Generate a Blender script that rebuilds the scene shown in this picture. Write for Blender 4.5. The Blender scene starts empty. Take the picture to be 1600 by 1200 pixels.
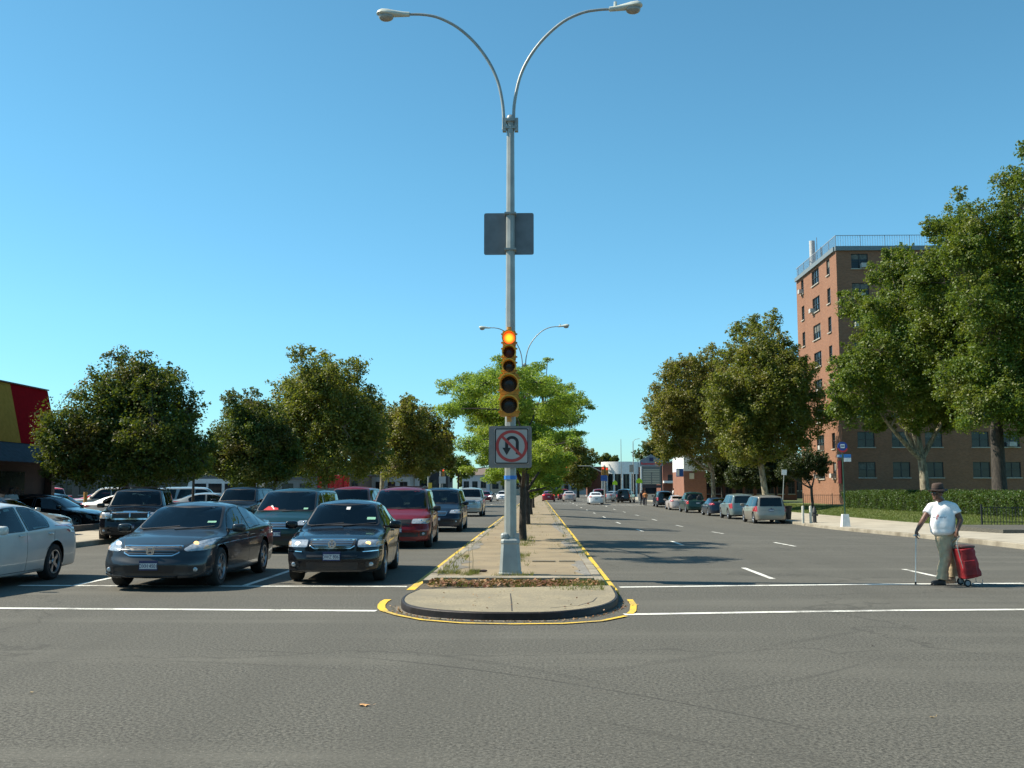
import bpy, bmesh, math, random
import numpy as np
from mathutils import Vector, Matrix, Euler
from mathutils.bvhtree import BVHTree
R = math.radians
scene = bpy.context.scene
COL = scene.collection
# ------------------------------------------------------------------ camera
FPX = 1580.0; CH = 1.65
PITCH = math.atan(165/FPX); YAW = math.atan(40/FPX*math.cos(PITCH))
cam_d = bpy.data.cameras.new('camera'); cam = bpy.data.objects.new('camera', cam_d); COL.objects.link(cam)
cam.location = (0, 0, CH); cam.rotation_euler = (math.pi/2+PITCH, 0, YAW)
cam_d.sensor_width = 36; cam_d.lens = 36*FPX/1600; cam_d.clip_end = 6000; cam_d.clip_start = .1
scene.camera = cam
# ------------------------------------------------------------------ world, sun, exposure
SUN_EL = 47.0; SUN_AZ = 7.0      # azimuth: degrees from -X towards +Y
world = bpy.data.worlds.new("World"); scene.world = world; world.use_nodes = True
wn = world.node_tree; bg = wn.nodes['Background']
sky = wn.nodes.new('ShaderNodeTexSky'); sky.sky_type = 'NISHITA'; sky.sun_disc = False
sky.sun_elevation = R(SUN_EL); sky.sun_rotation = R(-(90-SUN_AZ)); sky.altitude = 0
sky.air_density = 1.0; sky.dust_density = 0.25; sky.ozone_density = 3.0
tcw = wn.nodes.new('ShaderNodeTexCoord'); spw = wn.nodes.new('ShaderNodeSeparateXYZ'); wn.links.new(tcw.outputs['Generated'], spw.inputs[0])
rmp = wn.nodes.new('ShaderNodeValToRGB'); wn.links.new(spw.outputs['Z'], rmp.inputs[0]); cr_ = rmp.color_ramp   # clear-air tint by height above the horizon
cr_.elements[0].position = 0; cr_.elements[0].color = (.54, .90, 1.04, 1); cr_.elements[1].position = .55; cr_.elements[1].color = (.56, 1.0, .95, 1)
for p_, c_ in ((.06, (.56, .94, 1.05, 1)), (.16, (.61, 1.03, 1.08, 1)), (.30, (.60, 1.06, 1.04, 1))): e_ = cr_.elements.new(p_); e_.color = c_
mlw = wn.nodes.new('ShaderNodeVectorMath'); mlw.operation = 'MULTIPLY'; wn.links.new(sky.outputs[0], mlw.inputs[0]); wn.links.new(rmp.outputs[0], mlw.inputs[1])
wn.links.new(mlw.outputs[0], bg.inputs['Color']); bg.inputs['Strength'].default_value = 0.099
sun_d = bpy.data.lights.new('sun', 'SUN'); sun = bpy.data.objects.new('sun', sun_d); COL.objects.link(sun)
sun_d.energy = 5.0; sun_d.angle = R(.55); sun_d.color = (1, .90, .74)
sv = Vector((-math.cos(R(SUN_EL))*math.cos(R(SUN_AZ)), math.cos(R(SUN_EL))*math.sin(R(SUN_AZ)), math.sin(R(SUN_EL))))
sun.rotation_euler = sv.to_track_quat('Z', 'Y').to_euler(); sun.location = (-30, 0, 40)
scene.view_settings.view_transform = 'Standard'; scene.view_settings.look = 'None'
scene.view_settings.exposure = 0.72; scene.view_settings.gamma = 1
# ------------------------------------------------------------------ helpers
CR = Euler((math.pi/2+PITCH, 0, YAW)).to_matrix()
def ray(px, py): return CR @ Vector(((px-800)/FPX, -(py-600)/FPX, -1))
def P(px, py, Y):                       # photo pixel at distance Y along the road
    r = ray(px, py); t = Y/r.y; return Vector((r.x*t, Y, CH+r.z*t))
def sm(a, b, v):
    t = max(0, min(1, (v-a)/(b-a))); return t*t*(3-2*t)
def gz(x, y):
    s = .4*sm(25, 60, y)*(1-sm(95, 140, y)); return -s*max(0, min(1, (x-1.4)/8))
def U(px, py, h=0.0):                   # photo pixel on the ground (h above it)
    r = ray(px, py); t = 2.0
    for i in range(4000):
        p = Vector((r.x*t, r.y*t, CH+r.z*t))
        if p.z <= gz(p.x, p.y)+h: break
        t += .05
    return p
def tag(o, label=None, cat=None, group=None, kind=None):
    if label: o['label'] = label
    if cat: o['category'] = cat
    if group: o['group'] = group
    if kind: o['kind'] = kind
    return o
def empty(name, loc, rz=0, label=None, cat=None, group=None, kind=None):
    o = bpy.data.objects.new(name, None); COL.objects.link(o); o.location = loc; o.rotation_euler = (0, 0, rz)
    o.empty_display_size = .2
    return tag(o, label, cat, group, kind)
def link(name, me, parent=None, mat=None):
    o = bpy.data.objects.new(name, me); COL.objects.link(o)
    if parent: o.parent = parent
    if mat is not None: me.materials.append(mat)
    return o
def copy_tree(o, parent=None):
    c = o.copy(); COL.objects.link(c); c.parent = parent
    for ch in [k for k in o.children]: copy_tree(ch, c)
    return c
class MB:
    def __init__(s): s.v = []; s.f = []; s.m = []
    def add(s, vs, fs, m=0):
        b = len(s.v); s.v += [tuple(v) for v in vs]; s.f += [tuple(b+i for i in f) for f in fs]; s.m += [m]*len(fs); return s
    def box(s, c, d, m=0, rz=0, taper=1.0, ry=0):
        hx, hy, hz = d[0]/2, d[1]/2, d[2]/2
        vs = [Vector((x*hx*(taper if z > 0 else 1), y*hy*(taper if z > 0 else 1), z*hz)) for z in (-1, 1) for y in (-1, 1) for x in (-1, 1)]
        M = Matrix.Rotation(rz, 3, 'Z') @ Matrix.Rotation(ry, 3, 'Y')
        vs = [M @ v+Vector(c) for v in vs]
        return s.add(vs, [(0, 2, 3, 1), (4, 5, 7, 6), (0, 1, 5, 4), (2, 6, 7, 3), (0, 4, 6, 2), (1, 3, 7, 5)], m)
    def bar(s, a, b, w, h=None, m=0):
        a = Vector(a); b = Vector(b); h = h or w; d = (b-a).normalized()
        u = Vector((0, 0, 1)) if abs(d.z) < .95 else Vector((0, 1, 0))
        x = d.cross(u).normalized()*w/2; y = x.cross(d).normalized()*h/2
        vs = [p+i*x+j*y for p in (a, b) for j in (-1, 1) for i in (-1, 1)]
        return s.add(vs, [(0, 2, 3, 1), (4, 5, 7, 6), (0, 1, 5, 4), (2, 6, 7, 3), (0, 4, 6, 2), (1, 3, 7, 5)], m)
    def tube(s, pts, rs, n=10, m=0, cap=True, sq=(1, 1)):
        pts = [Vector(p) for p in pts]; k = len(pts)
        if not hasattr(rs, '__len__'): rs = [rs]*k
        d0 = (pts[1]-pts[0]).normalized(); u = Vector((0, 0, 1)) if abs(d0.z) < .9 else Vector((1, 0, 0))
        vs = []
        for i, p in enumerate(pts):
            d = (pts[min(i+1, k-1)]-pts[max(i-1, 0)]).normalized()
            x = d.cross(u)
            if x.length < 1e-4: x = d.orthogonal()
            x.normalize(); y = x.cross(d).normalized(); u = y
            for j in range(n):
                a = 2*math.pi*j/n; vs.append(p+(x*math.cos(a)*sq[0]+y*math.sin(a)*sq[1])*rs[i])
        fs = [(i*n+j, i*n+(j+1) % n, (i+1)*n+(j+1) % n, (i+1)*n+j) for i in range(k-1) for j in range(n)]
        if cap: fs += [tuple(range(n))[::-1], tuple((k-1)*n+j for j in range(n))]
        return s.add(vs, fs, m)
    def lathe(s, prof, c=(0, 0, 0), ax='z', n=24, m=0):
        vs = []; c = Vector(c)
        for r, h in prof:
            for j in range(n):
                a = 2*math.pi*j/n; x, y = r*math.cos(a), r*math.sin(a)
                vs.append(c+Vector({'z': (x, y, h), 'y': (x, h, y), 'x': (h, x, y)}[ax]))
        k = len(prof)
        fs = [(i*n+j, i*n+(j+1) % n, (i+1)*n+(j+1) % n, (i+1)*n+j) for i in range(k-1) for j in range(n)]
        return s.add(vs, fs, m)
    def prism(s, poly, y0, y1, m=0, ax='y'):   # polygon in (x,z), extruded along y (or (y,z) along x; (x,y) along z)
        n = len(poly); f = {'y': lambda a, b, t: (a, t, b), 'x': lambda a, b, t: (t, a, b), 'z': lambda a, b, t: (a, b, t)}[ax]
        vs = [f(a, b, y0) for a, b in poly]+[f(a, b, y1) for a, b in poly]
        fs = [tuple(range(n)), tuple(range(2*n-1, n-1, -1))]+[(i, i+n, (i+1) % n+n, (i+1) % n) for i in range(n)]
        return s.add(vs, fs, m)
    def sup(s, c, d, e=.5, m=0, n=16, k=10, rz=0, mod=None):   # superellipsoid
        vs = []; M = Matrix.Rotation(rz, 3, 'Z'); sg = lambda t: math.copysign(abs(t)**e, t)
        for i in range(k+1):
            p = -math.pi/2+math.pi*i/k
            for j in range(n):
                a = 2*math.pi*j/n
                v = Vector((sg(math.cos(p))*sg(math.cos(a))*d[0]/2, sg(math.cos(p))*sg(math.sin(a))*d[1]/2, sg(math.sin(p))*d[2]/2))
                if mod: v = Vector(mod(v))
                vs.append(M @ v+Vector(c))
        return s.add(vs, [(i*n+j, i*n+(j+1) % n, (i+1)*n+(j+1) % n, (i+1)*n+j) for i in range(k) for j in range(n)], m)
    def mesh(s, name, mats, smooth=False, fixn=True, ang=40):
        me = bpy.data.meshes.new(name); me.from_pydata(s.v, [], s.f)
        for m in (mats if isinstance(mats, (list, tuple)) else [mats]): me.materials.append(m)
        if len(me.materials) > 1: me.polygons.foreach_set('material_index', s.m)
        if fixn:
            bm = bmesh.new(); bm.from_mesh(me); bmesh.ops.remove_doubles(bm, verts=bm.verts, dist=1e-5)
            bmesh.ops.recalc_face_normals(bm, faces=bm.faces); bm.to_mesh(me); bm.free()
        if smooth:
            me.polygons.foreach_set('use_smooth', [True]*len(me.polygons))
            if ang < 180: me.set_sharp_from_angle(angle=R(ang))
        me.update(); return me
    def build(s, name, mats, parent=None, smooth=False, loc=None, fixn=True, ang=40, **kw):
        o = link(name, s.mesh(name, mats, smooth, fixn, ang), parent)
        if loc is not None: o.location = loc
        return tag(o, **kw)
# ------------------------------------------------------------------ materials
def newmat(name):
    m = bpy.data.materials.new(name); m.use_nodes = True; nt = m.node_tree
    return m, nt, nt.nodes['Principled BSDF'], nt.nodes, nt.links
def mat(name, col, rough=.6, metal=0, var=.12, scale=6, coat=0, emit=None, es=1, bump=0, spec=.5, back=None):
    m, nt, b, N, Lk = newmat(name)
    b.inputs['Roughness'].default_value = rough; b.inputs['Metallic'].default_value = metal
    b.inputs['Coat Weight'].default_value = coat; b.inputs['Coat Roughness'].default_value = .03
    b.inputs['Specular IOR Level'].default_value = spec
    out = None
    if var > 0:
        tc = N.new('ShaderNodeTexCoord'); n = N.new('ShaderNodeTexNoise'); n.inputs['Scale'].default_value = scale; n.inputs['Detail'].default_value = 5
        Lk.new(tc.outputs['Object'], n.inputs['Vector'])
        r = N.new('ShaderNodeMapRange'); r.inputs[1].default_value = .3; r.inputs[2].default_value = .7; r.inputs[3].default_value = 1-var; r.inputs[4].default_value = 1+var
        Lk.new(n.outputs['Fac'], r.inputs[0])
        mx = N.new('ShaderNodeVectorMath'); mx.operation = 'SCALE'; mx.inputs[0].default_value = col
        Lk.new(r.outputs[0], mx.inputs['Scale']); out = mx.outputs[0]
        if bump:
            bp = N.new('ShaderNodeBump'); bp.inputs['Strength'].default_value = bump; bp.inputs['Distance'].default_value = .02
            Lk.new(n.outputs['Fac'], bp.inputs['Height']); Lk.new(bp.outputs[0], b.inputs['Normal'])
    if back is not None:
        g = N.new('ShaderNodeNewGeometry'); mm = N.new('ShaderNodeMix'); mm.data_type = 'RGBA'
        Lk.new(g.outputs['Backfacing'], mm.inputs[0])
        if out: Lk.new(out, mm.inputs[6])
        else: mm.inputs[6].default_value = (*col, 1)
        mm.inputs[7].default_value = (*back, 1); out = mm.outputs[2]
    if out: Lk.new(out, b.inputs['Base Color'])
    else: b.inputs['Base Color'].default_value = (*col, 1)
    if emit:
        b.inputs['Emission Color'].default_value = (*emit, 1); b.inputs['Emission Strength'].default_value = es
    return m
def paint(name, col, metal=.3, rough=.35):
    m = mat('paint_'+name, col, rough, metal, var=.05, scale=3, coat=.6, back=(.02, .02, .02), spec=.2)
    # a film of road dust low on the body
    nt = m.node_tree; N = nt.nodes; Lk = nt.links; b = N['Principled BSDF']
    src = b.inputs['Base Color'].links[0].from_socket
    tc = N.new('ShaderNodeTexCoord'); sp = N.new('ShaderNodeSeparateXYZ'); Lk.new(tc.outputs['Object'], sp.inputs[0])
    n = N.new('ShaderNodeTexNoise'); n.inputs['Scale'].default_value = 4; n.inputs['Detail'].default_value = 6; Lk.new(tc.outputs['Object'], n.inputs['Vector'])
    a = N.new('ShaderNodeMath'); a.operation = 'MULTIPLY_ADD'; a.inputs[1].default_value = -.5; Lk.new(n.outputs['Fac'], a.inputs[0]); Lk.new(sp.outputs['Z'], a.inputs[2])
    r = N.new('ShaderNodeMapRange'); r.inputs[1].default_value = -.05; r.inputs[2].default_value = .35; r.inputs[3].default_value = .14; r.inputs[4].default_value = 0
    Lk.new(a.outputs[0], r.inputs[0])
    mx = N.new('ShaderNodeMix'); mx.data_type = 'RGBA'; Lk.new(r.outputs[0], mx.inputs[0]); Lk.new(src, mx.inputs[6]); mx.inputs[7].default_value = (.16, .14, .12, 1)
    Lk.new(mx.outputs[2], b.inputs['Base Color']); return m
def glassmat(name, tint, rough=.02, boost=-.005):
    m, nt, b, N, Lk = newmat(name); N.remove(b)
    out = N['Material Output']; t = N.new('ShaderNodeBsdfTransparent'); t.inputs[0].default_value = (*tint, 1)
    g = N.new('ShaderNodeBsdfGlossy'); g.inputs['Roughness'].default_value = rough; g.inputs[0].default_value = (.9, .95, 1, 1)
    f = N.new('ShaderNodeFresnel'); f.inputs[0].default_value = 1.5
    a = N.new('ShaderNodeMath'); a.operation = 'ADD'; a.inputs[1].default_value = boost; Lk.new(f.outputs[0], a.inputs[0])
    mx = N.new('ShaderNodeMixShader'); Lk.new(a.outputs[0], mx.inputs[0]); Lk.new(t.outputs[0], mx.inputs[1]); Lk.new(g.outputs[0], mx.inputs[2])
    Lk.new(mx.outputs[0], out.inputs['Surface']); return m
M_black = mat('black_plastic', (.018, .018, .02), .45); M_rubber = mat('rubber', (.022, .022, .022), .85, var=.25, scale=20)
M_chrome = mat('chrome', (.75, .76, .78), .12, 1, var=.03); M_alu = mat('alloy', (.42, .43, .45), .32, .9, var=.08)
M_glass = glassmat('car_glass', (.15, .20, .20)); M_glassl = glassmat('clear_glass', (.6, .7, .68)); M_glassd = glassmat('tinted_glass', (.04, .05, .055))
M_int = mat('interior_cloth', (.05, .05, .055), .9); M_under = mat('underbody', (.012, .012, .012), .9)
M_lens = mat('headlight_lens', (.42, .45, .48), .12, .35, var=.35, scale=22, coat=1); M_amber = mat('amber_lens', (.55, .36, .2), .15, coat=1)
M_red = mat('tail_lens', (.36, .012, .015), .15, coat=1, var=.3, scale=25)
M_headlit = mat('lit_headlight', (.8, .8, .75), .2, emit=(1, .93, .78), es=1.8)
M_amberlit = mat('lit_amber_bulb', (.8, .4, .1), .2, emit=(1, .55, .18), es=1.6)
M_taillit = mat('lit_tail_lamp', (.6, .02, .02), .2, emit=(1, .05, .04), es=.7)
M_plate = mat('plate_white', (.55, .57, .58), .4); M_navy = mat('plate_navy', (.02, .03, .1), .5)
M_white = mat('white_paint', (.75, .75, .72), .5); M_red2 = mat('sign_red', (.55, .03, .035), .45); M_ink = mat('sign_black', (.015, .015, .018), .5)
M_green_st = mat('green_sticker', (.25, .5, .35), .5)
def text(s, size, mt, parent=None, name='lettering', depth=.002, loc=(0, 0, 0), rot=(math.pi/2, 0, 0), sx=1, bold=0):
    c = bpy.data.curves.new('t', 'FONT'); c.body = s; c.size = size; c.align_x = 'CENTER'; c.align_y = 'CENTER'; c.extrude = depth; c.offset = bold
    o = bpy.data.objects.new('t', c); COL.objects.link(o)
    dg = bpy.context.evaluated_depsgraph_get(); me = bpy.data.meshes.new_from_object(o.evaluated_get(dg))
    bpy.data.objects.remove(o); me.materials.clear(); me.materials.append(mt)
    r = link(name, me, parent); r.location = loc; r.rotation_euler = rot; r.scale = (sx, 1, 1); return r
# ------------------------------------------------------------------ ground materials
def node_mix(N, Lk, fac, a, b):
    m = N.new('ShaderNodeMix'); m.data_type = 'RGBA'
    for s, v in ((0, fac), (6, a), (7, b)):
        if isinstance(v, (int, float)): m.inputs[s].default_value = v
        elif isinstance(v, tuple): m.inputs[s].default_value = (*v, 1)
        else: Lk.new(v, m.inputs[s])
    return m.outputs[2]
def noise(N, Lk, vec, scale, detail=4, rough=.55):
    n = N.new('ShaderNodeTexNoise'); n.inputs['Scale'].default_value = scale; n.inputs['Detail'].default_value = detail; n.inputs['Roughness'].default_value = rough
    Lk.new(vec, n.inputs['Vector']); return n.outputs['Fac']
def rng(N, Lk, v, a, b, c=0., d=1.):
    r = N.new('ShaderNodeMapRange'); Lk.new(v, r.inputs[0])
    for i, x in enumerate((a, b, c, d)): r.inputs[i+1].default_value = x
    return r.outputs[0]
def mapped(N, Lk, sc=(1, 1, 1), rot=(0, 0, 0)):
    tc = N.new('ShaderNodeTexCoord'); mp = N.new('ShaderNodeMapping'); mp.inputs['Scale'].default_value = sc; mp.inputs['Rotation'].default_value = rot
    Lk.new(tc.outputs['Object'], mp.inputs['Vector']); return mp.outputs[0]
def bump(N, Lk, b, h, st=.5, dist=.01):
    p = N.new('ShaderNodeBump'); p.inputs['Strength'].default_value = st; p.inputs['Distance'].default_value = dist
    Lk.new(h, p.inputs['Height']); Lk.new(p.outputs[0], b.inputs['Normal'])
def asphalt(name, base=.099, warm=(1.035, 1.0, .845), marks=()):
    m, nt, b, N, Lk = newmat(name); v = mapped(N, Lk)
    c = lambda k: tuple(base*k*w for w in warm)
    fine = noise(N, Lk, v, 34, 6, .85); big = noise(N, Lk, v, .22, 5, .6)
    streak = noise(N, Lk, mapped(N, Lk, (.12, 1.1, 1), (0, 0, R(-13))), .8, 5, .6)
    lane = noise(N, Lk, mapped(N, Lk, (.9, .03, 1)), 1.1, 4)
    col = node_mix(N, Lk, rng(N, Lk, fine, .41, .60), c(.22), c(1.8))
    col = node_mix(N, Lk, rng(N, Lk, big, .35, .7, 0, .55), col, c(.82))
    col = node_mix(N, Lk, rng(N, Lk, streak, .50, .68, 0, .6), col, c(1.35))
    col = node_mix(N, Lk, rng(N, Lk, lane, .5, .7, 0, .4), col, c(.7))
    # stone chips
    vo = N.new('ShaderNodeTexVoronoi'); vo.inputs['Scale'].default_value = 34; Lk.new(v, vo.inputs['Vector'])
    chip = rng(N, Lk, vo.outputs['Distance'], .1, .2, 1, 0)
    sel = rng(N, Lk, noise(N, Lk, v, 14, 3), .47, .56)
    mm = N.new('ShaderNodeMath'); mm.operation = 'MULTIPLY'; Lk.new(chip, mm.inputs[0]); Lk.new(sel, mm.inputs[1])
    col = node_mix(N, Lk, mm.outputs[0], col, c(2.3))
    # cracks: thin wandering joints
    w = N.new('ShaderNodeTexVoronoi'); w.feature = 'DISTANCE_TO_EDGE'; w.inputs['Scale'].default_value = .16
    wv = N.new('ShaderNodeVectorMath'); nn = N.new('ShaderNodeTexNoise'); nn.inputs['Scale'].default_value = .9; nn.inputs['Detail'].default_value = 6; Lk.new(v, nn.inputs['Vector'])
    sc = N.new('ShaderNodeVectorMath'); sc.operation = 'SCALE'; sc.inputs['Scale'].default_value = 1.6; Lk.new(nn.outputs['Color'], sc.inputs[0])
    Lk.new(mapped(N, Lk, (.45, 1, 1), (0, 0, R(-10))), wv.inputs[0]); Lk.new(sc.outputs[0], wv.inputs[1]); Lk.new(wv.outputs[0], w.inputs['Vector'])
    ck = rng(N, Lk, w.outputs['Distance'], .001, .006, .5, 0)
    col = node_mix(N, Lk, ck, col, c(.45))
    st = rng(N, Lk, noise(N, Lk, v, 1.7, 3), .70, .78, 0, .4)
    col = node_mix(N, Lk, st, col, c(.5))
    if marks:
        sp = N.new('ShaderNodeSeparateXYZ'); Lk.new(v, sp.inputs[0]); br = noise(N, Lk, v, .7, 4); gr = noise(N, Lk, v, 25, 3, .8)
        for pts, w, k in marks:
            c2, c1, c0 = np.polyfit([p[0] for p in pts], [p[1] for p in pts], 2)
            def M(op, a, b_=None, c_=None):
                m_ = N.new('ShaderNodeMath'); m_.operation = op
                for i, x in enumerate((a, b_, c_)):
                    if x is None: continue
                    if isinstance(x, (int, float)): m_.inputs[i].default_value = float(x)
                    else: Lk.new(x, m_.inputs[i])
                return m_.outputs[0]
            f = M('MULTIPLY_ADD', M('MULTIPLY_ADD', sp.outputs['X'], c2, c1), sp.outputs['X'], c0); d = M('ABSOLUTE', M('SUBTRACT', sp.outputs['Y'], f))
            x0, x1 = min(p[0] for p in pts), max(p[0] for p in pts); lim = M('MULTIPLY', rng(N, Lk, sp.outputs['X'], x0-.2, x0+.6), rng(N, Lk, sp.outputs['X'], x1+.2, x1-.6))
            q = M('MULTIPLY', M('MULTIPLY', rng(N, Lk, d, w, w*.2), lim), M('MULTIPLY', rng(N, Lk, br, .35, .6, .25, 1), rng(N, Lk, gr, .3, .6, .4, 1))); col = node_mix(N, Lk, M('MULTIPLY', q, k), col, c(.25))
    Lk.new(col, b.inputs['Base Color']); b.inputs['Roughness'].default_value = .85; b.inputs['Specular IOR Level'].default_value = .3
    bump(N, Lk, b, fine, .6, .012); return m
mk = lambda *q: [U(*p)[:2] for p in q]
M_road = asphalt('asphalt', marks=[(mk((330, 1015), (600, 1030), (850, 1066), (1050, 1093), (1380, 1168)), .035, .75), (mk((560, 1010), (800, 1042), (1000, 1080)), .10, .3), (mk((840, 1112), (960, 1132), (1100, 1160)), .05, .6), (mk((1050, 1088), (1300, 1050), (1370, 1030)), .06, .5), (mk((930, 1050), (1200, 1010), (1380, 980)), .12, .35), (mk((190, 1030), (420, 1040), (640, 1052)), .06, .35), (mk((900, 1130), (1150, 1170), (1350, 1199)), .09, .35)]); M_lot = asphalt('lot_asphalt', .09)
def paintline(name, col, wear=.85):
    m, nt, b, N, Lk = newmat(name); v = mapped(N, Lk)
    a = noise(N, Lk, v, 55, 4, .8); g = noise(N, Lk, v, 1.3, 4, .7)
    mm = N.new('ShaderNodeMath'); mm.operation = 'ADD'; Lk.new(a, mm.inputs[0]); Lk.new(g, mm.inputs[1])
    f = rng(N, Lk, mm.outputs[0], 1.0, 1.16, 0, wear)
    Lk.new(node_mix(N, Lk, f, col, (.16, .15, .13)), b.inputs['Base Color']); b.inputs['Roughness'].default_value = .7; return m
M_line = paintline('white_road_paint', (.72, .72, .66)); M_yel = paintline('yellow_road_paint', (.72, .48, .04), .75)
def concrete(name, col, var=.35, joints=None, dirt=(.10, .08, .05), sc=1.0):
    m, nt, b, N, Lk = newmat(name); v = mapped(N, Lk)
    fine = noise(N, Lk, v, 45*sc, 4, .8); big = noise(N, Lk, v, .9, 6, .65)
    c = lambda k: tuple(k*x for x in col)
    cc = node_mix(N, Lk, rng(N, Lk, fine, .3, .7), c(1-var), c(1+var))
    cc = node_mix(N, Lk, rng(N, Lk, big, .42, .66, 0, .75), cc, dirt)
    if joints:
        t = N.new('ShaderNodeTexBrick'); t.offset = 0; t.inputs['Scale'].default_value = 1; t.inputs['Mortar Size'].default_value = .012
        t.inputs['Brick Width'].default_value = joints; t.inputs['Row Height'].default_value = joints
        t.inputs['Color1'].default_value = (0, 0, 0, 1); t.inputs['Color2'].default_value = (.25, .25, .25, 1); t.inputs['Mortar'].default_value = (1, 1, 1, 1)
        Lk.new(v, t.inputs['Vector']); cc = node_mix(N, Lk, rng(N, Lk, t.outputs['Color'], 0, 1, 0, .65), cc, c(.45))
    Lk.new(cc, b.inputs['Base Color']); b.inputs['Roughness'].default_value = .9; bump(N, Lk, b, fine, .5, .01); return m
M_side = concrete('sidewalk_concrete', (.42, .38, .30), .15, 1.5, (.27, .24, .19)); M_kerb = concrete('kerb_concrete', (.30, .27, .21), .2)
M_med = concrete('median_paving', (.27, .215, .135), .32, None, (.165, .135, .09)); M_pad = concrete('aggregate_concrete', (.275, .235, .155), .5, None, (.18, .16, .115), .8)
M_steel = mat('rusty_steel_kerb', (.014, .011, .013), .55, .3, var=.5, scale=9, bump=.3); M_joint = mat('dark_joint', (.05, .045, .04), .9)
M_grass = concrete('lawn', (.085, .125, .025), .45, None, (.14, .13, .05), .5)
M_dirt = concrete('ground_soil', (.075, .065, .048), .3)
# ------------------------------------------------------------------ the ground
def sheet(name, xs, ys, zf, mt, kind='structure', parent=None):
    vs = [(x, y, zf(x, y)) for y in ys for x in xs]; n = len(xs)
    fs = [(j*n+i, j*n+i+1, (j+1)*n+i+1, (j+1)*n+i) for j in range(len(ys)-1) for i in range(n-1)]
    b = MB(); b.add(vs, fs); o = b.build(name, mt, parent, fixn=False)
    if kind: o['kind'] = kind
    return o
def frange(a, b, s):
    n = max(1, round((b-a)/s)); return [a+(b-a)*i/n for i in range(n+1)]
XS = [-90, -60, -40, -25, -13.2, -8, -2, 1.4]+frange(1.4, 9.4, 1.0)[1:]+[12, 13.5, 14.5, 15.5, 20, 25, 40, 60, 90]
YS = frange(-20, 24, 4)+frange(24, 144, 2)[1:]+frange(144, 420, 12)[1:]
sheet('ground', [-3000, -800, -300]+XS+[300, 800, 3000], [-300, -60]+YS+[900, 2500, 5000], lambda x, y: gz(x, y)-.06, M_dirt)
sheet('road', XS, YS, gz, M_road)
def strip(name, pts, w, mt, h=.006, side=0, seg=1.0):     # painted ribbon along ground polyline
    b = MB(); vs = []; pts = [Vector((p[0], p[1], 0)) for p in pts]; path = []
    for a, c in zip(pts[:-1], pts[1:]):
        n = max(1, int((c-a).length/seg)); path += [a+(c-a)*i/n for i in range(n)]
    path.append(pts[-1])
    for i, p in enumerate(path):
        d = (path[min(i+1, len(path)-1)]-path[max(i-1, 0)]).normalized(); x = Vector((-d.y, d.x, 0))*w/2
        for s in (-1, 1):
            q = p+x*(s+side); vs.append((q.x, q.y, gz(q.x, q.y)+h))
    b.add(vs, [(2*i, 2*i+1, 2*i+3, 2*i+2) for i in range(len(path)-1)])
    o = b.build(name, mt, fixn=False); o['kind'] = 'structure'; return o
g2 = lambda px, py: U(px, py)[:2]
# crosswalk lines
strip('crosswalk_line', [g2(-60, 950.5), g2(0, 951.5), g2(300, 953), g2(588, 955.5)], .165, M_line)
strip('crosswalk_line', [g2(975, 961), g2(1200, 957.5), g2(1400, 954.5), g2(1600, 953), g2(1700, 952)], .165, M_line)
strip('crosswalk_line', [g2(30, 915.5), g2(300, 916.5), g2(636, 917)], .17, M_line)
strip('crosswalk_line', [g2(968, 918), g2(1150, 916), g2(1400, 913.5), g2(1600, 912)], .17, M_line)
# nose of the median marked in yellow
strip('yellow_marking', [g2(*p) for p in ((606, 938), (600, 941), (596, 946), (596, 951), (601, 956))], .11, M_yel, .010, seg=.1)
strip('yellow_marking', [g2(*p) for p in ((597, 955), (620, 962.5), (660, 970), (720, 975), (800, 977), (880, 976), (940, 971.5), (978, 964))], .075, M_yel, .014, seg=.15)
strip('yellow_marking', [g2(*p) for p in ((984, 938), (990, 946), (989, 956), (984, 960))], .09, M_yel, .010, seg=.1)
MXL, MXR = -1.98, 1.14           # median kerb faces
strip('yellow_kerb_line', [(MXR+.11, 16.9), (MXR+.11, 300)], .13, M_yel)
strip('yellow_kerb_line', [(MXL-.12, 16.9), (MXL-.12, 300)], .14, M_yel)
for X, y0 in ((4.35, 19.9), (7.6, 19.6)):
    for k in range(24):
        a = y0-.8+k*11.6; strip('lane_marking', [(X+.02*k*.0, a), (X, a+2.7)], .11, M_line)
for X in (-5.05, -8.0): strip('lane_marking', [(X, 17.5), (X, 30)], .11, M_line); [strip('lane_marking', [(X, 38+k*12), (X, 41+k*12)], .11, M_line) for k in range(18)]
# far crossings where the far cross street meets the avenue
for y in (118, 122.5): strip('crosswalk_line', [(1.6, y), (15, y)], .3, M_line); strip('crosswalk_line', [(-13, y), (-2.2, y)], .3, M_line)
# median: kerb stones, filling, nose
def plate(name, poly, z0, z1, mt, kind='structure', mt2=None):
    b = MB(); n = len(poly); vs = [(x, y, z0) for x, y in poly]+[(x, y, z1) for x, y in poly]
    b.add(vs, [tuple(range(n, 2*n))], 0); b.add(vs, [(i, (i+1) % n, (i+1) % n+n, i+n) for i in range(n)], 1 if mt2 else 0)
    o = b.build(name, [mt, mt2] if mt2 else mt); o['kind'] = kind; return o
MZ = .10
def rectp(x0, x1, y0, y1): return [(x0, y0), (x1, y0), (x1, y1), (x0, y1)]
plate('median_pavement', rectp(MXL+.16, MXR-.16, 18.35, 300), -.02, MZ-.008, M_med)
for x0 in (MXL, MXR-.157):
    b = MB(); y = 17.6; rr = random.Random(5)
    while y < 300:
        ln = 1.8 if y < 80 else 8; b.box((x0+.0785+rr.uniform(-.008, .008), y+ln/2, MZ/2-.02+rr.uniform(-.006, .006)), (.155, ln-.015, MZ+.04)); y += ln
    b.build('median_kerb', M_kerb, kind='structure')
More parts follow.
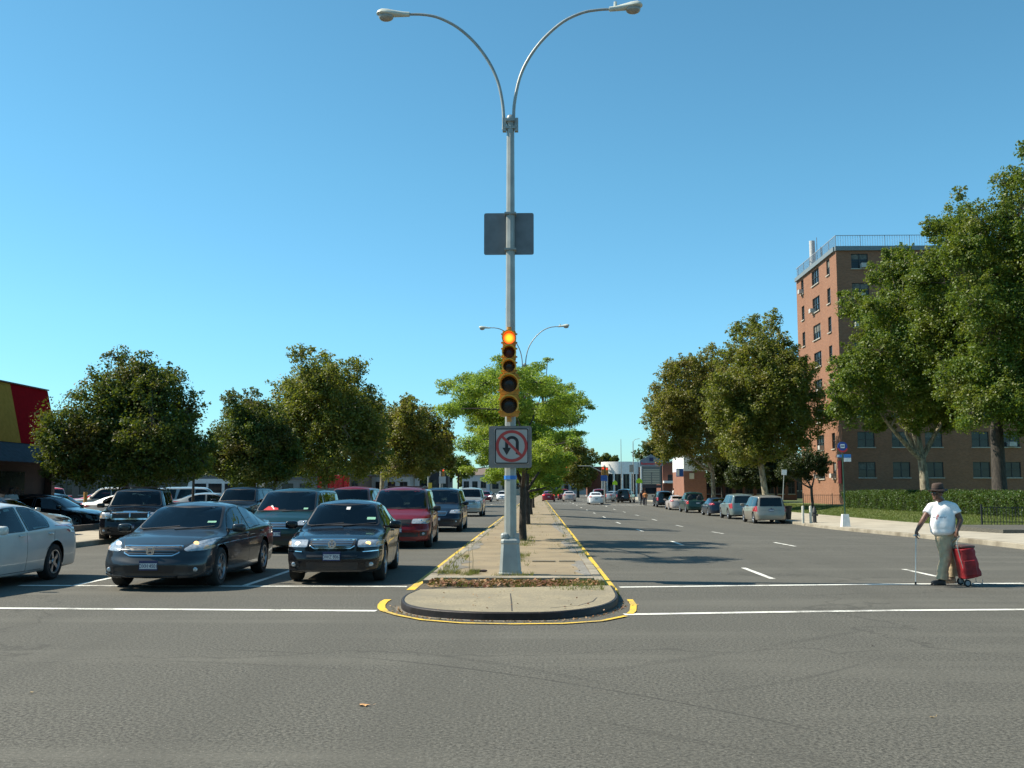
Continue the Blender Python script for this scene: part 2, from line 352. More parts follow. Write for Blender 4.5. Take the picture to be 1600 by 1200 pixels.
b = MB(); b.box(((MXL+MXR)/2, 18.1, MZ/2+.01), (MXR-MXL-.34, .42, MZ+.02)); b.build('median_kerb', M_kerb, kind='structure')
nose = [U(*p, .10)[:2] for p in ((652, 921), (634, 929), (627, 936), (630, 943), (645, 948.5), (680, 953), (740, 957), (800, 958), (860, 957), (915, 952), (945, 946), (961, 939), (966, 931), (962, 922), (957, 915))]
def sub(poly):
    out = []; n = len(poly)
    for i in range(n-1):
        p0, p1, p2, p3 = [Vector(poly[max(0, min(n-1, i+k))]) for k in (-1, 0, 1, 2)]
        for t in (0, .25, .5, .75): out.append(tuple(.5*((2*p1)+(p2-p0)*t+(2*p0-5*p1+4*p2-p3)*t*t+(3*p1-p0-3*p2+p3)*t**3)))
    out.append(tuple(poly[-1])); return out
nosep = sub(nose); cx = sum(p[0] for p in nosep)/len(nosep); cy = sum(p[1] for p in nosep)/len(nosep)+.5
inn = lambda k: [(cx+(x-cx)*(1-k/1.6), cy+(y-cy)*(1-k/2.2)) for x, y in nosep]
plate('median_nose', inn(.02), -.02, .102, M_pad)
b = MB(); o1, i1 = nosep, inn(.045); n = len(o1)
vs = [(x, y, -.02) for x, y in o1]+[(x, y, .088) for x, y in o1]+[(cx+(x-cx)*.994, cy+(y-cy)*.994, .10) for x, y in o1]+[(x, y, .106) for x, y in i1]+[(x, y, .06) for x, y in i1]
b.add(vs, [(k*n+i, k*n+i+1, (k+1)*n+i+1, (k+1)*n+i) for k in range(4) for i in range(n-1)])
b.build('median_nose_kerb', M_steel, smooth=True, kind='structure')
for pts in (((797, 923), (799, 940), (800, 955)), ((660, 925), (650, 938)), ((931, 923), (936, 931), (926, 940), (905, 946), (860, 950))):
    q = [U(*p, .103) for p in pts]; b = MB()
    for a, c in zip(q[:-1], q[1:]): b.bar(a+Vector((0, 0, .0005)), c+Vector((0, 0, .0005)), .018, .004)
    b.build('paving_joint', M_joint, kind='structure')
M_grav = concrete('loose_gravel', (.21, .20, .18), .6, None, (.12, .11, .09), .6)
rq = random.Random(31)
for x0, y0, y1, w0 in ((MXR-.165, 18.4, 22.6, .36), (MXL+.165, 18.8, 23.5, -.45), (MXR-.165, 25.5, 33, .3), (MXL+.165, 26, 31, -.3), (MXR-.165, 36, 50, .35)):
    ed = [(x0-w0*(.75+rq.uniform(-.3, .3))*math.sin(math.pi*(i+.3)/10.6)**.5, y0+(y1-y0)*i/10) for i in range(11)]
    plate('median_gravel', [(x0, y0), (x0, y1)]+ed[::-1], MZ-.03, MZ-.003, M_grav)
M_gut = concrete('gutter', (.20, .185, .15), .35, None, (.12, .10, .07))
vs = [(cx+(x-cx)*k, cy+(y-cy)*k, .004) for k in (.99, 1.055) for x, y in nosep]; b = MB(); n = len(nosep); b.add(vs, [(i, i+1, n+i+1, n+i) for i in range(8, n-9)]); b.build('gutter', M_gut, fixn=False, kind='structure')
# the sunken strip between nose and median: soil
plate('median_soil', rectp(MXL+.02, MXR-.02, 15.4, 18.3), -.02, .045, M_dirt)
# right sidewalk
KR = [(20, 18.6), (21, 16.2), (22.2, 14.9), (24, 14.1), (28, 13.55), (36, 13.9), (47, 14.6), (60, 15.25), (150, 15.4), (300, 15.4)]
def kx(y): return float(np.interp(y, [p[0] for p in KR], [p[1] for p in KR]))
ys = frange(20, 28, .8)+frange(28, 150, 2)[1:]+frange(150, 300, 10)[1:]
def ribbon(name, rows, mt):      # rows: list of list of points
    b = MB(); n = len(rows[0]); b.add([p for r in rows for p in r], [(j*n+i, j*n+i+1, (j+1)*n+i+1, (j+1)*n+i) for j in range(len(rows)-1) for i in range(n-1)])
    o = b.build(name, mt, fixn=False); o['kind'] = 'structure'; return o
ribbon('kerb', [[(kx(y), y, gz(kx(y), y)-.02), (kx(y)+.01, y, gz(kx(y), y)+.13), (kx(y)+.03, y, gz(kx(y), y)+.15), (kx(y)+.17, y, gz(kx(y), y)+.152)] for y in ys], M_kerb)
SWI = 20.3
ribbon('sidewalk', [[(max(kx(y), 13)+.168+t*(SWI-kx(y)-.168 if SWI > kx(y)+.3 else 4), y, gz(kx(y), y)*(1-t)+gz(15, y)*t*.7+.15+.0) for t in (0, .25, .5, .75, 1)] for y in ys], M_side)
def lz(x, y): t = sm(SWI, 25, x); return (gz(15, y)*.7+.155)*(1-t)+.32*t
sheet('lawn', [SWI-.02, 21.2, 22.2, 23.2, 24.2, 25.5, 40, 70], frange(40, 150, 2), lambda x, y: lz(x, y)+.002, M_grass)
plate('footpath', rectp(17.2, 60, 38.2, 43.7), 0, .17, M_lot)
# left kerb, sidewalk, low wall
KL = -13.2
ribbon('kerb', [[(KL, y, -.02), (KL-.01, y, .14), (KL-.03, y, .152), (KL-.17, y, .154)] for y in frange(24, 300, 12)], M_kerb)
sheet('sidewalk', [-16.6, KL-.168], frange(24, 300, 12), lambda x, y: .15, M_side)
b = MB(); b.box((-16.8, 52, .17), (.3, 52, .38)); b.build('low_wall', mat('wall_concrete', (.12, .10, .085), .9), label='low dark concrete wall along the far side of the left sidewalk before the parked cars', cat='wall')
sheet('parking_lot', frange(-90, -17, 10), frange(25, 120, 10), lambda x, y: .02, M_lot)
# ------------------------------------------------------------------ cars (local +x is forward)
def lerp(tab, f): return np.interp(f, [t[0] for t in tab], [t[1] for t in tab])
HOOD_W = [(0, .86), (.02, .92), (.08, .97), (.25, 1), (.8, 1), (.94, .96), (1, .90)]
SEDAN = dict(L=4.85, W=1.82, H=1.46, wb=2.75, fo=.95, r=.325, sweep=.26, lean=.10, rsweep=.2, rlean=.06,
    top=[(0, .475), (.03, .51), (.12, .58), (.235, .635), (.27, .66), (.40, .945), (.47, .992), (.55, 1), (.66, .97), (.73, .91), (.85, .75), (.885, .735), (.97, .725), (1, .69)],
    belt=[(0, .43), (.06, .485), (.22, .57), (.3, .60), (.6, .63), (.85, .655), (1, .62)],
    rail=[(0, .78), (.20, .84), (.27, .80), (.40, .66), (.6, .655), (.72, .67), (.85, .74), (.9, .80), (1, .80)],
    drop=[(0, .02), (.2, .025), (.3, .03), (.42, .05), (.7, .05), (.85, .03), (1, .02)],
    wind=[(-.80, .668), (.80, .668), (.645, .935), (-.645, .935)], back=[(-.64, .775), (.64, .775), (.55, .915), (-.55, .915)],
    side=[[(.295, .62), (.325, .69), (.40, .865), (.455, .915), (.535, .93), (.535, .635)], [(.55, .635), (.55, .93), (.62, .925), (.675, .885), (.715, .83), (.735, .765), (.72, .665)]],
    head=[(.52, .485), (.60, .475), (.93, .50), (.965, .56), (.90, .585), (.66, .545)], tail=[(.55, .60), (.95, .58), (.97, .68), (.66, .69)],
    grille=[(-.40, .42), (.40, .42), (.45, .50), (-.45, .50)], intake=[(-.5, .20), (.5, .20), (.56, .285), (-.56, .285)], seam=[.285, .542, .75], tailz=.6)
VAN = dict(SEDAN, L=5.0, W=1.94, H=1.74, wb=3.0, fo=.93, r=.335, sweep=.30, lean=.16, rsweep=.10, rlean=.10,
    top=[(0, .42), (.03, .47), (.09, .535), (.17, .59), (.20, .62), (.36, .94), (.42, .985), (.6, 1), (.85, .99), (.95, .975), (.985, .955), (1, .93)],
    belt=[(0, .38), (.05, .44), (.17, .53), (.3, .55), (.6, .565), (1, .57)],
    rail=[(0, .78), (.16, .84), (.20, .82), (.36, .74), (.6, .75), (.9, .745), (1, .72)],
    drop=[(0, .02), (.15, .025), (.25, .03), (.4, .05), (1, .045)],
    wind=[(-.83, .625), (.83, .625), (.71, .935), (-.71, .935)], back=[(-.70, .60), (.70, .60), (.64, .90), (-.64, .90)],
    side=[[(.235, .59), (.27, .65), (.375, .88), (.43, .915), (.465, .92), (.465, .585)], [(.485, .585), (.485, .92), (.70, .92), (.70, .59)], [(.72, .59), (.72, .92), (.90, .905), (.945, .87), (.965, .60)]],
    head=[(.50, .42), (.93, .41), (.965, .46), (.93, .50), (.55, .485)], tail=[(.84, .42), (.98, .42), (.97, .60), (.85, .60)],
    grille=[(-.36, .375), (.36, .375), (.42, .455), (-.42, .455)], intake=[(-.62, .19), (.62, .19), (.64, .26), (-.64, .26)], seam=[.222, .475, .71], tailz=.5)
SUV = dict(VAN, L=4.75, W=1.86, H=1.78, wb=2.8, fo=.85, r=.37, sweep=.14, lean=.05, rsweep=.06, rlean=.05,
    top=[(0, .545), (.02, .575), (.12, .605), (.24, .63), (.265, .65), (.37, .93), (.42, .985), (.6, 1), (.85, .99), (.95, .975), (.985, .955), (1, .93)],
    belt=[(0, .50), (.05, .55), (.24, .585), (.6, .60), (1, .60)],
    rail=[(0, .84), (.22, .87), (.265, .84), (.37, .73), (.6, .745), (.9, .74), (1, .73)],
    wind=[(-.82, .66), (.82, .66), (.70, .93), (-.70, .93)], back=[(-.68, .63), (.68, .63), (.62, .90), (-.62, .90)],
    side=[[(.30, .62), (.33, .69), (.395, .88), (.43, .915), (.525, .92), (.525, .62)], [(.54, .62), (.54, .92), (.70, .92), (.735, .62)], [(.755, .62), (.74, .92), (.90, .91), (.945, .88), (.955, .63)]],
    head=[(.58, .46), (.95, .455), (.96, .545), (.60, .55)], tail=[(.82, .42), (.97, .42), (.96, .62), (.84, .62)],
    grille=[(-.52, .45), (.52, .45), (.53, .55), (-.53, .55)], intake=[(-.6, .24), (.6, .24), (.6, .31), (-.6, .31)], seam=[.285, .532, .745], z0=.24)
PICKUP = dict(SUV, L=5.5, W=1.96, H=1.85, wb=3.55, fo=.92, r=.38,
    top=[(0, .54), (.02, .57), (.12, .595), (.22, .62), (.235, .64), (.32, .93), (.36, .985), (.5, 1), (.57, .985), (.595, .94), (.615, .66), (.625, .60), (.98, .59), (1, .575)],
    belt=[(0, .50), (.05, .55), (.2, .58), (.6, .585), (1, .575)],
    rail=[(0, .84), (.2, .87), (.235, .84), (.32, .73), (.55, .745), (.6, .76), (.625, .93), (1, .93)],
    drop=[(0, .02), (.2, .02), (.33, .05), (.58, .05), (.62, .01), (1, .01)],
    wind=[(-.79, .66), (.79, .66), (.67, .925), (-.67, .925)], back=[(-.62, .66), (.62, .66), (.6, .89), (-.6, .89)],
    side=[[(.27, .61), (.295, .68), (.345, .88), (.375, .915), (.45, .92), (.45, .61)], [(.462, .61), (.462, .92), (.56, .915), (.58, .61)]], seam=[.255, .456, .60])
PASSAT = dict(SEDAN, L=4.70, W=1.75, H=1.46, wb=2.70, fo=.92, r=.325, sweep=.22, lean=.05,
    top=[(0, .485), (.025, .52), (.10, .575), (.235, .63), (.27, .655), (.40, .95), (.47, .99), (.56, 1), (.68, .965), (.75, .90), (.86, .755), (.89, .74), (.97, .725), (1, .69)],
    head=[(.50, .44), (.93, .44), (.97, .475), (.95, .515), (.50, .52)], grille=[(-.36, .425), (.36, .425), (.44, .455), (.46, .525), (-.46, .525), (-.44, .455)], intake=[(-.5, .175), (.5, .175), (.52, .265), (-.52, .265)])
ACCORD = dict(SEDAN, L=4.93, W=1.85, H=1.43, wb=2.80, fo=.97, r=.33, sweep=.34, lean=.16,
    top=[(0, .485), (.03, .52), (.12, .595), (.235, .65), (.265, .67), (.40, .95), (.47, .99), (.55, 1), (.66, .97), (.74, .90), (.85, .77), (.885, .75), (.97, .74), (1, .70)],
    head=[(.55, .465), (.60, .44), (.90, .45), (.985, .51), (.975, .575), (.90, .575), (.68, .535)], grille=[(-.38, .395), (.38, .395), (.48, .425), (.52, .50), (-.52, .50), (-.48, .425)], intake=[(-.42, .20), (.42, .20), (.48, .29), (-.48, .29)])
def body_mesh(S):
    L, W, H = S['L'], S['W']/2, S['H']; z0 = S.get('z0', .17)
    fs = np.linspace(0, 1, 401)
    k = np.exp(-.5*(np.arange(-14, 15)*L/400/.032)**2); k /= k.sum()
    def arr(tab, s=1.0):
        a = lerp(tab, fs)*s; p = np.concatenate([2*a[0]-a[14:0:-1], a, 2*a[-1]-a[-2:-16:-1]]); return np.convolve(p, k, 'valid')
    top, belt, rail, drop, wid = arr(S['top'], H), arr(S['belt'], H), arr(S['rail'], W), arr(S['drop'], H), arr(S.get('wid', HOOD_W), W)
    xs = sorted(set([0, .010, .03, .06, .10]+list(np.arange(.145, L-.12, .045))+[L-.10, L-.06, L-.03, L-.010, L]))
    T = []; counts = [2, 3, 5, 3, 3, 5, 3, 8, 3, 4, 2, 4]
    def section(f):
        g = lambda a: float(np.interp(f, fs, a)); w, zt, zb, yr, dr = g(wid), g(top), g(belt), min(g(rail), g(wid)*.955), g(drop)
        zs = z0+.05*abs(f-.5)*2; zr = zt-dr; zb = min(zb, zr-.012)
        K = [((.70*w, zs-.02), 0), ((.94*w, zs), .05), ((1.0*w, zs+.50*(zb-zs)), .16), ((.965*w, zb), .035), ((yr, zr), .05), ((.5*yr, zt-.22*dr), .2), ((0, zt), 0)]
        C = [K[0][0]]
        for i in range(1, 6):
            p, r = np.array(K[i][0]), K[i][1]; a, c = np.array(K[i-1][0]), np.array(K[i+1][0])
            la, lc = np.linalg.norm(a-p), np.linalg.norm(c-p)
            C += [tuple(p+(a-p)*min(r/la, .45)), tuple(p), tuple(p+(c-p)*min(r/lc, .45))]
        C.append(K[6][0]); pts = [C[0]]
        # corners C[1..3], C[4..6] ...: straight to C[1], fillet C1-C2-C3, straight to C4 ...
        cn = [(1, 3), (6, 3), (6, 3), (9, 3), (5, 3), (5, 0)]
        cur = np.array(C[0])
        for j in range(5):
            a, p, c = [np.array(C[1+3*j+q]) for q in range(3)]; n = cn[j][0]
            for t in range(1, n+1): pts.append(tuple(cur+(a-cur)*t/n))
            for t in (.33, .67, 1): pts.append(tuple(a*(1-t)**2+2*p*t*(1-t)+c*t*t))
            cur = c
        for t in range(1, 5): pts.append(tuple(cur+(np.array(C[-1])-cur)*t/4))
        return pts, zs, zt
    rings = []
    def capscale(d): return 1-.10*(1-min(1, d/.10))**2.2
    for x in xs:
        f = x/L; pts, zs, zt = section(f); d = min(x, L-x); s = capscale(d); zc = (zs+zt)/2
        rings.append((L/2-x, [(y*s, zc+(z-zc)*(1-(1-s)*.55)) for y, z in pts]))
    nh = len(rings[0][1]); nr = 2*nh-1
    V = []; F = []; info = []
    def ring(x, pts): 
        full = [(x, -y, z) for y, z in pts]+[(x, y, z) for y, z in pts[-2::-1]]; V.extend(full)
    def capr(xx, pts, order):
        zc = (min(p[1] for p in pts)+max(p[1] for p in pts))/2; out = []
        for kk, s in enumerate((.92, .84, .75, .66, .56, .46, .35, .22, .04)): out.append((xx, [(y*s, zc+(z-zc)*s) for y, z in pts]))
        return out if order else out[::-1]
    allr = capr(rings[0][0]+.004, rings[0][1], False)+rings+capr(rings[-1][0]-.004, rings[-1][1], True)
    for x, pts in allr: ring(x, pts)
    for i in range(len(allr)-1):
        for j in range(nr-1): F.append((i*nr+j, i*nr+j+1, (i+1)*nr+j+1, (i+1)*nr+j))
        if i < 9 or i >= len(allr)-10: F.append((i*nr+nr-1, i*nr, (i+1)*nr, (i+1)*nr+nr-1))
    V = np.array(V, float)
    # plan sweep and lean of nose and tail
    zb = .30*H; zr = np.clip((V[:, 2]-zb)/(.3*H), 0, 2.3); ya = np.abs(V[:, 1])/W
    u = np.clip((V[:, 0]-(L/2-.8))/.8, 0, 1)**2; V[:, 0] -= u*(S['sweep']*ya**2.8+S['lean']*zr)
    u = np.clip((-V[:, 0]-(L/2-.8))/.8, 0, 1)**2; V[:, 0] += u*(S['rsweep']*ya**2.8+S['rlean']*zr)
    u = np.clip((V[:, 0]-(L/2-.8))/.8, 0, 1)**2; V[:, 0] += u*.03*np.clip(1-np.abs(V[:, 2]-.30*H)/.12, 0, 1)
    full = BVHTree.FromPolygons([tuple(v) for v in V], F)
    return V, F, full, nh, nr
def inpoly(p, poly):
    c = False; j = len(poly)-1
    for i in range(len(poly)):
        if (poly[i][1] > p[1]) != (poly[j][1] > p[1]) and p[0] < (poly[j][0]-poly[i][0])*(p[1]-poly[i][1])/(poly[j][1]-poly[i][1])+poly[i][0]: c = not c
        j = i
    return c
def rounded(poly, r=.05, n=4):
    out = []; k = len(poly)
    for i in range(k):
        p = Vector(poly[i]); a = Vector(poly[i-1]); c = Vector(poly[(i+1) % k])
        da = min(r, (a-p).length*.45); dc = min(r, (c-p).length*.45)
        A = p+(a-p).normalized()*da; C = p+(c-p).normalized()*dc
        for t in range(n+1): t /= n; out.append(A*(1-t)**2+2*p*t*(1-t)+C*t*t)
    return out
def dens(poly, d=.08):
    out = []
    for i in range(len(poly)):
        a = Vector(poly[i]); c = Vector(poly[(i+1) % len(poly)]); n = max(1, int((c-a).length/d)); out += [a+(c-a)*t/n for t in range(n)]
    return out
class Proj:
    def __init__(s, bvh, ax, sign): s.b = bvh; s.ax = ax; s.sg = sign
    def hit(s, p, off):
        if s.ax == 'x': o = Vector((6*s.sg, p[0], p[1])); d = Vector((-s.sg, 0, 0))
        elif s.ax == 'y': o = Vector((p[0], 3*s.sg, p[1])); d = Vector((0, -s.sg, 0))
        else: o = Vector((p[0], p[1], 4)); d = Vector((0, 0, -1))
        loc, nrm, i, dist = s.b.ray_cast(o, d)
        if loc is None:
            g = Vector((1.9*s.sg, p[0], p[1])) if s.ax == 'x' else (Vector((p[0], .9*s.sg, p[1])) if s.ax == 'y' else Vector((p[0], p[1], 1.2)))
            loc, nrm, i, dist = s.b.find_nearest(g)
        if nrm.dot(d) > 0: nrm = -nrm
        if s.ax != 'z' and abs(nrm.dot(d)) < .12: nrm = (nrm-d*.3).normalized()
        return loc+nrm*off
    def patch(s, mb, poly, off=.006, m=0, rnd=.04, frame=None, edge=True, step=.07):
        q = dens(rounded(poly, rnd), step); c = sum((Vector(p) for p in q), Vector((0, 0)))/len(q); n = len(q)
        rings = [(1, off), (.72, off), (.45, off), (.2, off)]
        if frame: rings = [(1, off), None]+rings[1:]
        V = []
        if edge: V += [s.hit(p, -.012) for p in q]
        for rg in rings:
            if rg is None: V += [s.hit(c+(p-c)*max(.5, 1-frame/max(.05, (p-c).length)), off) for p in q]
            else: V += [s.hit(c+(p-c)*rg[0], rg[1]) for p in q]
        V.append(s.hit(c, off)); k = (len(V)-1)//n; F = []; Mi = []
        for i in range(k-1):
            for j in range(n): F.append((i*n+j, i*n+(j+1) % n, (i+1)*n+(j+1) % n, (i+1)*n+j)); Mi.append(1 if frame and i < (2 if edge else 1) else m)
        for j in range(n): F.append(((k-1)*n+j, (k-1)*n+(j+1) % n, k*n)); Mi.append(m)
        b = len(mb.v); mb.v += [tuple(v) for v in V]; mb.f += [tuple(b+i for i in f) for f in F]; mb.m += Mi
    def ribbon(s, mb, pts, w, off=.004, m=0, closed=False, thick=.0):
        q = [Vector(p) for p in pts]; path = []
        for a, c in zip(q, q[1:]+([q[0]] if closed else [])):
            n = max(1, int((c-a).length/.06)); path += [a+(c-a)*t/n for t in range(n)]
        path.append(q[0] if closed else q[-1]); V = []
        for i, p in enumerate(path):
            d = (path[min(i+1, len(path)-1)]-path[max(i-1, 0)]); d = d.normalized() if d.length else Vector((1, 0)); x = Vector((-d.y, d.x))*w/2
            V += [s.hit(p-x, off*.1-.004), s.hit(p-x*.8, off), s.hit(p+x*.8, off), s.hit(p+x, off*.1-.004)]
        b = len(mb.v); mb.v += [tuple(v) for v in V]
        for i in range(len(path)-1):
            for k in range(3): mb.f.append((b+4*i+k, b+4*i+k+1, b+4*i+k+5, b+4*i+k+4)); mb.m.append(m)
def mirror(poly): return [(-a, z) for a, z in poly]
CARS = {}
def car_meshes(kind, S, det=2):
    """returns list of (name, parentname or None, mesh, role)"""
    if kind in CARS: return CARS[kind]
    V, F, bvh, nh, nr = body_mesh(S); L, W, H, r = S['L'], S['W']/2, S['H'], S['r']
    FX = L/2-S['fo']; RX = FX-S['wb']; Ra = r+.055; zc = r+.01
    side = [[(L/2-f*L, z*H) for f, z in poly] for poly in S['side']]
    wind = [(a*W, z*H) for a, z in S['wind']]; back = [(a*W, z*H) for a, z in S['back']]
    V = V.copy(); keep = []; inside = {}
    def shrink(poly, d):
        c = sum((Vector(p) for p in poly), Vector((0, 0)))/len(poly); return [tuple(c+(Vector(p)-c)*(1-d/(Vector(p)-c).length)) for p in poly]
    side_s = [shrink(p, .02) for p in side]; wind_s = shrink(wind, .025); back_s = shrink(back, .025)
    for xw in (FX, RX):
        dx = V[:, 0]-xw; dz = V[:, 2]-zc; d = np.hypot(dx, dz); ins = (d < Ra) & (np.abs(V[:, 1]) > .6*W); inside[xw] = ins
    insA = inside[FX] | inside[RX]; orig = V.copy()
    for f in F:
        c = [orig[i] for i in f]
        if all(insA[i] for i in f): continue
        m = sum(c)/len(c)
        if abs(m[1]) > .5*W and m[2] > .55*H and any(all(inpoly((v[0], v[2]), p) for v in c) for p in side_s): continue
        if m[0] > -.1*L and m[2] > .6*H and m[0] < .36*L and all(inpoly((v[1], v[2]), wind_s) for v in c): continue
        if m[0] < (-.05*L) and m[2] > .58*H and abs(m[1]) < .72*W and all(inpoly((v[1], v[2]), back_s) for v in c): continue
        keep.append(f)
    for xw in (FX, RX):
        for i in np.nonzero(inside[xw])[0]:
            dx, dz = orig[i, 0]-xw, orig[i, 2]-zc; d = math.hypot(dx, dz) or 1e-4
            V[i, 0] = xw+dx/d*Ra; V[i, 2] = zc+dz/d*Ra
    out = []
    b = MB(); b.add([tuple(v) for v in V], keep)
    me = bpy.data.meshes.new(kind+'_body'); me.from_pydata(b.v, [], b.f)
    bm = bmesh.new(); bm.from_mesh(me); bmesh.ops.remove_doubles(bm, verts=bm.verts, dist=1e-4); bmesh.ops.delete(bm, geom=[v for v in bm.verts if not v.link_faces], context='VERTS')
    bmesh.ops.recalc_face_normals(bm, faces=bm.faces)
    s = sum(1 if (f.normal.z > 0) else -1 for f in bm.faces if f.calc_center_median().z > .8*H)
    if s < 0: bmesh.ops.reverse_faces(bm, faces=bm.faces)
    bm.to_mesh(me); bm.free(); me.polygons.foreach_set('use_smooth', [True]*len(me.polygons)); me.materials.append(M_black); out.append(('body', None, me, 'paint'))
    A = lambda name, par, mb, mats, role=None, smooth=True, ang=40: out.append((name, par, mb.mesh(kind+'_'+name, mats, smooth, True, ang), role))
    PF, PB, PL, PR, PT = Proj(bvh, 'x', 1), Proj(bvh, 'x', -1), Proj(bvh, 'y', 1), Proj(bvh, 'y', -1), Proj(bvh, 'z', 1)
    G = [S.get('glass', M_glassd if S.get('dark') else M_glass), M_black]
    b = MB(); PF.patch(b, wind, .006, rnd=.08, frame=.03); A('windscreen', None, b, [S.get('wglass', M_glass), M_black])
    b = MB(); PB.patch(b, back, .006, rnd=.06, frame=.03); A('rear_window', None, b, [M_glassd if S.get('dark') or kind in ('van', 'suv') else M_glass, M_black])
    for P_ in (PL, PR):
        for poly in side:
            b = MB(); P_.patch(b, poly, .005, rnd=.05, frame=.025); A('side_window', None, b, G)
    # lamps
    hd = [(a*W, z*H) for a, z in S['head']]; tl = [(a*W, z*H) for a, z in S['tail']]
    for i, pl in enumerate((hd, mirror(hd))):
        b = MB(); PF.patch(b, pl, .008, rnd=.03, step=.03); A('headlight', None, b, [M_lens], 'headL' if i else 'headR')
        if det > 1:
            b = MB(); s = -1 if i else 1; cx = s*.80*W; cz = (hd[0][1]+hd[-2][1])/2
            p = PF.hit((s*.70*W, cz), .012); b.sup(p, (.02, .09, .07), 1, 0); A('headlight_bulb', '^', b, [M_chrome], 'bulbL' if i else 'bulbR')
            am = [(s*.86*W, z_*H) for z_ in (0,)]
            b = MB(); zq = hd[1][1]; PF.patch(b, [(s*.84*W, zq+.02), (s*.95*W, zq+.035), (s*.95*W, zq+.09), (s*.85*W, zq+.08)], .011, rnd=.02); A('turn_lamp', '^^', b, [M_amber], 'turn')
    for pl in (tl, mirror(tl)):
        b = MB(); PB.patch(b, pl, .008, rnd=.02, step=.03); A('tail_light', None, b, [M_red], 'tail')
    gr = [(a*W, z*H) for a, z in S['grille']]
    b = MB(); PF.patch(b, gr, .004, rnd=.03, step=.04); x0, x1 = min(p[0] for p in gr), max(p[0] for p in gr); za, zb_ = min(p[1] for p in gr), max(p[1] for p in gr)
    nb = S.get('bars', 3)
    for i in range(nb):
        z = za+(zb_-za)*(i+.8)/(nb+.6); hw = [abs(p[0]) for p in gr]; w_ = np.interp(z, [za, zb_], [min(hw), max(hw)])*.97; PF.ribbon(b, [(-w_, z), (w_, z)], S.get('bw', .012), .010, 1)
    PF.ribbon(b, gr, S.get('gw', .022), .012, 1, closed=True)
    if S.get('cross'): PF.ribbon(b, [(0, za), (0, zb_)], .05, .014, 1)
    A('grille', None, b, [M_black, S.get('gmat', M_chrome)])
    b = MB(); PF.patch(b, [(a*W, z*H) for a, z in S['intake']], .004, rnd=.03)
    for s in (-1, 1): PF.patch(b, [(s*.66*W, .20*H), (s*.86*W, .205*H), (s*.88*W, .275*H), (s*.66*W, .27*H)], .004, rnd=.03, step=.03)
    A('lower_grille', None, b, [M_black])
    if det > 1:
        for s in (-1, 1): b = MB(); b.sup(PF.hit((s*.76*W, .238*H), .008), (.03, .085, .075), .9); A('fog_lamp', None, b, [M_lens])
    # plates
    for PP, zz, nm in ((PF, S.get('pz', .30)*H, 'licence_plate'), (PB, S.get('bpz', .47)*H, 'licence_plate')):
        b = MB(); h = PP.hit((0, zz), .02); sx = PP.sg
        x = (PP.hit((0, zz-.07), .012).x, PP.hit((0, zz+.07), .012).x); xm = (max(x) if sx > 0 else min(x))+.004*sx
        b.box((xm, 0, zz), (.012, .305, .155), 1); b.box((xm+.007*sx, 0, zz-.01), (.003, .285, .09), 0); A(nm, None, b, [M_plate, M_navy], 'plateF' if sx > 0 else 'plateB', False); out[-1] = out[-1]+((xm+.0095*sx, zz, sx),)
    # body side seams, handles, mirrors, mouldings
    for P_ in (PL, PR):
        b = MB()
        for i, f in enumerate(S['seam']):
            x = L/2-f*L
            if i == 0: pts = [(x-.02, .16*H), (x, .3*H), (x, .6*H)]
            elif i == 2: pts = [(RX+Ra*.86+.02, zc+Ra*.6), (x+.03, .5*H), (x, .62*H)]
            else: pts = [(x, .16*H), (x, .62*H)]
            P_.ribbon(b, pts, .010, .0015)
        P_.ribbon(b, [(L/2-S['seam'][0]*L-.02, .16*H), (RX+Ra+.1, .16*H)], .010, .0015); A('panel_gap', None, b, [M_black], None, False)
    b = MB()
    hz = S['top'][3][1]*H
    PT_ = [(L/2-.23*L, -.74*W), (L/2-.12*L, -.70*W), (L/2-.05*L, -.55*W), (L/2-.05*L, .55*W), (L/2-.12*L, .70*W), (L/2-.23*L, .74*W)]
    PT.ribbon(b, PT_, .010, .0015); A('panel_gap', None, b, [M_black], None, False); b = MB()
    PB.ribbon(b, [(-.6*W, S['tailz']*H-.05), (.6*W, S['tailz']*H-.05)], .012, .0015)
    A('panel_gap', None, b, [M_black], None, False)
    for P_ in (PL, PR):
        for f in ([.50, .715] if S['H'] < 1.7 else [.43, .515]):
            b = MB(); z = .585*H if S['H'] < 1.7 else .52*H; x = L/2-f*L; p = P_.hit((x, z), .02); b.sup(p, (.19, .035, .035), .6); A('door_handle', None, b, [M_black], 'paint')
        b = MB(); x = L/2-(S['seam'][0]+.03)*L; z = S['side'][0][0][1]*H+.05; p = P_.hit((x, z), .0); s = P_.sg
        b.sup((x+.02, s*(W+.10), z+.03), (.13, .23, .15), .55); b.bar(p-Vector((0, s*.03, 0)), (x+.01, s*(W+.04), z), .05, .04); A('wing_mirror', None, b, [M_black], S.get('mirror', 'paint'))
        if S.get('mould'): b = MB(); P_.ribbon(b, [(FX-Ra-.02, .36*H), (RX+Ra+.02, .36*H)], .05, .015); A('side_moulding', None, b, [M_black], None)
    b = MB(); zwp = wind[0][1]+.012
    for s in (0, .6): PF.ribbon(b, [(-.68*W+s, zwp-.02), (-.30*W+s, zwp+.005), (.02*W+s, zwp+.03)], .012, .014)
    A('wiper', None, b, [M_black])
    if S.get('rack'):
        b = MB()
        for s in (-1, 1):
            y = s*.60*W; pts = [PT.hit((L/2-f*L, y), h) for f, h in ((.44, .01), (.47, .06), (.6, .065), (.75, .065), (.88, .06), (.91, .01))]; b.tube(pts, .018, 6)
        for f in (.55, .78): b.tube([PT.hit((L/2-f*L, -.60*W), .065), PT.hit((L/2-f*L, .60*W), .065)], .016, 6)
        A('roof_rack', None, b, [M_black])
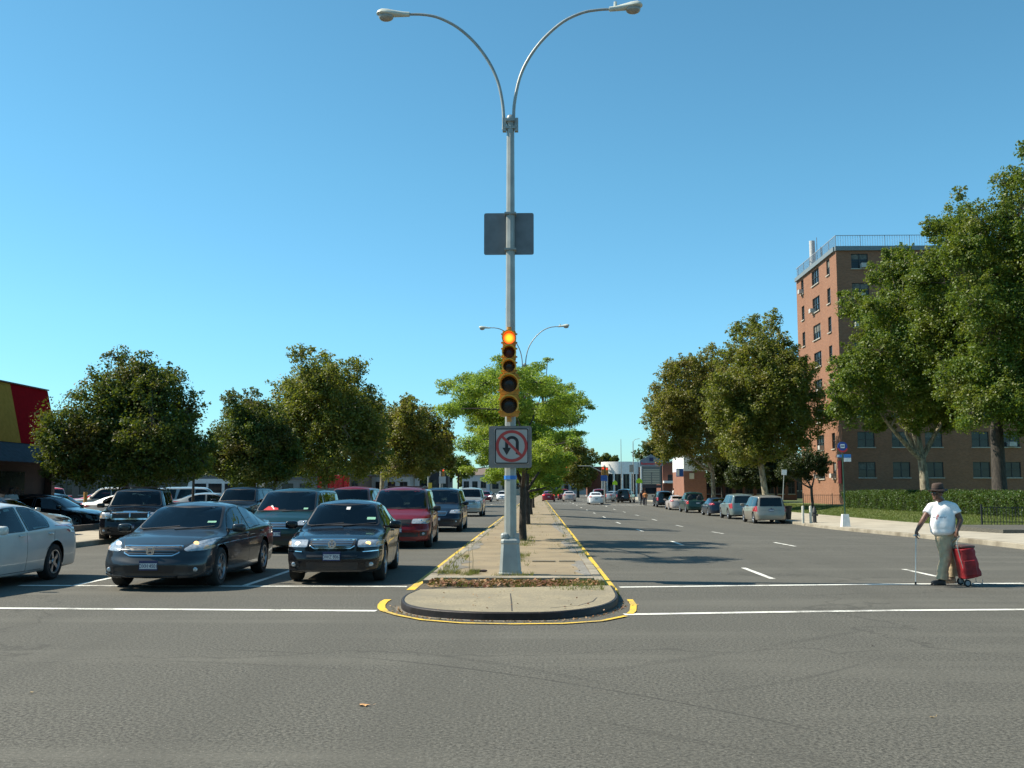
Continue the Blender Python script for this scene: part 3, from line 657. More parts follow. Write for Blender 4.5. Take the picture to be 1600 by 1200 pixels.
    # underside, cabin
    b = MB(); b.box((0, 0, .32), (L*.86, W*1.22, .22)); b.box((0, 0, .42), (L*.80, W*1.3, .10)); b.box((FX+.55 if S['fo'] > .7 else FX, 0, .36), (.3, W*1.5, .2)); A('underbody', None, b, [M_under], None, False)
    b = MB(); fl = .40*H; b.box((-.05*L, 0, fl), (.62*L, W*1.6, .06)); cx = L/2-S['wind_c']*L if 'wind_c' in S else L/2-.30*L
    b.sup((cx, 0, .56*H), (.5, W*1.62, .22), .35)
    ztop = .80*H
    for xs_ in ([cx-.85, cx-1.75]+([cx-2.5] if H > 1.7 and kind != 'pickup' else [])):
        for yy in (-.42*W, .42*W):
            b.sup((xs_, yy, .5*H), (.5, .48, .2), .4); b.sup((xs_-.28, yy, .62*H), (.16, .46, .36*H), .45, mod=lambda v: (v.x-v.z*.2, v.y, v.z)); b.sup((xs_-.36, yy, ztop+.02), (.1, .24, .16), .6)
    b.lathe([(.17, 0), (.185, .015), (.17, .03), (.16, .015), (.17, 0)], (cx-.36, .42*W, .62*H), 'x', 16)
    A('cabin_interior', None, b, [M_int])
    # wheels
    wt = .215; rim_r = r*.66
    for nm, x, y in (('wheel', FX, 1), ('wheel', FX, -1), ('wheel', RX, 1), ('wheel', RX, -1)):
        yc = y*(W-.02-wt/2); b = MB(); t = wt/2
        b.lathe([(rim_r, -t*.9), (rim_r+.02, -t), (r-.03, -t*1.0), (r-.008, -t*.8), (r, -t*.5), (r, t*.5), (r-.008, t*.8), (r-.03, t), (rim_r+.02, t), (rim_r, t*.9), (rim_r, -t*.9)], (x, yc, r), 'y', 36)
        A('wheel', None, b, [M_rubber])
        b = MB(); o = y*t*.75
        b.lathe([(rim_r, y*t*.95), (rim_r*.95, y*t*.97), (rim_r*.92, y*t*.7), (rim_r*.9, -y*t*.4), (.02, -y*t*.4)], (x, yc, r), 'y', 28, 1)
        b.lathe([(rim_r*1.01, y*t*.93), (rim_r*1.0, y*t*1.02), (rim_r*.93, y*t*.98), (rim_r*.90, y*t*.7)], (x, yc, r), 'y', 28, 0)
        ns = S.get('spokes', 7)
        for q in range(ns):
            a = 2*math.pi*q/ns; p0 = Vector((x+.03*math.cos(a), yc+o, r+.03*math.sin(a))); p1 = Vector((x+rim_r*.94*math.cos(a), yc+o*1.1, r+rim_r*.94*math.sin(a)))
            d = (p1-p0).normalized(); n_ = Vector((-d.z, 0, d.x)); 
            b.add([p0+n_*.028, p0-n_*.028, p1-n_*.034, p1+n_*.034]+[v-Vector((0, y*.03, 0)) for v in (p0+n_*.028, p0-n_*.028, p1-n_*.034, p1+n_*.034)], [(0, 1, 2, 3), (4, 7, 6, 5), (0, 4, 5, 1), (1, 5, 6, 2), (2, 6, 7, 3), (3, 7, 4, 0)])
        b.lathe([(.001, y*t*.95), (.05, y*t*.93), (.06, y*t*.7)], (x, yc, r), 'y', 14)
        A('rim', '^', b, [M_alu, M_under])
    CARS[kind] = (out, bvh, S); return CARS[kind]
def place_car(kind, S, pm, X, Y, rz, name, label, cat, group, det=2, lamps=None, z=None, plate=None, platecol=None, extra=None, trim=None):
    """X, Y = middle of the car"""
    root = empty(name, (X, Y, gz(X, Y)+.006 if z is None else z), rz, label, cat, group)
    if z is None and X > 1.4:
        dzdy = (gz(X, Y+1)-gz(X, Y-1))/2; root.rotation_euler = (0, -math.atan(dzdy)*math.sin(rz), rz)
    out, bvh, S = car_meshes(kind, S); stack = [None, None]
    for it in out:
        nm, par, me, role = it[:4]
        if det < 2 and nm in ('panel_gap', 'wiper', 'headlight_bulb', 'turn_lamp', 'fog_lamp', 'door_handle', 'lower_grille'): continue
        o = bpy.data.objects.new(nm, me); COL.objects.link(o)
        o.parent = root if par is None else last
        if par is None: last = o
        if role == 'paint': o.material_slots[0].link = 'OBJECT'; o.material_slots[0].material = pm
        mo = None
        if role in ('headL', 'headR') and lamps == 'front': mo = M_headlit
        if role == 'bulbL' and lamps in ('left', 'front'): mo = M_headlit
        if role == 'bulbR' and lamps == 'left': mo = M_amberlit
        if role == 'tail' and lamps == 'rear': mo = M_taillit
        if mo: o.material_slots[0].link = 'OBJECT'; o.material_slots[0].material = mo
        if role in ('plateF', 'plateB') and det > 1:
            xm, zz, sx = it[4]
            if platecol: o.material_slots[0].link = 'OBJECT'; o.material_slots[0].material = platecol
            if plate and ((sx > 0) == (plate[1] == 'F')):
                t = text(plate[0], .088, M_navy, o, 'plate_number', .001, (xm+.001*sx, 0, zz-.012), (math.pi/2, 0, sx*math.pi/2), .78)
    if extra: extra(root, bvh, S)
    return root
# ------------------------------------------------------------------ vehicles in the picture
P_grey = paint('slate', (.034, .041, .048), .55, .3); P_black = paint('black', (.004, .005, .008), .1, .22); P_dgreen = paint('dark_green', (.004, .026, .025), .3)
P_redv = paint('red', (.16, .004, .010), .3); P_navy = paint('navy', (.006, .013, .028), .3); P_silver = paint('silver', (.34, .36, .35), .5, .32); P_white = paint('white', (.72, .73, .72), .0)
P_gold = paint('gold', (.30, .27, .22), .5, .32); P_dsuv = paint('blue_black', (.006, .011, .018), .3); P_pick = paint('forest_green', (.015, .045, .035), .35); P_lgreen = paint('pale_green', (.20, .25, .24), .5)
P_pearl = paint('pale_silver', (.56, .58, .56), .15, .35); P_beige = paint('beige', (.45, .40, .33), .1); P_bred = paint('bright_red', (.5, .02, .03), .1); P_dred = paint('dark_red', (.18, .012, .02), .3); P_pinkw = paint('champagne', (.50, .42, .38), .3)
def badge_h(root, bvh, S):
    PF = Proj(bvh, 'x', 1); g = [c for c in root.children if c.name.startswith('grille')][0]; W, H = S['W']/2, S['H']; z = .45*H
    h = PF.hit((0, z), .03); xm = h.x+.012; b = MB()
    ring = rounded([(-.068, z+.058), (.068, z+.058), (.052, z-.056), (-.052, z-.056)], .03)
    for i in range(len(ring)): a, c = ring[i], ring[(i+1) % len(ring)]; b.bar((xm, a.x, a.y), (xm, c.x, c.y), .009, .012) if (c-a).length > 1e-4 else None
    b.bar((xm, -.042, z+.05), (xm, -.032, z-.046), .017, .012); b.bar((xm, .042, z+.05), (xm, .032, z-.046), .017, .012); b.bar((xm, -.03, z), (xm, .03, z), .011, .012)
    b.build('badge', M_chrome, g)
    b = MB(); PF.ribbon(b, [(-.92*W, .20*H), (-.7*W, .165*H), (-.3*W, .155*H), (.3*W, .155*H), (.7*W, .165*H), (.92*W, .20*H)], .035, .018); b.build('bumper_lip', S_paint(root), root, smooth=True)
def S_paint(root): return [c for c in root.children if c.name.startswith('body')][0].material_slots[0].material
def badge_v(root, bvh, S):
    PF = Proj(bvh, 'x', 1); g = [c for c in root.children if c.name.startswith('grille')][0]; H = S['H']; z = .475*H; W = S['W']/2
    xm = PF.hit((0, z), .03).x+.004; b = MB(); n = 24; rr = .062
    for i in range(n):
        a, c = 2*math.pi*i/n, 2*math.pi*(i+1)/n; b.bar((xm, rr*math.cos(a), z+rr*math.sin(a)), (xm, rr*math.cos(c), z+rr*math.sin(c)), .009, .014)
    for a, c in (((-.026, .05), (0, .008)), ((.026, .05), (0, .008)), ((-.053, .022), (-.024, -.048)), ((-.024, -.048), (0, -.004)), ((0, -.004), (.024, -.048)), ((.024, -.048), (.053, .022))):
        b.bar((xm, a[0], z+a[1]), (xm, c[0], z+c[1]), .009, .012)
    b.build('badge', M_chrome, g)
    b = MB(); PF.ribbon(b, [(-.96*W, .40*H), (-.6*W, .385*H)], .018, .016); PF.ribbon(b, [(.6*W, .385*H), (.96*W, .40*H)], .018, .016); b.build('bumper_trim', M_chrome, root)
    b = MB(); PF.ribbon(b, [(-.50*W, .335*H), (.50*W, .335*H)], .045, .016)
    for k in range(3): PF.ribbon(b, [(-.86*W, (.215+.018*k)*H), (-.66*W, (.21+.018*k)*H)], .010, .012)
    b.build('bumper_strip', M_black, root)
def sticker(polys, mats, name='sticker'):
    def f(root, bvh, S):
        PF = Proj(bvh, 'x', 1); W, H = S['W']/2, S['H']
        for p, m in zip(polys, mats):
            b = MB(); PF.patch(b, [(y*W, z*H) for y, z in p], .010, rnd=.01, edge=False); b.build(name, m, root)
    return f
SK = sticker([[(.50, .735), (.66, .735), (.66, .755), (.50, .755)]], [M_green_st])
def both(*fs):
    def g(*a):
        for f in fs: f(*a)
    return g
TG = 'cars waiting at the crossing in the oncoming lanes'
FACE = -math.pi/2
ACC = dict(ACCORD, bars=3, spokes=7, pz=.29, gw=.024, bw=.004); PAS = dict(PASSAT, bars=4, pz=.335, gw=.016, spokes=10)
place_car('accord', ACC, P_grey, -6.36, 16.55+2.46, FACE+R(.5), 'sedan_car', 'slate grey sedan with chrome winged grille and H badge, first behind the crosswalk', 'car', TG, plate=('DXH 4501', 'F'), lamps='left', extra=both(badge_h, SK))
place_car('passat', PAS, P_black, -3.72, 17.75+2.35, FACE+R(3.2), 'sedan_car', 'black sedan with round chrome badge in slatted grille, first beside the median', 'car', TG, plate=('DWZ 8067', 'F'), lamps='left', extra=both(badge_v, sticker([[(.50, .735), (.68, .735), (.68, .765), (.50, .765)], [(.02, .86), (.10, .86), (.11, .895), (.02, .895)]], [M_green_st, M_white])))
MAX = dict(SEDAN, L=4.9, W=1.80, H=1.44, wb=2.75, spokes=5, bars=3, glass=M_glassl)
place_car('maxima', MAX, P_pearl, -9.80, 15.15+2.30, FACE, 'sedan_car', 'pale silver sedan cut off by the left edge of the photo', 'car', TG)
VG = dict(VAN, L=5.1, W=1.94, H=1.70, mould=True, bars=3)
place_car('van', VG, P_dgreen, -6.85, 26.3+2.55, FACE+R(1), 'minivan', 'dark green minivan with a red cloth on the dashboard, behind the slate grey sedan', 'minivan', TG, extra=both(sticker([[(-.62, .638), (-.50, .70), (-.42, .69), (-.22, .672), (-.18, .638)], [(-.45, .70), (-.40, .715), (-.30, .655), (-.34, .65)], [(.50, .65), (.62, .65), (.62, .675), (.50, .675)]], [M_red2, M_white, M_green_st], 'dashboard_cloth')), plate=('CVK 2198', 'F'))
VR = dict(VAN, L=4.75, W=1.93, H=1.74, rack=True, bars=3, gmat=M_black, mirror=None, head=[(.42, .40), (.90, .395), (.95, .44), (.93, .475), (.45, .47)])
place_car('van_red', VR, P_redv, -4.05, 28.4+2.4, FACE+R(2.5), 'minivan', 'red minivan with a black roof rack, behind the black sedan', 'minivan', TG)
VB = dict(VAN, H=1.74, rack=False, bars=2)
place_car('van_blue', VB, P_navy, -3.95, 39.5+2.5, FACE+R(.5), 'minivan', 'navy minivan directly behind the red minivan', 'minivan', TG)
SU = dict(SUV)
place_car('suv', SU, P_redv, -7.15, 37+2.4, FACE, 'suv_car', 'dark red suv whose roof shows above the dark green minivan', 'suv', TG, det=1)
place_car('suv', SU, P_silver, -4.3, 62+2.4, FACE, 'suv_car', 'silver and dark suv coming up behind the navy minivan', 'suv', TG, det=1)
place_car('suv', SU, P_dsuv, -12.6, 41+2.4, FACE+R(0), 'suv_car', 'blue black suv seen over the roof of the slate grey sedan', 'suv', 'cars along the left kerb', det=1)
DUR = dict(SUV, L=4.45, W=1.92, H=1.72, rack=True, bars=0, cross=True, gw=.06, head=[(.60, .45), (.94, .45), (.95, .55), (.60, .55)], grille=[(-.55, .44), (.55, .44), (.56, .56), (-.56, .56)])
place_car('durango', DUR, P_black, -12.9, 30.6+2.15, FACE+R(14), 'suv_car', 'black suv with a big chrome crossbar grille pulling out by the left kerb', 'suv', 'cars along the left kerb', plate=('CGB 7720', 'F'))
place_car('sedan_low', dict(SEDAN, H=1.38), P_silver, -18.1, 33.6, 0, 'sedan_car', 'silver sedan parked side on behind the low wall, partly behind the pale silver sedan', 'car', 'cars in the shop parking lot', det=1, z=.03)
place_car('sedan_low', dict(SEDAN, H=1.38), P_black, -19.7, 40.5, 0, 'sedan_car', 'black sedan parked side on in the lot just beyond the silver one', 'car', 'cars in the shop parking lot', det=1, z=.03)
place_car('sedan', dict(SEDAN), P_white, -18.4, 46, R(-10), 'sedan_car', 'white sedan nosing out between the black sedan and the tree in the lot', 'car', 'cars in the shop parking lot', det=1, z=.03)
place_car('suv', SU, P_beige, -24.6, 58, R(195), 'suv_car', 'beige high sided wagon in the lot left of the big tree trunk', 'suv', 'cars in the shop parking lot', det=1, z=.03)
place_car('sedan', dict(SEDAN), P_navy, -23.4, 48, FACE, 'sedan_car', 'navy sedan parked nose out in the shadow near the shop', 'car', 'cars in the shop parking lot', det=1, z=.03)
place_car('suv', SU, P_bred, -30.0, 62, FACE+.5, 'suv_car', 'bright red suv behind the navy sedan by the shop', 'suv', 'cars in the shop parking lot', det=1, z=.03)
place_car('sedan', dict(SEDAN), P_bred, -27.2, 64, R(20), 'sedan_car', 'bright red sedan half hidden left of the beige wagon', 'car', 'cars in the shop parking lot', det=1, z=.03)
place_car('sedan', dict(SEDAN), P_dsuv, -20.6, 41, FACE, 'sedan_car', 'blue black sedan in deep shade beside the shop front', 'car', 'cars in the shop parking lot', det=1, z=.03)
for X, Y, pm, k, lb in ((-19.5, 58, P_silver, 'suv', 'silver suv in the lot right of the big dark tree'), (-17.8, 55, P_silver, 'sedan', 'silver sedan between the big tree and the small round tree'), (-20.5, 72, P_navy, 'sedan', 'navy sedan beside the white bus'), (-17.6, 68, P_redv, 'sedan', 'dark red sedan behind the trunk of the round tree')):
    place_car(k, dict(SEDAN) if k == 'sedan' else SU, pm, X, Y, R(15), 'suv_car' if k == 'suv' else 'sedan_car', lb, k if k == 'suv' else 'car', 'cars in the shop parking lot', det=1, z=.03)
for X, Y, pm, k, lb, lm in ((-7.2, 140, P_dred, 'sedan', 'far dark red car coming with its headlights on', 'front'), (-5.2, 152, P_white, 'sedan', 'far white car coming beside the median', 'front'), (-9.9, 160, P_silver, 'sedan', 'far silver sedan parked beyond the silver and dark suv', None), (-11.6, 150, P_white, 'suv', 'far white suv at the left kerb', None), (-8.6, 175, P_navy, 'sedan', 'farthest navy sedan on the left road', None)):
    place_car(k, dict(SEDAN) if k == 'sedan' else SU, pm, X, Y, FACE, 'sedan_car', lb, 'car', 'distant oncoming cars', det=1, lamps=lm)
# parked on the right, tails to the camera
AW = math.pi/2; RG = 'cars parked along the right kerb'
def at_x(px, Y): return P(px, 765, Y).x
GV = dict(VAN, L=4.75, W=1.93, H=1.73, bars=2, dark=True)
place_car('van_gold', GV, P_gold, 14.05, 61.5+2.4, AW-R(.5), 'minivan', 'gold beige minivan parked nearest at the right kerb', 'minivan', RG, plate=('BKS 5531', 'B'))
place_car('suv', SU, P_lgreen, 14.2, 70.5+2.4, AW, 'suv_car', 'pale green suv parked just ahead of the gold minivan', 'suv', RG)
place_car('sedan', dict(SEDAN), P_navy, 14.2, 79+2.4, AW, 'sedan_car', 'navy sedan parked between the pale green suv and the pickup', 'car', RG)
place_car('pickup', dict(PICKUP), P_pick, 14.1, 90+2.7, AW, 'pickup_truck', 'dark green pickup truck parked at the right kerb', 'pickup', RG)
place_car('sedan', dict(SEDAN), P_pinkw, 14.0, 101+2.4, AW, 'sedan_car', 'champagne sedan parked ahead of the green pickup', 'car', RG, det=1)
place_car('suv', SU, P_dsuv, 13.9, 111+2.4, AW, 'suv_car', 'blue black suv parked farthest along the near block on the right', 'suv', RG, det=1)
FG = 'cars driving away in the distance'
place_car('suv', SU, P_black, at_x(978, 133), 133, AW-.25, 'suv_car', 'black suv turning by the far right corner', 'suv', FG, det=1)
place_car('sedan', dict(SEDAN), P_silver, at_x(958, 140), 140, AW-.5, 'sedan_car', 'silver sedan beside the black suv at the far corner', 'car', FG, det=1)
place_car('sedan', dict(SEDAN), P_white, at_x(930, 122), 122, AW, 'sedan_car', 'white sedan driving away in the third lane', 'car', FG, det=1)
place_car('suv', SU, P_dred, at_x(935, 134), 134, AW, 'suv_car', 'dark suv hidden behind the white sedan driving away', 'suv', FG, det=1, lamps='rear')
place_car('sedan', dict(SEDAN), P_pinkw, at_x(889, 142), 142, AW, 'sedan_car', 'champagne sedan driving away in the middle lane', 'car', FG, det=1)
place_car('suv', SU, P_dred, at_x(880, 160), 160, AW, 'suv_car', 'dark red suv ahead of the champagne sedan', 'suv', FG, det=1, lamps='rear')
place_car('sedan', dict(SEDAN), P_dred, at_x(857, 140), 140, AW, 'sedan_car', 'dark red sedan driving away beside the median', 'car', FG, det=1, lamps='rear')
place_car('sedan', dict(SEDAN), P_navy, at_x(868, 170), 170, AW, 'sedan_car', 'navy sedan farthest down the right road', 'car', FG, det=1)
# ------------------------------------------------------------------ trees
def leafmat(name, c1, c2, c3=None, trans=.3):
    m, nt, b, N, Lk = newmat(name); N.remove(b); out = N['Material Output']
    g = N.new('ShaderNodeNewGeometry'); v = mapped(N, Lk); big = noise(N, Lk, v, .55, 3)
    col = node_mix(N, Lk, g.outputs['Random Per Island'], c1, c2)
    if c3: col = node_mix(N, Lk, rng(N, Lk, big, .50, .66), col, c3)
    d = N.new('ShaderNodeBsdfDiffuse'); t = N.new('ShaderNodeBsdfTranslucent'); gl = N.new('ShaderNodeBsdfGlossy'); gl.inputs['Roughness'].default_value = .5
    Lk.new(col, d.inputs[0]); Lk.new(node_mix(N, Lk, .35, col, (.35, .42, .02)), t.inputs[0])
    a = N.new('ShaderNodeMixShader'); a.inputs[0].default_value = trans; Lk.new(d.outputs[0], a.inputs[1]); Lk.new(t.outputs[0], a.inputs[2])
    c = N.new('ShaderNodeMixShader'); c.inputs[0].default_value = .03; Lk.new(a.outputs[0], c.inputs[1]); Lk.new(gl.outputs[0], c.inputs[2]); Lk.new(c.outputs[0], out.inputs[0]); return m
L_dark = leafmat('dark_maple_leaf', (.030, .058, .010), (.080, .120, .018), (.105, .085, .02), .32)
L_oliv = leafmat('olive_plane_leaf', (.080, .102, .014), (.175, .19, .03), (.19, .16, .030), .45)
L_oliv2 = leafmat('dry_plane_leaf', (.085, .098, .015), (.20, .185, .032), (.20, .15, .032), .42)
L_green = leafmat('green_plane_leaf', (.045, .092, .011), (.125, .19, .022), (.13, .15, .022), .42)
L_loc = leafmat('locust_leaf', (.10, .20, .022), (.24, .36, .04), (.31, .40, .04), .55)
L_hedge = leafmat('hedge_leaf', (.025, .055, .012), (.06, .12, .02), None, .25)
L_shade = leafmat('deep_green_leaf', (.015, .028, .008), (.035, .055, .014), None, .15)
def bark(name, c1, c2, sc=3):
    m, nt, b, N, Lk = newmat(name); v = mapped(N, Lk, (1, 1, .35)); n = noise(N, Lk, v, sc*2, 5, .7)
    Lk.new(node_mix(N, Lk, rng(N, Lk, n, .42, .56), c1, c2), b.inputs['Base Color']); b.inputs['Roughness'].default_value = .9; bump(N, Lk, b, n, .6, .03); return m
B_plane = bark('plane_bark', (.34, .30, .21), (.13, .11, .075)); B_dark = bark('dark_bark', (.06, .05, .04), (.03, .026, .022), 6)
def leaves(centers, rads, n, ls, rg, flat=1.0, asp=.6, up=.3):
    """quads of leaf size ls gathered in soft clumps"""
    C = np.array(centers); Rr = np.array(rads); w = Rr**2; idx = rg.choice(len(C), n, p=w/w.sum())
    d = rg.normal(size=(n, 3)); d /= np.linalg.norm(d, axis=1)[:, None]; rr = rg.random(n)**.45
    p = C[idx]+d*(rr*Rr[idx])[:, None]*np.array([1, 1, flat])
    nrm = rg.normal(size=(n, 3))+d*.5; nrm[:, 2] = np.abs(nrm[:, 2])*.8+up; nrm /= np.linalg.norm(nrm, axis=1)[:, None]
    t = np.cross(nrm, rg.normal(size=(n, 3))); t /= np.linalg.norm(t, axis=1)[:, None]; bt = np.cross(nrm, t)
    s = (ls*(.6+.8*rg.random(n)))[:, None]
    V = np.stack([p-t*s*.5, p+bt*s*asp*.5-t*s*.05, p+t*s*.5, p-bt*s*asp*.5-t*s*.05], 1).reshape(-1, 3)
    return V
def leafmesh(name, V, mt):
    n = len(V)//4; me = bpy.data.meshes.new(name); me.vertices.add(n*4); me.vertices.foreach_set('co', V.astype(np.float32).ravel())
    me.loops.add(n*4); me.loops.foreach_set('vertex_index', np.arange(n*4, dtype=np.int32)); me.polygons.add(n)
    me.polygons.foreach_set('loop_start', np.arange(0, n*4, 4, dtype=np.int32)); me.update(calc_edges=True); me.validate(); me.materials.append(mt); return me
TREES = {}
def tree(name, px, Y, lobes, lmat, bmat, nleaf, ls, label, group, seed=1, trunk_r=.2, fork=None, base=None, lean=0, flat=1.0, asp=.6, clump=.30, nc=26, dy=1.0, roots=None, ztr=None, keep=.9):
    """lobes: (photo px, py, radius px) at distance Y"""
    rg = np.random.default_rng(seed); rr = random.Random(seed); sc = Y/FPX
    bx = P(px, 765, Y).x; bz = (gz(bx, Y) if bx < 15 else lz(bx, Y)) if base is None else base
    root = empty(name, (bx, Y, bz), 0, label, 'tree', group)
    Ls = []
    xm = sum(l[0] for l in lobes)/len(lobes); half = (max(l[0]+l[2] for l in lobes)-min(l[0]-l[2] for l in lobes))/2*sc
    for i, lb_ in enumerate(lobes):
        lx, ly, lr = lb_[:3]
        if len(lb_) > 3: q_ = P(lx, ly, Y+lb_[3]); Ls.append((Vector((q_.x-bx, lb_[3], q_.z-bz)), lr*(Y+lb_[3])/FPX)); continue
        p = P(lx, ly, Y); r = lr*sc; off = max(0, half*.75*dy-r*.5)*(1-min(1, abs(lx-xm)*sc/half)**2)**.5
        yo = rr.uniform(-1, 1)*off
        k = (Y+yo)/Y      # keep the lobe at its own real place while standing nearer or farther
        Ls.append((Vector((p.x-bx, yo, p.z-bz)), r))
        if dy > 0 and lr > 32: yo2 = -yo*.9+rr.uniform(-.3, .3)*off; Ls.append((Vector((p.x-bx+rr.uniform(-.3, .3)*r, yo2, p.z-bz-r*.1)), r*.92))
    cs, rs = [], []; twigs = []
    for c, r in Ls:
        m = max(6, int(nc*(.5+.5*min(2, r/(half*.3)))))
        for _ in range(m):
            d = Vector((rr.gauss(0, 1), rr.gauss(0, 1), rr.gauss(0, 1))).normalized(); q = c+Vector((d.x, d.y, d.z*flat))*r*rr.uniform(.40, 1.08)
            cs.append(q); rs.append(r*clump*1.12*rr.uniform(.5, 1.3)); twigs.append((c, q, r))
    if flat == 1.0:
        for c, r in Ls:
            for _ in range(3):
                d = Vector((rr.gauss(0, 1), rr.gauss(0, 1), abs(rr.gauss(.6, .7)))).normalized(); q = c+d*r*rr.uniform(1.1, 1.38)
                cs.append(q); rs.append(r*.15); cs.append(c+d*r*.98); rs.append(r*.2); twigs.append((c, q, r))
    keepn = [i for i in range(len(cs)) if rr.random() < keep]
    V = np.concatenate([leaves([cs[i] for i in keepn], [rs[i] for i in keepn], int(nleaf*1.65), ls*.72, rg, flat if flat < 1 else .85, asp), leaves([c for c, r in Ls], [r*1.12 for c, r in Ls], int(nleaf*.6), ls*.72, rg, flat, asp)])
    link('crown', leafmesh('crown', V, lmat), root)
    # trunk and limbs
    b = MB(); top = fork if fork is not None else .35; zf = (P(px, top, Y).z-bz) if top > 5 else top*max(c.z for c, r in Ls)
    tp = Vector((P(px+lean, 765, Y).x-bx, 0, zf)); r0 = trunk_r
    b.tube([(0, 0, -.2), (0, 0, .1), tuple(tp*.35+Vector((rr.uniform(-.05, .05), 0, 0))), tuple(tp*.7), tuple(tp)], [r0*1.35, r0*1.12, r0*.95, r0*.85, r0*.8], 12, cap=False)
    b.build('trunk', bmat, root, smooth=True, fixn=False)
    b = MB()
    ng = 5 if len(Ls) > 9 else 3; seeds = [Ls[int(i*len(Ls)/ng)][0].copy() for i in range(ng)]
    for _ in range(6):
        gr_ = [[] for _ in range(ng)]
        for c, r in Ls: gr_[min(range(ng), key=lambda k: (seeds[k]-c).length)].append(c)
        seeds = [sum(g, Vector())/len(g) if g else s_ for g, s_ in zip(gr_, seeds)]
    mains = []
    for g in seeds:
        s = tp*rr.uniform(.9, 1.0); e = tp+(g-tp)*.85; mid = tp+(g-tp)*.45+Vector((rr.uniform(-.12, .12), rr.uniform(-.12, .12), -.06 if abs(g.x) > g.z*.4 else .05))*(g-tp).length
        pts = [s*(1-t)**2+mid*2*t*(1-t)+e*t*t for t in (0, .12, .25, .4, .55, .7, .85, 1)]; w = r0*.62
        b.tube(pts, [w, w*.9, w*.8, w*.68, w*.56, w*.46, w*.36, w*.26], 9, cap=False); mains.append(pts)
    for c, r in Ls:
        m_ = min(mains, key=lambda m: min((q-c).length for q in m)); s = min(m_[2:], key=lambda q: (q-c).length+(q.z-c.z)*.5); e = c; mid = (s+e)/2+Vector((rr.uniform(-.15, .15), rr.uniform(-.15, .15), .05))*(e-s).length
        pts = [s*(1-t)**2+mid*2*t*(1-t)+e*t*t for t in (0, .2, .4, .6, .8, 1)]; w = min(r0*.28, .018+.03*r**.8)
        b.tube(pts, [w, w*.85, w*.7, w*.55, w*.42, w*.25], 7, cap=False)
    for c, q, r in twigs:
        if rr.random() < .55: b.tube([c, (c+q)/2+Vector((0, 0, .06*r)), q], [.014+r*.012, .01+r*.007, .006], 4, cap=False)
    b.build('limbs', bmat, root, smooth=True, fixn=False)
    TREES[label] = root; return root
GL = 'street trees along the left pavement'; GR = 'plane trees on the right lawn'; GM = 'honey locust trees on the median'
tree('maple_tree', 193, 39, [(228, 575, 26), (205, 592, 34), (165, 595, 32), (258, 612, 38), (232, 622, 50), (175, 635, 48), (285, 640, 30), (118, 665, 40), (200, 668, 60), (262, 672, 48), (300, 668, 26), (150, 700, 56), (95, 688, 28), (230, 712, 56), (105, 722, 36), (285, 708, 34), (200, 722, 38), (240, 735, 28), (105, 736, 16), (215, 570, 20), (190, 575, 20), (195, 620, 40), (225, 690, 50), (160, 670, 46), (120, 695, 34), (275, 735, 24), (310, 690, 18), (80, 660, 14)],
     L_dark, B_dark, 52000, .15, 'broad dark maple tree with rusty tips, largest on the left', GL, 11, .22, 742, base=0, clump=.28)
tree('round_tree', 395, 53, [(395, 640, 26), (372, 655, 30), (420, 662, 30), (395, 685, 46), (350, 695, 26), (440, 700, 26), (365, 722, 32), (420, 728, 34), (392, 742, 26), (340, 728, 18), (335, 705, 18), (390, 660, 34), (395, 715, 44), (450, 685, 18), (455, 718, 18), (375, 628, 14)],
     L_dark, B_dark, 36000, .17, 'dark round topped tree right of the broad maple', GL, 12, .2, 745, base=0)
tree('young_tree', 302, 46, [(296, 700, 18), (312, 722, 18), (288, 726, 15), (300, 738, 10)], L_green, B_dark, 5000, .14, 'small young tree between the maple and the round topped tree', GL, 13, .07, 745, base=0)
tree('plane_tree', 505, 78, [(478, 562, 18), (500, 580, 32), (555, 574, 20), (528, 598, 34), (450, 612, 32), (575, 622, 24), (488, 630, 44), (545, 640, 42), (452, 664, 36), (510, 684, 44), (572, 680, 34), (470, 710, 34), (545, 718, 36), (500, 735, 28), (490, 600, 34), (535, 625, 40), (480, 655, 40), (545, 670, 44), (585, 660, 24), (440, 635, 22), (590, 710, 26), (500, 555, 14), (485, 548, 8)],
     L_oliv, B_plane, 46000, .26, 'tall olive plane tree in the middle of the left row', GL, 14, .28, 735, base=0, lean=3, keep=.85)
tree('plane_tree', 597, 100, [(625, 640, 18), (650, 650, 22), (605, 660, 26), (640, 678, 34), (678, 678, 20), (600, 702, 30), (645, 712, 32), (682, 706, 22), (620, 730, 24), (625, 670, 30), (660, 690, 30), (590, 640, 18), (700, 690, 16), (640, 628, 12), (585, 680, 24), (668, 650, 20), (690, 665, 16), (665, 722, 22), (600, 725, 22)], L_oliv2, B_plane, 26000, .30, 'yellowing plane tree right of the tall olive one', GL, 15, .25, 735, base=0, keep=.85)
tree('plane_tree', 645, 124, [(672, 688, 18), (695, 694, 15), (660, 710, 22), (688, 716, 20), (700, 722, 12), (655, 730, 16)], L_oliv2, B_plane, 12000, .34, 'last plane tree of the left row, near the far lights', GL, 16, .25, 742, base=0, keep=.85)
tree('young_tree', 716, 135, [(716, 725, 14), (728, 735, 13), (705, 735, 10)], L_green, B_dark, 3500, .3, 'small bright green tree beyond the left row', GL, 17, .12, 745, base=0)
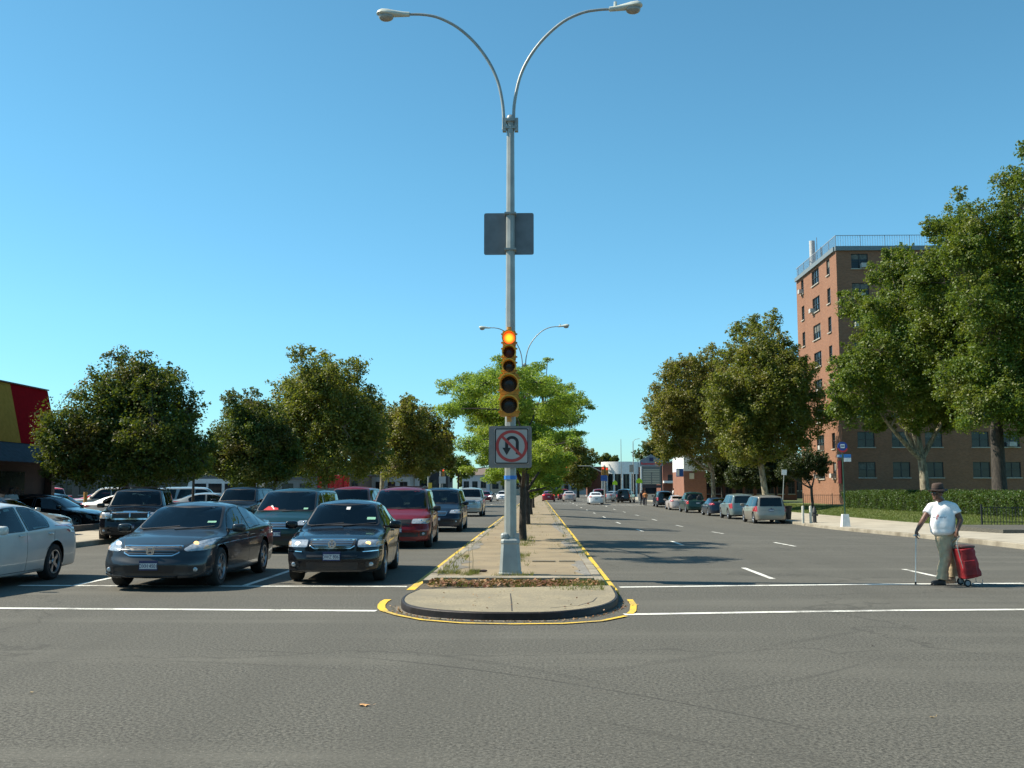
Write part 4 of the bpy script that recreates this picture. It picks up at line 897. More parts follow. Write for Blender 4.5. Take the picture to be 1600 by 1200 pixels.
tree('honey_locust_tree', 817, 31.5, [(702, 606, 17), (690, 612, 9), (728, 590, 20), (750, 608, 30), (780, 592, 30), (812, 598, 30), (838, 566, 16), (856, 562, 9), (826, 580, 18), (722, 640, 22), (700, 646, 10), (760, 645, 34), (800, 640, 40), (848, 612, 30), (880, 614, 24), (906, 628, 20), (926, 634, 9), (862, 648, 34), (895, 655, 20), (762, 680, 22), (840, 680, 36), (880, 684, 20), (790, 680, 30), (815, 720, 34), (850, 722, 28), (780, 742, 20), (905, 680, 10), (730, 612, 28, -6.5), (890, 622, 26, -6.5), (800, 592, 32, -7.5), (760, 600, 34, -6.5), (700, 640, 24, -5.5), (840, 600, 34, -7), (800, 630, 38, -7.5), (870, 640, 34, -6), (780, 700, 30, -3.5), (845, 705, 32, -4), (730, 690, 22, -4), (900, 690, 16, -3), (790, 575, 16), (715, 625, 16), (745, 625, 24), (800, 620, 30), (830, 600, 26), (875, 632, 26), (740, 660, 18), (740, 700, 20), (760, 715, 20), (820, 660, 36), (730, 735, 14), (890, 600, 12)],
     L_loc, B_dark, 60000, .10, 'bright honey locust tree spreading behind the traffic signal pole', GM, 21, .11, 752, base=MZ, flat=.52, asp=.36, clump=.44, nc=22, dy=1.15, keep=.85)
tree('honey_locust_tree', 824, 46, [(780, 660, 26), (820, 645, 30), (862, 655, 28), (890, 680, 20), (760, 690, 20), (842, 690, 34), (862, 722, 28), (800, 712, 30), (832, 742, 28), (862, 750, 18), (778, 740, 20), (755, 720, 14), (888, 715, 14), (765, 748, 14), (795, 755, 13), (868, 768, 10)], L_loc, B_dark, 26000, .13, 'second honey locust tree down the median', GM, 22, .12, 765, base=MZ, flat=.5, asp=.45, clump=.4)
tree('honey_locust_tree', 829, 64, [(800, 690, 18), (835, 672, 22), (866, 684, 20), (856, 710, 24), (815, 712, 22), (838, 738, 22), (872, 736, 16), (848, 756, 16), (832, 768, 13), (800, 735, 16)], L_loc, B_dark, 16000, .16, 'third honey locust tree down the median', GM, 23, .12, 770, base=MZ, flat=.6)
tree('honey_locust_tree', 833, 88, [(820, 715, 16), (845, 702, 17), (866, 714, 14), (852, 735, 16), (830, 742, 14), (858, 752, 12), (838, 764, 11)], L_loc, B_dark, 9000, .2, 'fourth honey locust tree, farthest down the median', GM, 24, .12, 772, base=MZ, flat=.7)
tree('elm_tree', 903, 210, [(900, 702, 17), (884, 715, 20), (916, 718, 17), (900, 734, 24), (922, 740, 12), (880, 742, 16), (905, 750, 16)], L_oliv2, B_dark, 14000, .5, 'brownish far tree above the end of the road', 'distant trees', 25, .3, .3, base=0)
# right
tree('plane_tree', 1449, 68, [(1298, 602, 18), (1325, 585, 30), (1312, 632, 22), (1352, 610, 38), (1345, 655, 18), (1368, 545, 30), (1345, 500, 22), (1385, 492, 40), (1375, 430, 22), (1410, 415, 22), (1430, 455, 42), (1400, 560, 48), (1405, 620, 42), (1450, 530, 50), (1455, 600, 50), (1500, 560, 50), (1500, 620, 44), (1462, 648, 24), (1545, 600, 40), (1535, 648, 22), (1385, 655, 22), (1415, 520, 46), (1345, 560, 30), (1300, 640, 18), (1320, 660, 14), (1420, 655, 22), (1485, 500, 40), (1360, 460, 26), (1440, 415, 26), (1500, 655, 20), (1300, 578, 18), (1290, 612, 16), (1420, 390, 16), (1395, 400, 16)],
     L_green, B_plane, 110000, .21, 'big green plane tree with pale forked trunk behind the hedge', GR, 31, .33, 715, clump=.27, lean=-7)
tree('plane_tree', 1562, 60, [(1566, 262, 16), (1590, 278, 14), (1560, 300, 28), (1528, 318, 28), (1592, 325, 32), (1500, 345, 28), (1472, 320, 12), (1455, 352, 16), (1545, 360, 44), (1595, 390, 46), (1490, 395, 36), (1540, 430, 48), (1460, 430, 22), (1600, 465, 50), (1500, 480, 44), (1560, 510, 50), (1620, 540, 50), (1600, 600, 45), (1640, 400, 60), (1650, 500, 60), (1570, 640, 30), (1630, 650, 40), (1660, 600, 50), (1520, 640, 36, -3), (1575, 625, 42, -3), (1605, 655, 36, -2), (1550, 590, 46, -2), (1500, 600, 40, -1), (1520, 580, 46), (1545, 640, 30), (1480, 420, 34), (1520, 360, 34), (1570, 300, 26), (1590, 440, 50), (1510, 520, 46), (1560, 580, 44), (1470, 360, 22)],
     L_green, B_dark, 120000, .20, 'tallest tree, with dark trunk, at the right edge of the photo', GR, 32, .42, 640, clump=.26)
tree('plane_tree', 1199, 88, [(1150, 515, 13), (1175, 508, 18), (1205, 520, 22), (1178, 545, 32), (1225, 555, 26), (1250, 575, 20), (1205, 590, 42), (1155, 595, 34), (1245, 615, 34), (1135, 640, 36), (1180, 650, 46), (1228, 660, 38), (1268, 650, 20), (1278, 675, 12), (1262, 612, 14), (1150, 690, 34), (1205, 695, 26), (1185, 570, 34), (1200, 620, 44), (1160, 625, 40), (1240, 690, 24), (1170, 700, 28), (1240, 590, 26), (1195, 510, 16), (1282, 655, 20), (1140, 560, 18), (1160, 545, 24), (1225, 530, 14), (1120, 610, 26)],
     L_oliv, B_plane, 70000, .26, 'tall olive plane tree with leaning trunk beside the brick tower', GR, 33, .28, 690, clump=.28, lean=-14, keep=.85)
tree('plane_tree', 1114, 112, [(1100, 562, 14), (1088, 580, 26), (1058, 598, 24), (1118, 580, 22), (1034, 612, 16), (1022, 605, 8), (1075, 625, 38), (1040, 645, 26), (1110, 640, 36), (1060, 680, 34), (1100, 690, 32), (1028, 672, 16), (1018, 690, 10), (1040, 708, 18), (1130, 700, 24), (1075, 650, 40), (1060, 640, 34), (1130, 665, 30), (1090, 600, 30), (1095, 715, 22), (1050, 570, 12), (1030, 640, 26), (1020, 660, 18), (1045, 590, 22), (1140, 580, 26), (1145, 630, 30), (1140, 690, 26), (1120, 600, 28), (1110, 560, 18), (1065, 585, 22)],
     L_oliv2, B_plane, 52000, .30, 'yellow olive plane tree farthest along the right kerb', GR, 34, .26, 735, clump=.28, keep=.87)
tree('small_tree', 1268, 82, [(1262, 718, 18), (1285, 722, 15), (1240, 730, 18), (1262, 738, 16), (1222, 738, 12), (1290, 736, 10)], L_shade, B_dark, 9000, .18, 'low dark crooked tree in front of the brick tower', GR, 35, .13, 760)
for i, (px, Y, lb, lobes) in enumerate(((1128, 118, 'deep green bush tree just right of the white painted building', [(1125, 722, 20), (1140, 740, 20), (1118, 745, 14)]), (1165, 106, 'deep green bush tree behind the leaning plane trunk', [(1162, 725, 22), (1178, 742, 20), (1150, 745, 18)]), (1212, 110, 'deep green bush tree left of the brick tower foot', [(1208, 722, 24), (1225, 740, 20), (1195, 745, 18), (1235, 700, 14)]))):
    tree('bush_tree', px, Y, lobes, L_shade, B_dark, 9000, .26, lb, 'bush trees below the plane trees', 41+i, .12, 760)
tree('round_tree', 1040, 270, [(1015, 700, 14), (1035, 694, 16), (1058, 702, 16), (1000, 712, 10), (1030, 712, 18)], L_dark, B_dark, 7000, .6, 'dark tree rising behind the plaza sign', 'distant trees', 51, .4, 735, base=0)
tree('round_tree', 952, 330, [(948, 716, 8), (960, 718, 6), (940, 720, 6)], L_dark, B_dark, 2500, .7, 'little dark tree top above the round white building', 'distant trees', 52, .4, 740, base=0)
# distant background trees closing the view
rr = random.Random(77)
for i, (px, Y, top) in enumerate([(70, 140, 716), (160, 150, 722), (205, 155, 712), (290, 165, 722), (385, 150, 716), (490, 170, 714), (600, 190, 722), (-30, 150, 705), (680, 220, 728), (20, 150, 700), (110, 170, 712), (250, 160, 715), (330, 150, 708), (440, 170, 706), (560, 180, 712), (640, 210, 722), (735, 260, 735), (765, 300, 740), (795, 320, 742), (830, 330, 745), (860, 320, 742), (1150, 170, 700), (1215, 160, 700), (1340, 180, 720)]):
    h = 765-top; tree('round_tree', px, Y, [(px, top+h*.28, h*.28), (px-h*.4, top+h*.5, h*.3), (px+h*.4, top+h*.5, h*.3), (px, top+h*.6, h*.34)], (L_dark, L_oliv, L_shade)[i % 3], B_dark, 4500, Y*.0028, ('background tree number in the far belt ' if 0 else 'hazy %s tree in the belt closing the far background' % ('dark', 'olive', 'deep green')[i % 3]), 'far background belt, %s' % ('dark', 'olive', 'deep green')[i % 3], 60+i, .3, .3, base=0)
# ------------------------------------------------------------------ hedge, grass
def hedge():
    rg = np.random.default_rng(9); n = 110000; y = rg.uniform(46, 80, n); face = rg.random(n); w = 1.5
    hh = 1.12+.10*np.sin(y*1.9)+.07*np.sin(y*5.1+1); x = np.where(face < .45, rg.uniform(-w/2, w/2, n), np.where(face < .85, -w/2, w/2))
    z = np.where(face < .45, hh, rg.uniform(.02, 1, n)*hh); bul = .14*np.sin(y*2.3)*np.sin(z*3+y)+.08*np.sin(y*6.1)
    x = x+np.where(face >= .45, np.sign(x)*bul, 0); edge = np.clip(np.abs(x)/(w/2)-.7, 0, 1); z = z-np.where(face < .45, edge*.5, 0)
    p = np.stack([x, y, z], 1)+rg.normal(size=(n, 3))*.05
    end = rg.random(n) < .05; p[end, 1] = 80+rg.normal(size=end.sum())*.05; p[end, 0] = rg.uniform(-w/2, w/2, end.sum()); p[end, 2] = rg.uniform(0, 1.1, end.sum())
    nr = rg.normal(size=(n, 3)); nr[:, 2] = abs(nr[:, 2])+.3; nr /= np.linalg.norm(nr, axis=1)[:, None]; t = np.cross(nr, rg.normal(size=(n, 3))); t /= np.linalg.norm(t, axis=1)[:, None]; bt = np.cross(nr, t)
    s = (.075*(.6+.8*rg.random(n)))[:, None]; V = np.stack([p-t*s*.5, p+bt*s*.3, p+t*s*.5, p-bt*s*.3], 1).reshape(-1, 3)
    root = empty('hedge', (24.6, 0, .30), 0, 'long clipped green hedge on the lawn in front of the brick tower', 'hedge')
    link('foliage', leafmesh('foliage', V, L_hedge), root)
    b = MB(); b.box((0, 63, .48), (w*.7, 33.4, .92)); b.build('twigs', mat('hedge_inside', (.02, .03, .01), .9), root)  # solid dark box filling the hedge core behind the leaves
hedge()
def blades(name, pts, hmin, hmax, mt, w=.012, seed=1, label=None, cat=None):
    rg = np.random.default_rng(seed); p = np.array(pts); n = len(p); a = rg.uniform(0, 6.28, n); h = rg.uniform(hmin, hmax, n); l = rg.normal(size=(n, 2))*h[:, None]*.35
    ca, sa = np.cos(a)*w, np.sin(a)*w; o = np.stack([ca, sa, np.zeros(n)], 1); top = p+np.stack([l[:, 0], l[:, 1], h], 1); mid = (p+top)/2; mid[:, 2] += h*.08
    V = np.stack([p-o, p+o, top+o*.15, top-o*.15], 1).reshape(-1, 3)
    o = link(name, leafmesh(name, V, mt)); return tag(o, label, cat, kind='stuff')
L_gr = leafmat('grass_blade', (.06, .10, .018), (.14, .17, .04), None, .3); L_weed = leafmat('weed_blade', (.09, .12, .03), (.22, .20, .07), None, .35)
rg = np.random.default_rng(4); n = 45000; y = 40+60*rg.random(n)**1.3; x = 20.35+rg.random(n)*3.9; blades('grass', [(a, c, lz(a, c)) for a, c in zip(x, y)], .04, .11, L_gr, .012, 3, 'short sunlit lawn grass between the sidewalk and the hedge', 'grass')
pts = []
def patch_pts(n, x0, x1, y0, y1, z, clus=8):
    cs = [(rr.uniform(x0, x1), rr.uniform(y0, y1), rr.uniform(.03, .12)) for _ in range(clus)]
    for _ in range(n):
        c = rr.choice(cs); pts.append((min(x1, max(x0, rr.gauss(c[0], c[2]*1.6))), min(y1, max(y0, rr.gauss(c[1], c[2]))), z))
patch_pts(1500, -1.75, 1.0, 16.9, 17.9, .05, 34); patch_pts(420, -1.85, -1.2, 18.4, 19.4, MZ, 12); patch_pts(300, -1.85, -1.6, 19.6, 24, MZ, 18); patch_pts(450, .6, 1.1, 16.5, 17.8, .05, 9); patch_pts(160, -.95, -.1, 18.35, 18.6, MZ, 9); patch_pts(200, .2, 1.0, 15.9, 16.6, .09, 8); patch_pts(160, MXR-.05, MXR+.12, 15.6, 17, .01, 5)
patch_pts(250, -.45, -.2, 20.5, 26, MZ, 8); patch_pts(500, -.6, -.1, 28, 34, MZ, 10); patch_pts(200, -1.25, -1.1, 18.6, 19.2, MZ, 3)
for k in range(40): patch_pts(35, MXR-.3, MXR+.02, 24+k*3, 26+k*3, MZ, 3); patch_pts(25, MXL, MXL+.3, 24+k*3, 26+k*3, MZ, 2); patch_pts(20, -1.2, .6, 24+k*3, 26+k*3, MZ, 2)
blades('weeds', pts, .02, .10, L_weed, .006, 5, 'dry green weeds growing in the median joints', 'weeds')
b = MB()
for x, y in ((-1.28, 19.05), (-1.22, 19.15)):
    b.tube([(x, y, MZ), (x+.01, y, .35), (x-.02, y, .62)], [.006, .005, .002], 5)
b.build('weed_stalk', mat('dry_stalk', (.25, .22, .12), .9), label='two thin dry stalks standing on the median left of the pole base', cat='weed')
# fallen leaves
M_leafb = leafmat('fallen_leaf', (.20, .085, .035), (.42, .30, .17), (.13, .05, .03), .1)
def litter(pts, s, seed):
    rg = np.random.default_rng(seed); p = np.array(pts); n = len(p); nr = rg.normal(size=(n, 3))*.45; nr[:, 2] = 1; nr /= np.linalg.norm(nr, axis=1)[:, None]
    t = np.cross(nr, rg.normal(size=(n, 3))); t /= np.linalg.norm(t, axis=1)[:, None]; bt = np.cross(nr, t); ss = (s*(.5+rg.random(n)))[:, None]
    return np.stack([p-t*ss*.5, p+bt*ss*.35, p+t*ss*.5, p-bt*ss*.35], 1).reshape(-1, 3)
lp = [(rr.uniform(-1.85, 1.0), rr.triangular(16.7, 17.85, 17.5), .05+rr.uniform(0, .07)) for _ in range(1500)]
link('fallen_leaves', leafmesh('fallen_leaves', litter(lp, .075, 2), M_leafb)); tag(bpy.data.objects['fallen_leaves'], 'brown fallen leaves heaped in the gap between median and nose', 'leaves', kind='stuff')
lp = []
for a, c in zip(nosep[8:-8], nosep[9:-7]):
    for _ in range(7):
        t = rr.random(); x, y = a[0]+(c[0]-a[0])*t, a[1]+(c[1]-a[1])*t; k = 1.02+abs(rr.gauss(0, .05)); lp.append((cx+(x-cx)*k, cy+(y-cy)*k-.02, .012))
lp += [(rr.uniform(-1.8, 1.0), rr.uniform(18.3, 40)**1, MZ+.006) for _ in range(160)]+[(rr.uniform(-1.6, .9), rr.uniform(12.9, 15.9), .11) for _ in range(60)]
link('leaf_litter', leafmesh('leaf_litter', litter(lp, .032, 3), M_leafb)); tag(bpy.data.objects['leaf_litter'], 'scattered dry leaf bits along the steel kerb and over the median', 'leaves', kind='stuff')
def one_leaf(px, py, s, label, mt):
    p = U(px, py); b = MB(); out = []
    for i in range(10):
        a = 2*math.pi*i/10; r = s*(1 if i % 2 == 0 else .55); out.append((r*math.cos(a), r*.8*math.sin(a), .25*s*abs(math.cos(a*1.5))+.006))
    b.add([(0, 0, .32*s)]+out, [(0, i+1, (i+1) % 10+1) for i in range(10)]); b.add([(s, 0, .1*s), (s*1.7, .01, .02), (s*1.7, .02, .02)], [(0, 1, 2)])
    o = b.build('fallen_leaf', mt, loc=p, fixn=False); return tag(o, label, 'leaf')
one_leaf(569, 1104, .05, 'curled orange brown leaf lying alone on the near asphalt', mat('dry_leaf', (.55, .30, .12), .7, var=.4, scale=30)); one_leaf(50, 1083, .025, 'tiny tan leaf on the asphalt at the lower left', mat('tan_leaf', (.35, .27, .14), .7)); one_leaf(1364, 1010, .02, 'small dark scrap of leaf on the asphalt at the right', mat('dark_leaf', (.04, .035, .03), .7)); one_leaf(1457, 1122, .022, 'small tan leaf on the asphalt near the lower right', mat('tan_leaf2', (.3, .22, .1), .7)); 
b = MB()
for k in range(5): b.sup((rr.uniform(-.16, .16), rr.uniform(-.05, .05), .02), (rr.uniform(.1, .22), .08, .05), .9, n=8, k=5)
b.build('rag', mat('dark_rag', (.03, .02, .025), .9), loc=(P(745, 886, 19.4).x, 19.4, MZ), label='dark crumpled rag on the median left of the pole base', cat='litter', smooth=True)
b = MB(); b.box((0, 0, .012), (.5, .1, .02)); b.box((.5, .02, .012), (.35, .08, .02), rz=.05); b.build('broken_slab', M_kerb, loc=(P(850, 866, 21.3).x, 22.2, MZ), label='pale broken strip of concrete across the median behind the pole', cat='rubble')
# ------------------------------------------------------------------ buildings
def brick(name, c1, c2, mortar, bw=.2, bh=.075):
    m, nt, b, N, Lk = newmat(name); tc = N.new('ShaderNodeTexCoord'); s = N.new('ShaderNodeSeparateXYZ'); Lk.new(tc.outputs['Object'], s.inputs[0])
    a = N.new('ShaderNodeMath'); a.operation = 'ADD'; Lk.new(s.outputs['X'], a.inputs[0]); Lk.new(s.outputs['Y'], a.inputs[1])
    c = N.new('ShaderNodeCombineXYZ'); Lk.new(a.outputs[0], c.inputs[0]); Lk.new(s.outputs['Z'], c.inputs[1])
    t = N.new('ShaderNodeTexBrick'); t.inputs['Scale'].default_value = 1; t.inputs['Brick Width'].default_value = bw; t.inputs['Row Height'].default_value = bh; t.inputs['Mortar Size'].default_value = .008
    t.inputs['Color1'].default_value = (*c1, 1); t.inputs['Color2'].default_value = (*c2, 1); t.inputs['Mortar'].default_value = (*mortar, 1); Lk.new(c.outputs[0], t.inputs['Vector'])
    v = tc.outputs['Object']; g = noise(N, Lk, v, .5, 5, .65); f = noise(N, Lk, v, 4, 4)
    col = node_mix(N, Lk, rng(N, Lk, g, .4, .7, 0, .35), t.outputs['Color'], tuple(x*.6 for x in c1)); col = node_mix(N, Lk, rng(N, Lk, f, .5, .7, 0, .3), col, tuple(x*1.3 for x in c2))
    Lk.new(col, b.inputs['Base Color']); b.inputs['Roughness'].default_value = .9; return m
K_tow = brick('tower_brick', (.29, .128, .068), (.20, .084, .044), (.24, .165, .12)); K_red = brick('red_brick', (.20, .06, .034), (.14, .042, .022), (.2, .12, .09))
M_wgl = mat('window_pane', (.02, .028, .032), .08, 0, var=.5, scale=.8, spec=.35); M_wfr = mat('window_frame', (.04, .045, .05), .5); M_sill = mat('stone_sill', (.42, .40, .35), .8); M_ac = mat('air_conditioner', (.42, .42, .40), .6, var=.2)
M_curt = mat('curtain', (.13, .135, .12), .9, var=.4, scale=5)
def wall_mesh(b, o, ux, w, h, wins, nrm, depth=.14):
    """wall with window holes: o corner, ux horizontal unit vector, windows (u0,u1,v0,v1)"""
    us = sorted({0, w} | {a for q in wins for a in q[:2]}); vs = sorted({0, h} | {a for q in wins for a in q[2:]}); o = Vector(o); ux = Vector(ux); nrm = Vector(nrm)
    pt = lambda u, v, d=0: o+ux*u+Vector((0, 0, v))-nrm*d
    for a, c in zip(us, us[1:]):
        for e, f in zip(vs, vs[1:]):
            mu, mv = (a+c)/2, (e+f)/2
            if any(q[0] < mu < q[1] and q[2] < mv < q[3] for q in wins): continue
            b.add([pt(a, e), pt(c, e), pt(c, f), pt(a, f)], [(0, 1, 2, 3)])
    for q in wins:
        r = [(q[0], q[2]), (q[1], q[2]), (q[1], q[3]), (q[0], q[3])]
        for i in range(4): A, B = r[i], r[(i+1) % 4]; b.add([pt(*A), pt(*B), pt(*B, depth), pt(*A, depth)], [(0, 1, 2, 3)])
def window(root, o, ux, nrm, q, mull=1, ac=None, curtain=0, depth=.13, wn='window'):
    o = Vector(o); ux = Vector(ux); nrm = Vector(nrm); pt = lambda u, v, d: o+ux*u+Vector((0, 0, v))-nrm*d
    u0, u1, v0, v1 = q; b = MB(); b.add([pt(u0, v0, depth), pt(u1, v0, depth), pt(u1, v1, depth), pt(u0, v1, depth)], [(0, 1, 2, 3)]); w = b.build(wn, M_wgl, root)
    b = MB(); fw = .05
    for A, B in (((u0+fw/2, v0), (u0+fw/2, v1)), ((u1-fw/2, v0), (u1-fw/2, v1)), ((u0+fw, v0+fw/2), (u1-fw, v0+fw/2)), ((u0+fw, v1-fw/2), (u1-fw, v1-fw/2)), ((u0+fw, (v0+v1)/2), (u1-fw, (v0+v1)/2))): b.bar(pt(*A, depth-.03), pt(*B, depth-.03), fw, .05)
    for k in range(mull): u = u0+(u1-u0)*(k+1)/(mull+1); b.bar(pt(u, v0+fw, depth-.035), pt(u, v1-fw, depth-.035), .06, .05)
    b.build('frame', M_wfr, w); b = MB(); b.bar(pt(u0-.06, v0-.04, -.03), pt(u1+.06, v0-.04, -.03), .16, .08); b.build('sill', M_sill, w)
    if curtain: b = MB(); b.add([pt(u0+.06, v0+.05+(v1-v0)*curtain, depth-.004), pt(u1-.06, v0+.05+(v1-v0)*curtain, depth-.004), pt(u1-.06, v1-.06, depth-.004), pt(u0+.06, v1-.06, depth-.004)], [(0, 1, 2, 3)]); b.build('curtain', M_curt, w)
    if ac is not None: b = MB(); c = pt(u0+.38+ac*(u1-u0-.76), v0+.24, -.12); b.box(c, (.62, .62, .40)); b.build('air_conditioner', M_ac, w)
def tower():
    x0, x1, y0, y1, z0, z1 = 26.9, 62, 90, 104, .25, P(1305, 391, 90).z
    root = empty('apartment_tower', (x0, y0, z0), 0, 'brick apartment tower with roof railing behind the plane trees', 'building'); h = z1-z0; rr = random.Random(8)
    wf, wl = [], []; zr = lambda k: P(1355, 734, 90).z-z0+2.67*k
    cols = [P(p, 735, 90).x-x0 for p in (1355, 1409, 1461, 1534, 1582)]+[19.5, 22.5, 26.5, 29.5]
    for k in range(8):
        for c in cols: wf.append((c-.75, c+.75, zr(k)-.68, zr(k)+.68))
        for c, w in ((2.6, .5), (6.9, 1.25), (11.7, .5)): wl.append((c-w, c+w, zr(k)-.72, zr(k)+.72))
    b = MB(); wall_mesh(b, (0, 0, 0), (1, 0, 0), x1-x0, h, wf, (0, -1, 0)); wall_mesh(b, (0, 0, 0), (0, 1, 0), y1-y0, h, wl, (-1, 0, 0))
    b.box(((x1-x0)/2, (y1-y0)/2+.1, h-.15), (x1-x0-.4, y1-y0-.4, .2)); b.add([(x1-x0, 0, 0), (x1-x0, y1-y0, 0), (x1-x0, y1-y0, h), (x1-x0, 0, h)], [(0, 1, 2, 3)]); b.add([(0, y1-y0, 0), (x1-x0, y1-y0, 0), (x1-x0, y1-y0, h), (0, y1-y0, h)], [(0, 1, 2, 3)])
    b.build('wall', K_tow, root, fixn=False)
    n = 0
    for q in wf:
        if q[0] > 18.5: continue
        window(root, (0, 0, 0), (1, 0, 0), (0, -1, 0), q, 1, rr.choice([None, None, None, None, 0, 1, .5]), rr.choice([0, 0, .5, .6])); n += 1
    for q in wl: window(root, (0, 0, 0), (0, 1, 0), (-1, 0, 0), q, 2 if q[1]-q[0] > 1.5 else 0, (rr.choice([None, 0, 1]) if q[1]-q[0] > 1.5 else rr.choice([None, None, .5])), rr.choice([0, 0, .4]))
    b = MB()
    for q in wf:
        if q[0] > 18.5: b.add([(q[0], .12, q[2]), (q[1], .12, q[2]), (q[1], .12, q[3]), (q[0], .12, q[3])], [(0, 1, 2, 3)])
    b.build('far_windows', M_wgl, root)
    b = MB(); W_, D_ = x1-x0, y1-y0; b.box((W_/2, -.04, h+.14), (W_+.2, .35, .4)); b.box((-.04, D_/2, h+.14), (.35, D_-.3, .4)); b.build('coping', mat('coping', (.16, .20, .22), .6), root)
    b = MB(); zt = h+1.35
    b.bar((0, 0, zt), (W_, 0, zt), .05); b.bar((0, 0, zt), (0, D_, zt), .05)
    for i in range(int(W_/.22)): b.bar((i*.22, 0, h+.37), (i*.22, 0, zt), .022 if i % 10 else .05)
    for i in range(1, int(D_/.22)): b.bar((0, i*.22, h+.37), (0, i*.22, zt), .022 if i % 10 else .05)
    b.build('railing', mat('railing_paint', (.28, .33, .37), .5), root)
    t = empty('roof_antenna', (x0+.5, 99.5, z1), 0, 'white cylinder antennas on the tower roof corner', 'antenna'); b = MB(); b.lathe([(0, .6), (.28, .6), (.28, 3.2), (0, 3.2)], n=14); b.build('antenna_body', mat('antenna_white', (.45, .46, .46), .6), t, smooth=True)
    b = MB(); b.tube([(.9, 0, 0), (.9, 0, 2.6)], .1, 8); b.tube([(.5, .1, 0), (.5, .1, 3.6)], .03, 6); b.tube([(0, 0, 0), (0, 0, .6)], .08, 8); b.build('antenna_pole', mat('antenna_grey', (.15, .16, .17), .5), t)
    b = MB(); b.box((0, 0, 1.0), (.06, .9, 2.0)); b.build('red_banner', M_red2, loc=(26.8, 90.7, 3.1-.9), label='small red vertical banner on the corner of the brick tower', cat='sign')
tower()
def fence(name, a, c, h, z, label, sp=.13, post=2.4, mt=None):
    mt = mt or mat('black_iron', (.012, .012, .013), .5); a = Vector((*a, z)); c = Vector((*c, z)); L_ = (c-a).length; d = (c-a)/L_; root = empty(name, a, 0, label, 'fence'); up = Vector((0, 0, 1))
    b = MB(); b.bar(d*0+up*.12, d*L_+up*.12, .03, .03); b.bar(up*(h-.06), d*L_+up*(h-.06), .03, .03)
    for i in range(int(L_/sp)+1): b.bar(d*i*sp, d*i*sp+up*h, .018)
    b.build('panel', mt, root)
    for i in range(int(L_/post)+1): b = MB(); b.bar(d*(i*post+.001), d*(i*post+.001)+up*(h+.1), .055); b.build('post', mt, root)
fence('iron_fence', (18.9, 43.9), (26, 43.9), .78, .16, 'low black iron fence at the right edge behind the man', post=1.95)
fence('iron_fence', (22.3, 86), (26.8, 86), .95, .3, 'tan shaded iron fence at the foot of the brick tower', .16, mt=mat('tan_iron', (.12, .09, .06), .6))
def simple_windows(root, o, ux, nrm, rects, **k):
    for q in rects: window(root, o, ux, nrm, q, **k)
# shop on the left: coloured mansard, slate awning
def shop():
    X, y0, y1 = -22.0, 18, 45.2; root = empty('shop', (X, y1, 0), 0, 'shop with red and yellow sloping parapet over a slate awning', 'building'); L_ = y1-y0
    zt, zb, za = P(62, 607, 44).z, P(67, 697, 45).z, P(68, 727, 45).z
    b = MB(); b.box((-6, -L_/2, za/2+.2), (12, L_, za+.4)); b.box((-3.4, -L_/2, (za+zt)/2), (4.6, L_-.4, zt-za-.3)); b.box((-.6, -L_/2, (za+zb)/2), (1.8, L_, zb-za+.1)); b.build('wall', mat('shop_wall', (.06, .035, .03), .8), root)
    ys = [0, -3.3, -7.5, -14, L_*-1]; cols = [mat('parapet_red', (.25, .006, .010), 1, spec=.05), mat('parapet_yellow', (.36, .21, .045), 1, spec=.05)]
    for i in range(4):
        b = MB(); a, c = ys[i], ys[i+1]; b.add([(.35, a, zb), (.35, c, zb), (-.25, c, zt), (-.25, a, zt), (0.05, a, zb), (0.05, c, zb), (-.5, c, zt), (-.5, a, zt)], [(0, 1, 2, 3), (4, 7, 6, 5), (0, 3, 7, 4), (1, 5, 6, 2), (3, 2, 6, 7), (0, 4, 5, 1)]); b.build('parapet', cols[i % 2], root, label='%s parapet panel' % ('red', 'yellow')[i % 2])
    b = MB(); b.box((-.3, -L_/2, zt+.03), (.3, L_-.1, .05)); b.build('coping', mat('parapet_cap', (.10, .09, .08), .6), root)
    b = MB()
    for i in range(68): y = -i*.4-.2; b.add([(.30, y+.2, zb), (.30, y-.2, zb), (1.5, y-.2, za), (1.5, y+.2, za+.03)], [(0, 1, 2, 3)])
    b.add([(0.3, 0.0, zb), (1.5, 0.0, za), (.3, 0, za)], [(0, 1, 2)]); b.build('awning', mat('slate_awning', (.028, .038, .05), .8, var=.35), root, fixn=False)
    for y in (-4, -9, -14): b = MB(); b.box((.03, y, 1.3), (.08, 3.4, 2.2)); b.build('shop_window', M_wgl, root)
    b = MB(); b.box((.2, -.3, 1.4), (.3, .3, 2.8)); b.build('pillar', mat('shop_pillar', (.10, .05, .04), .7), root)
shop()
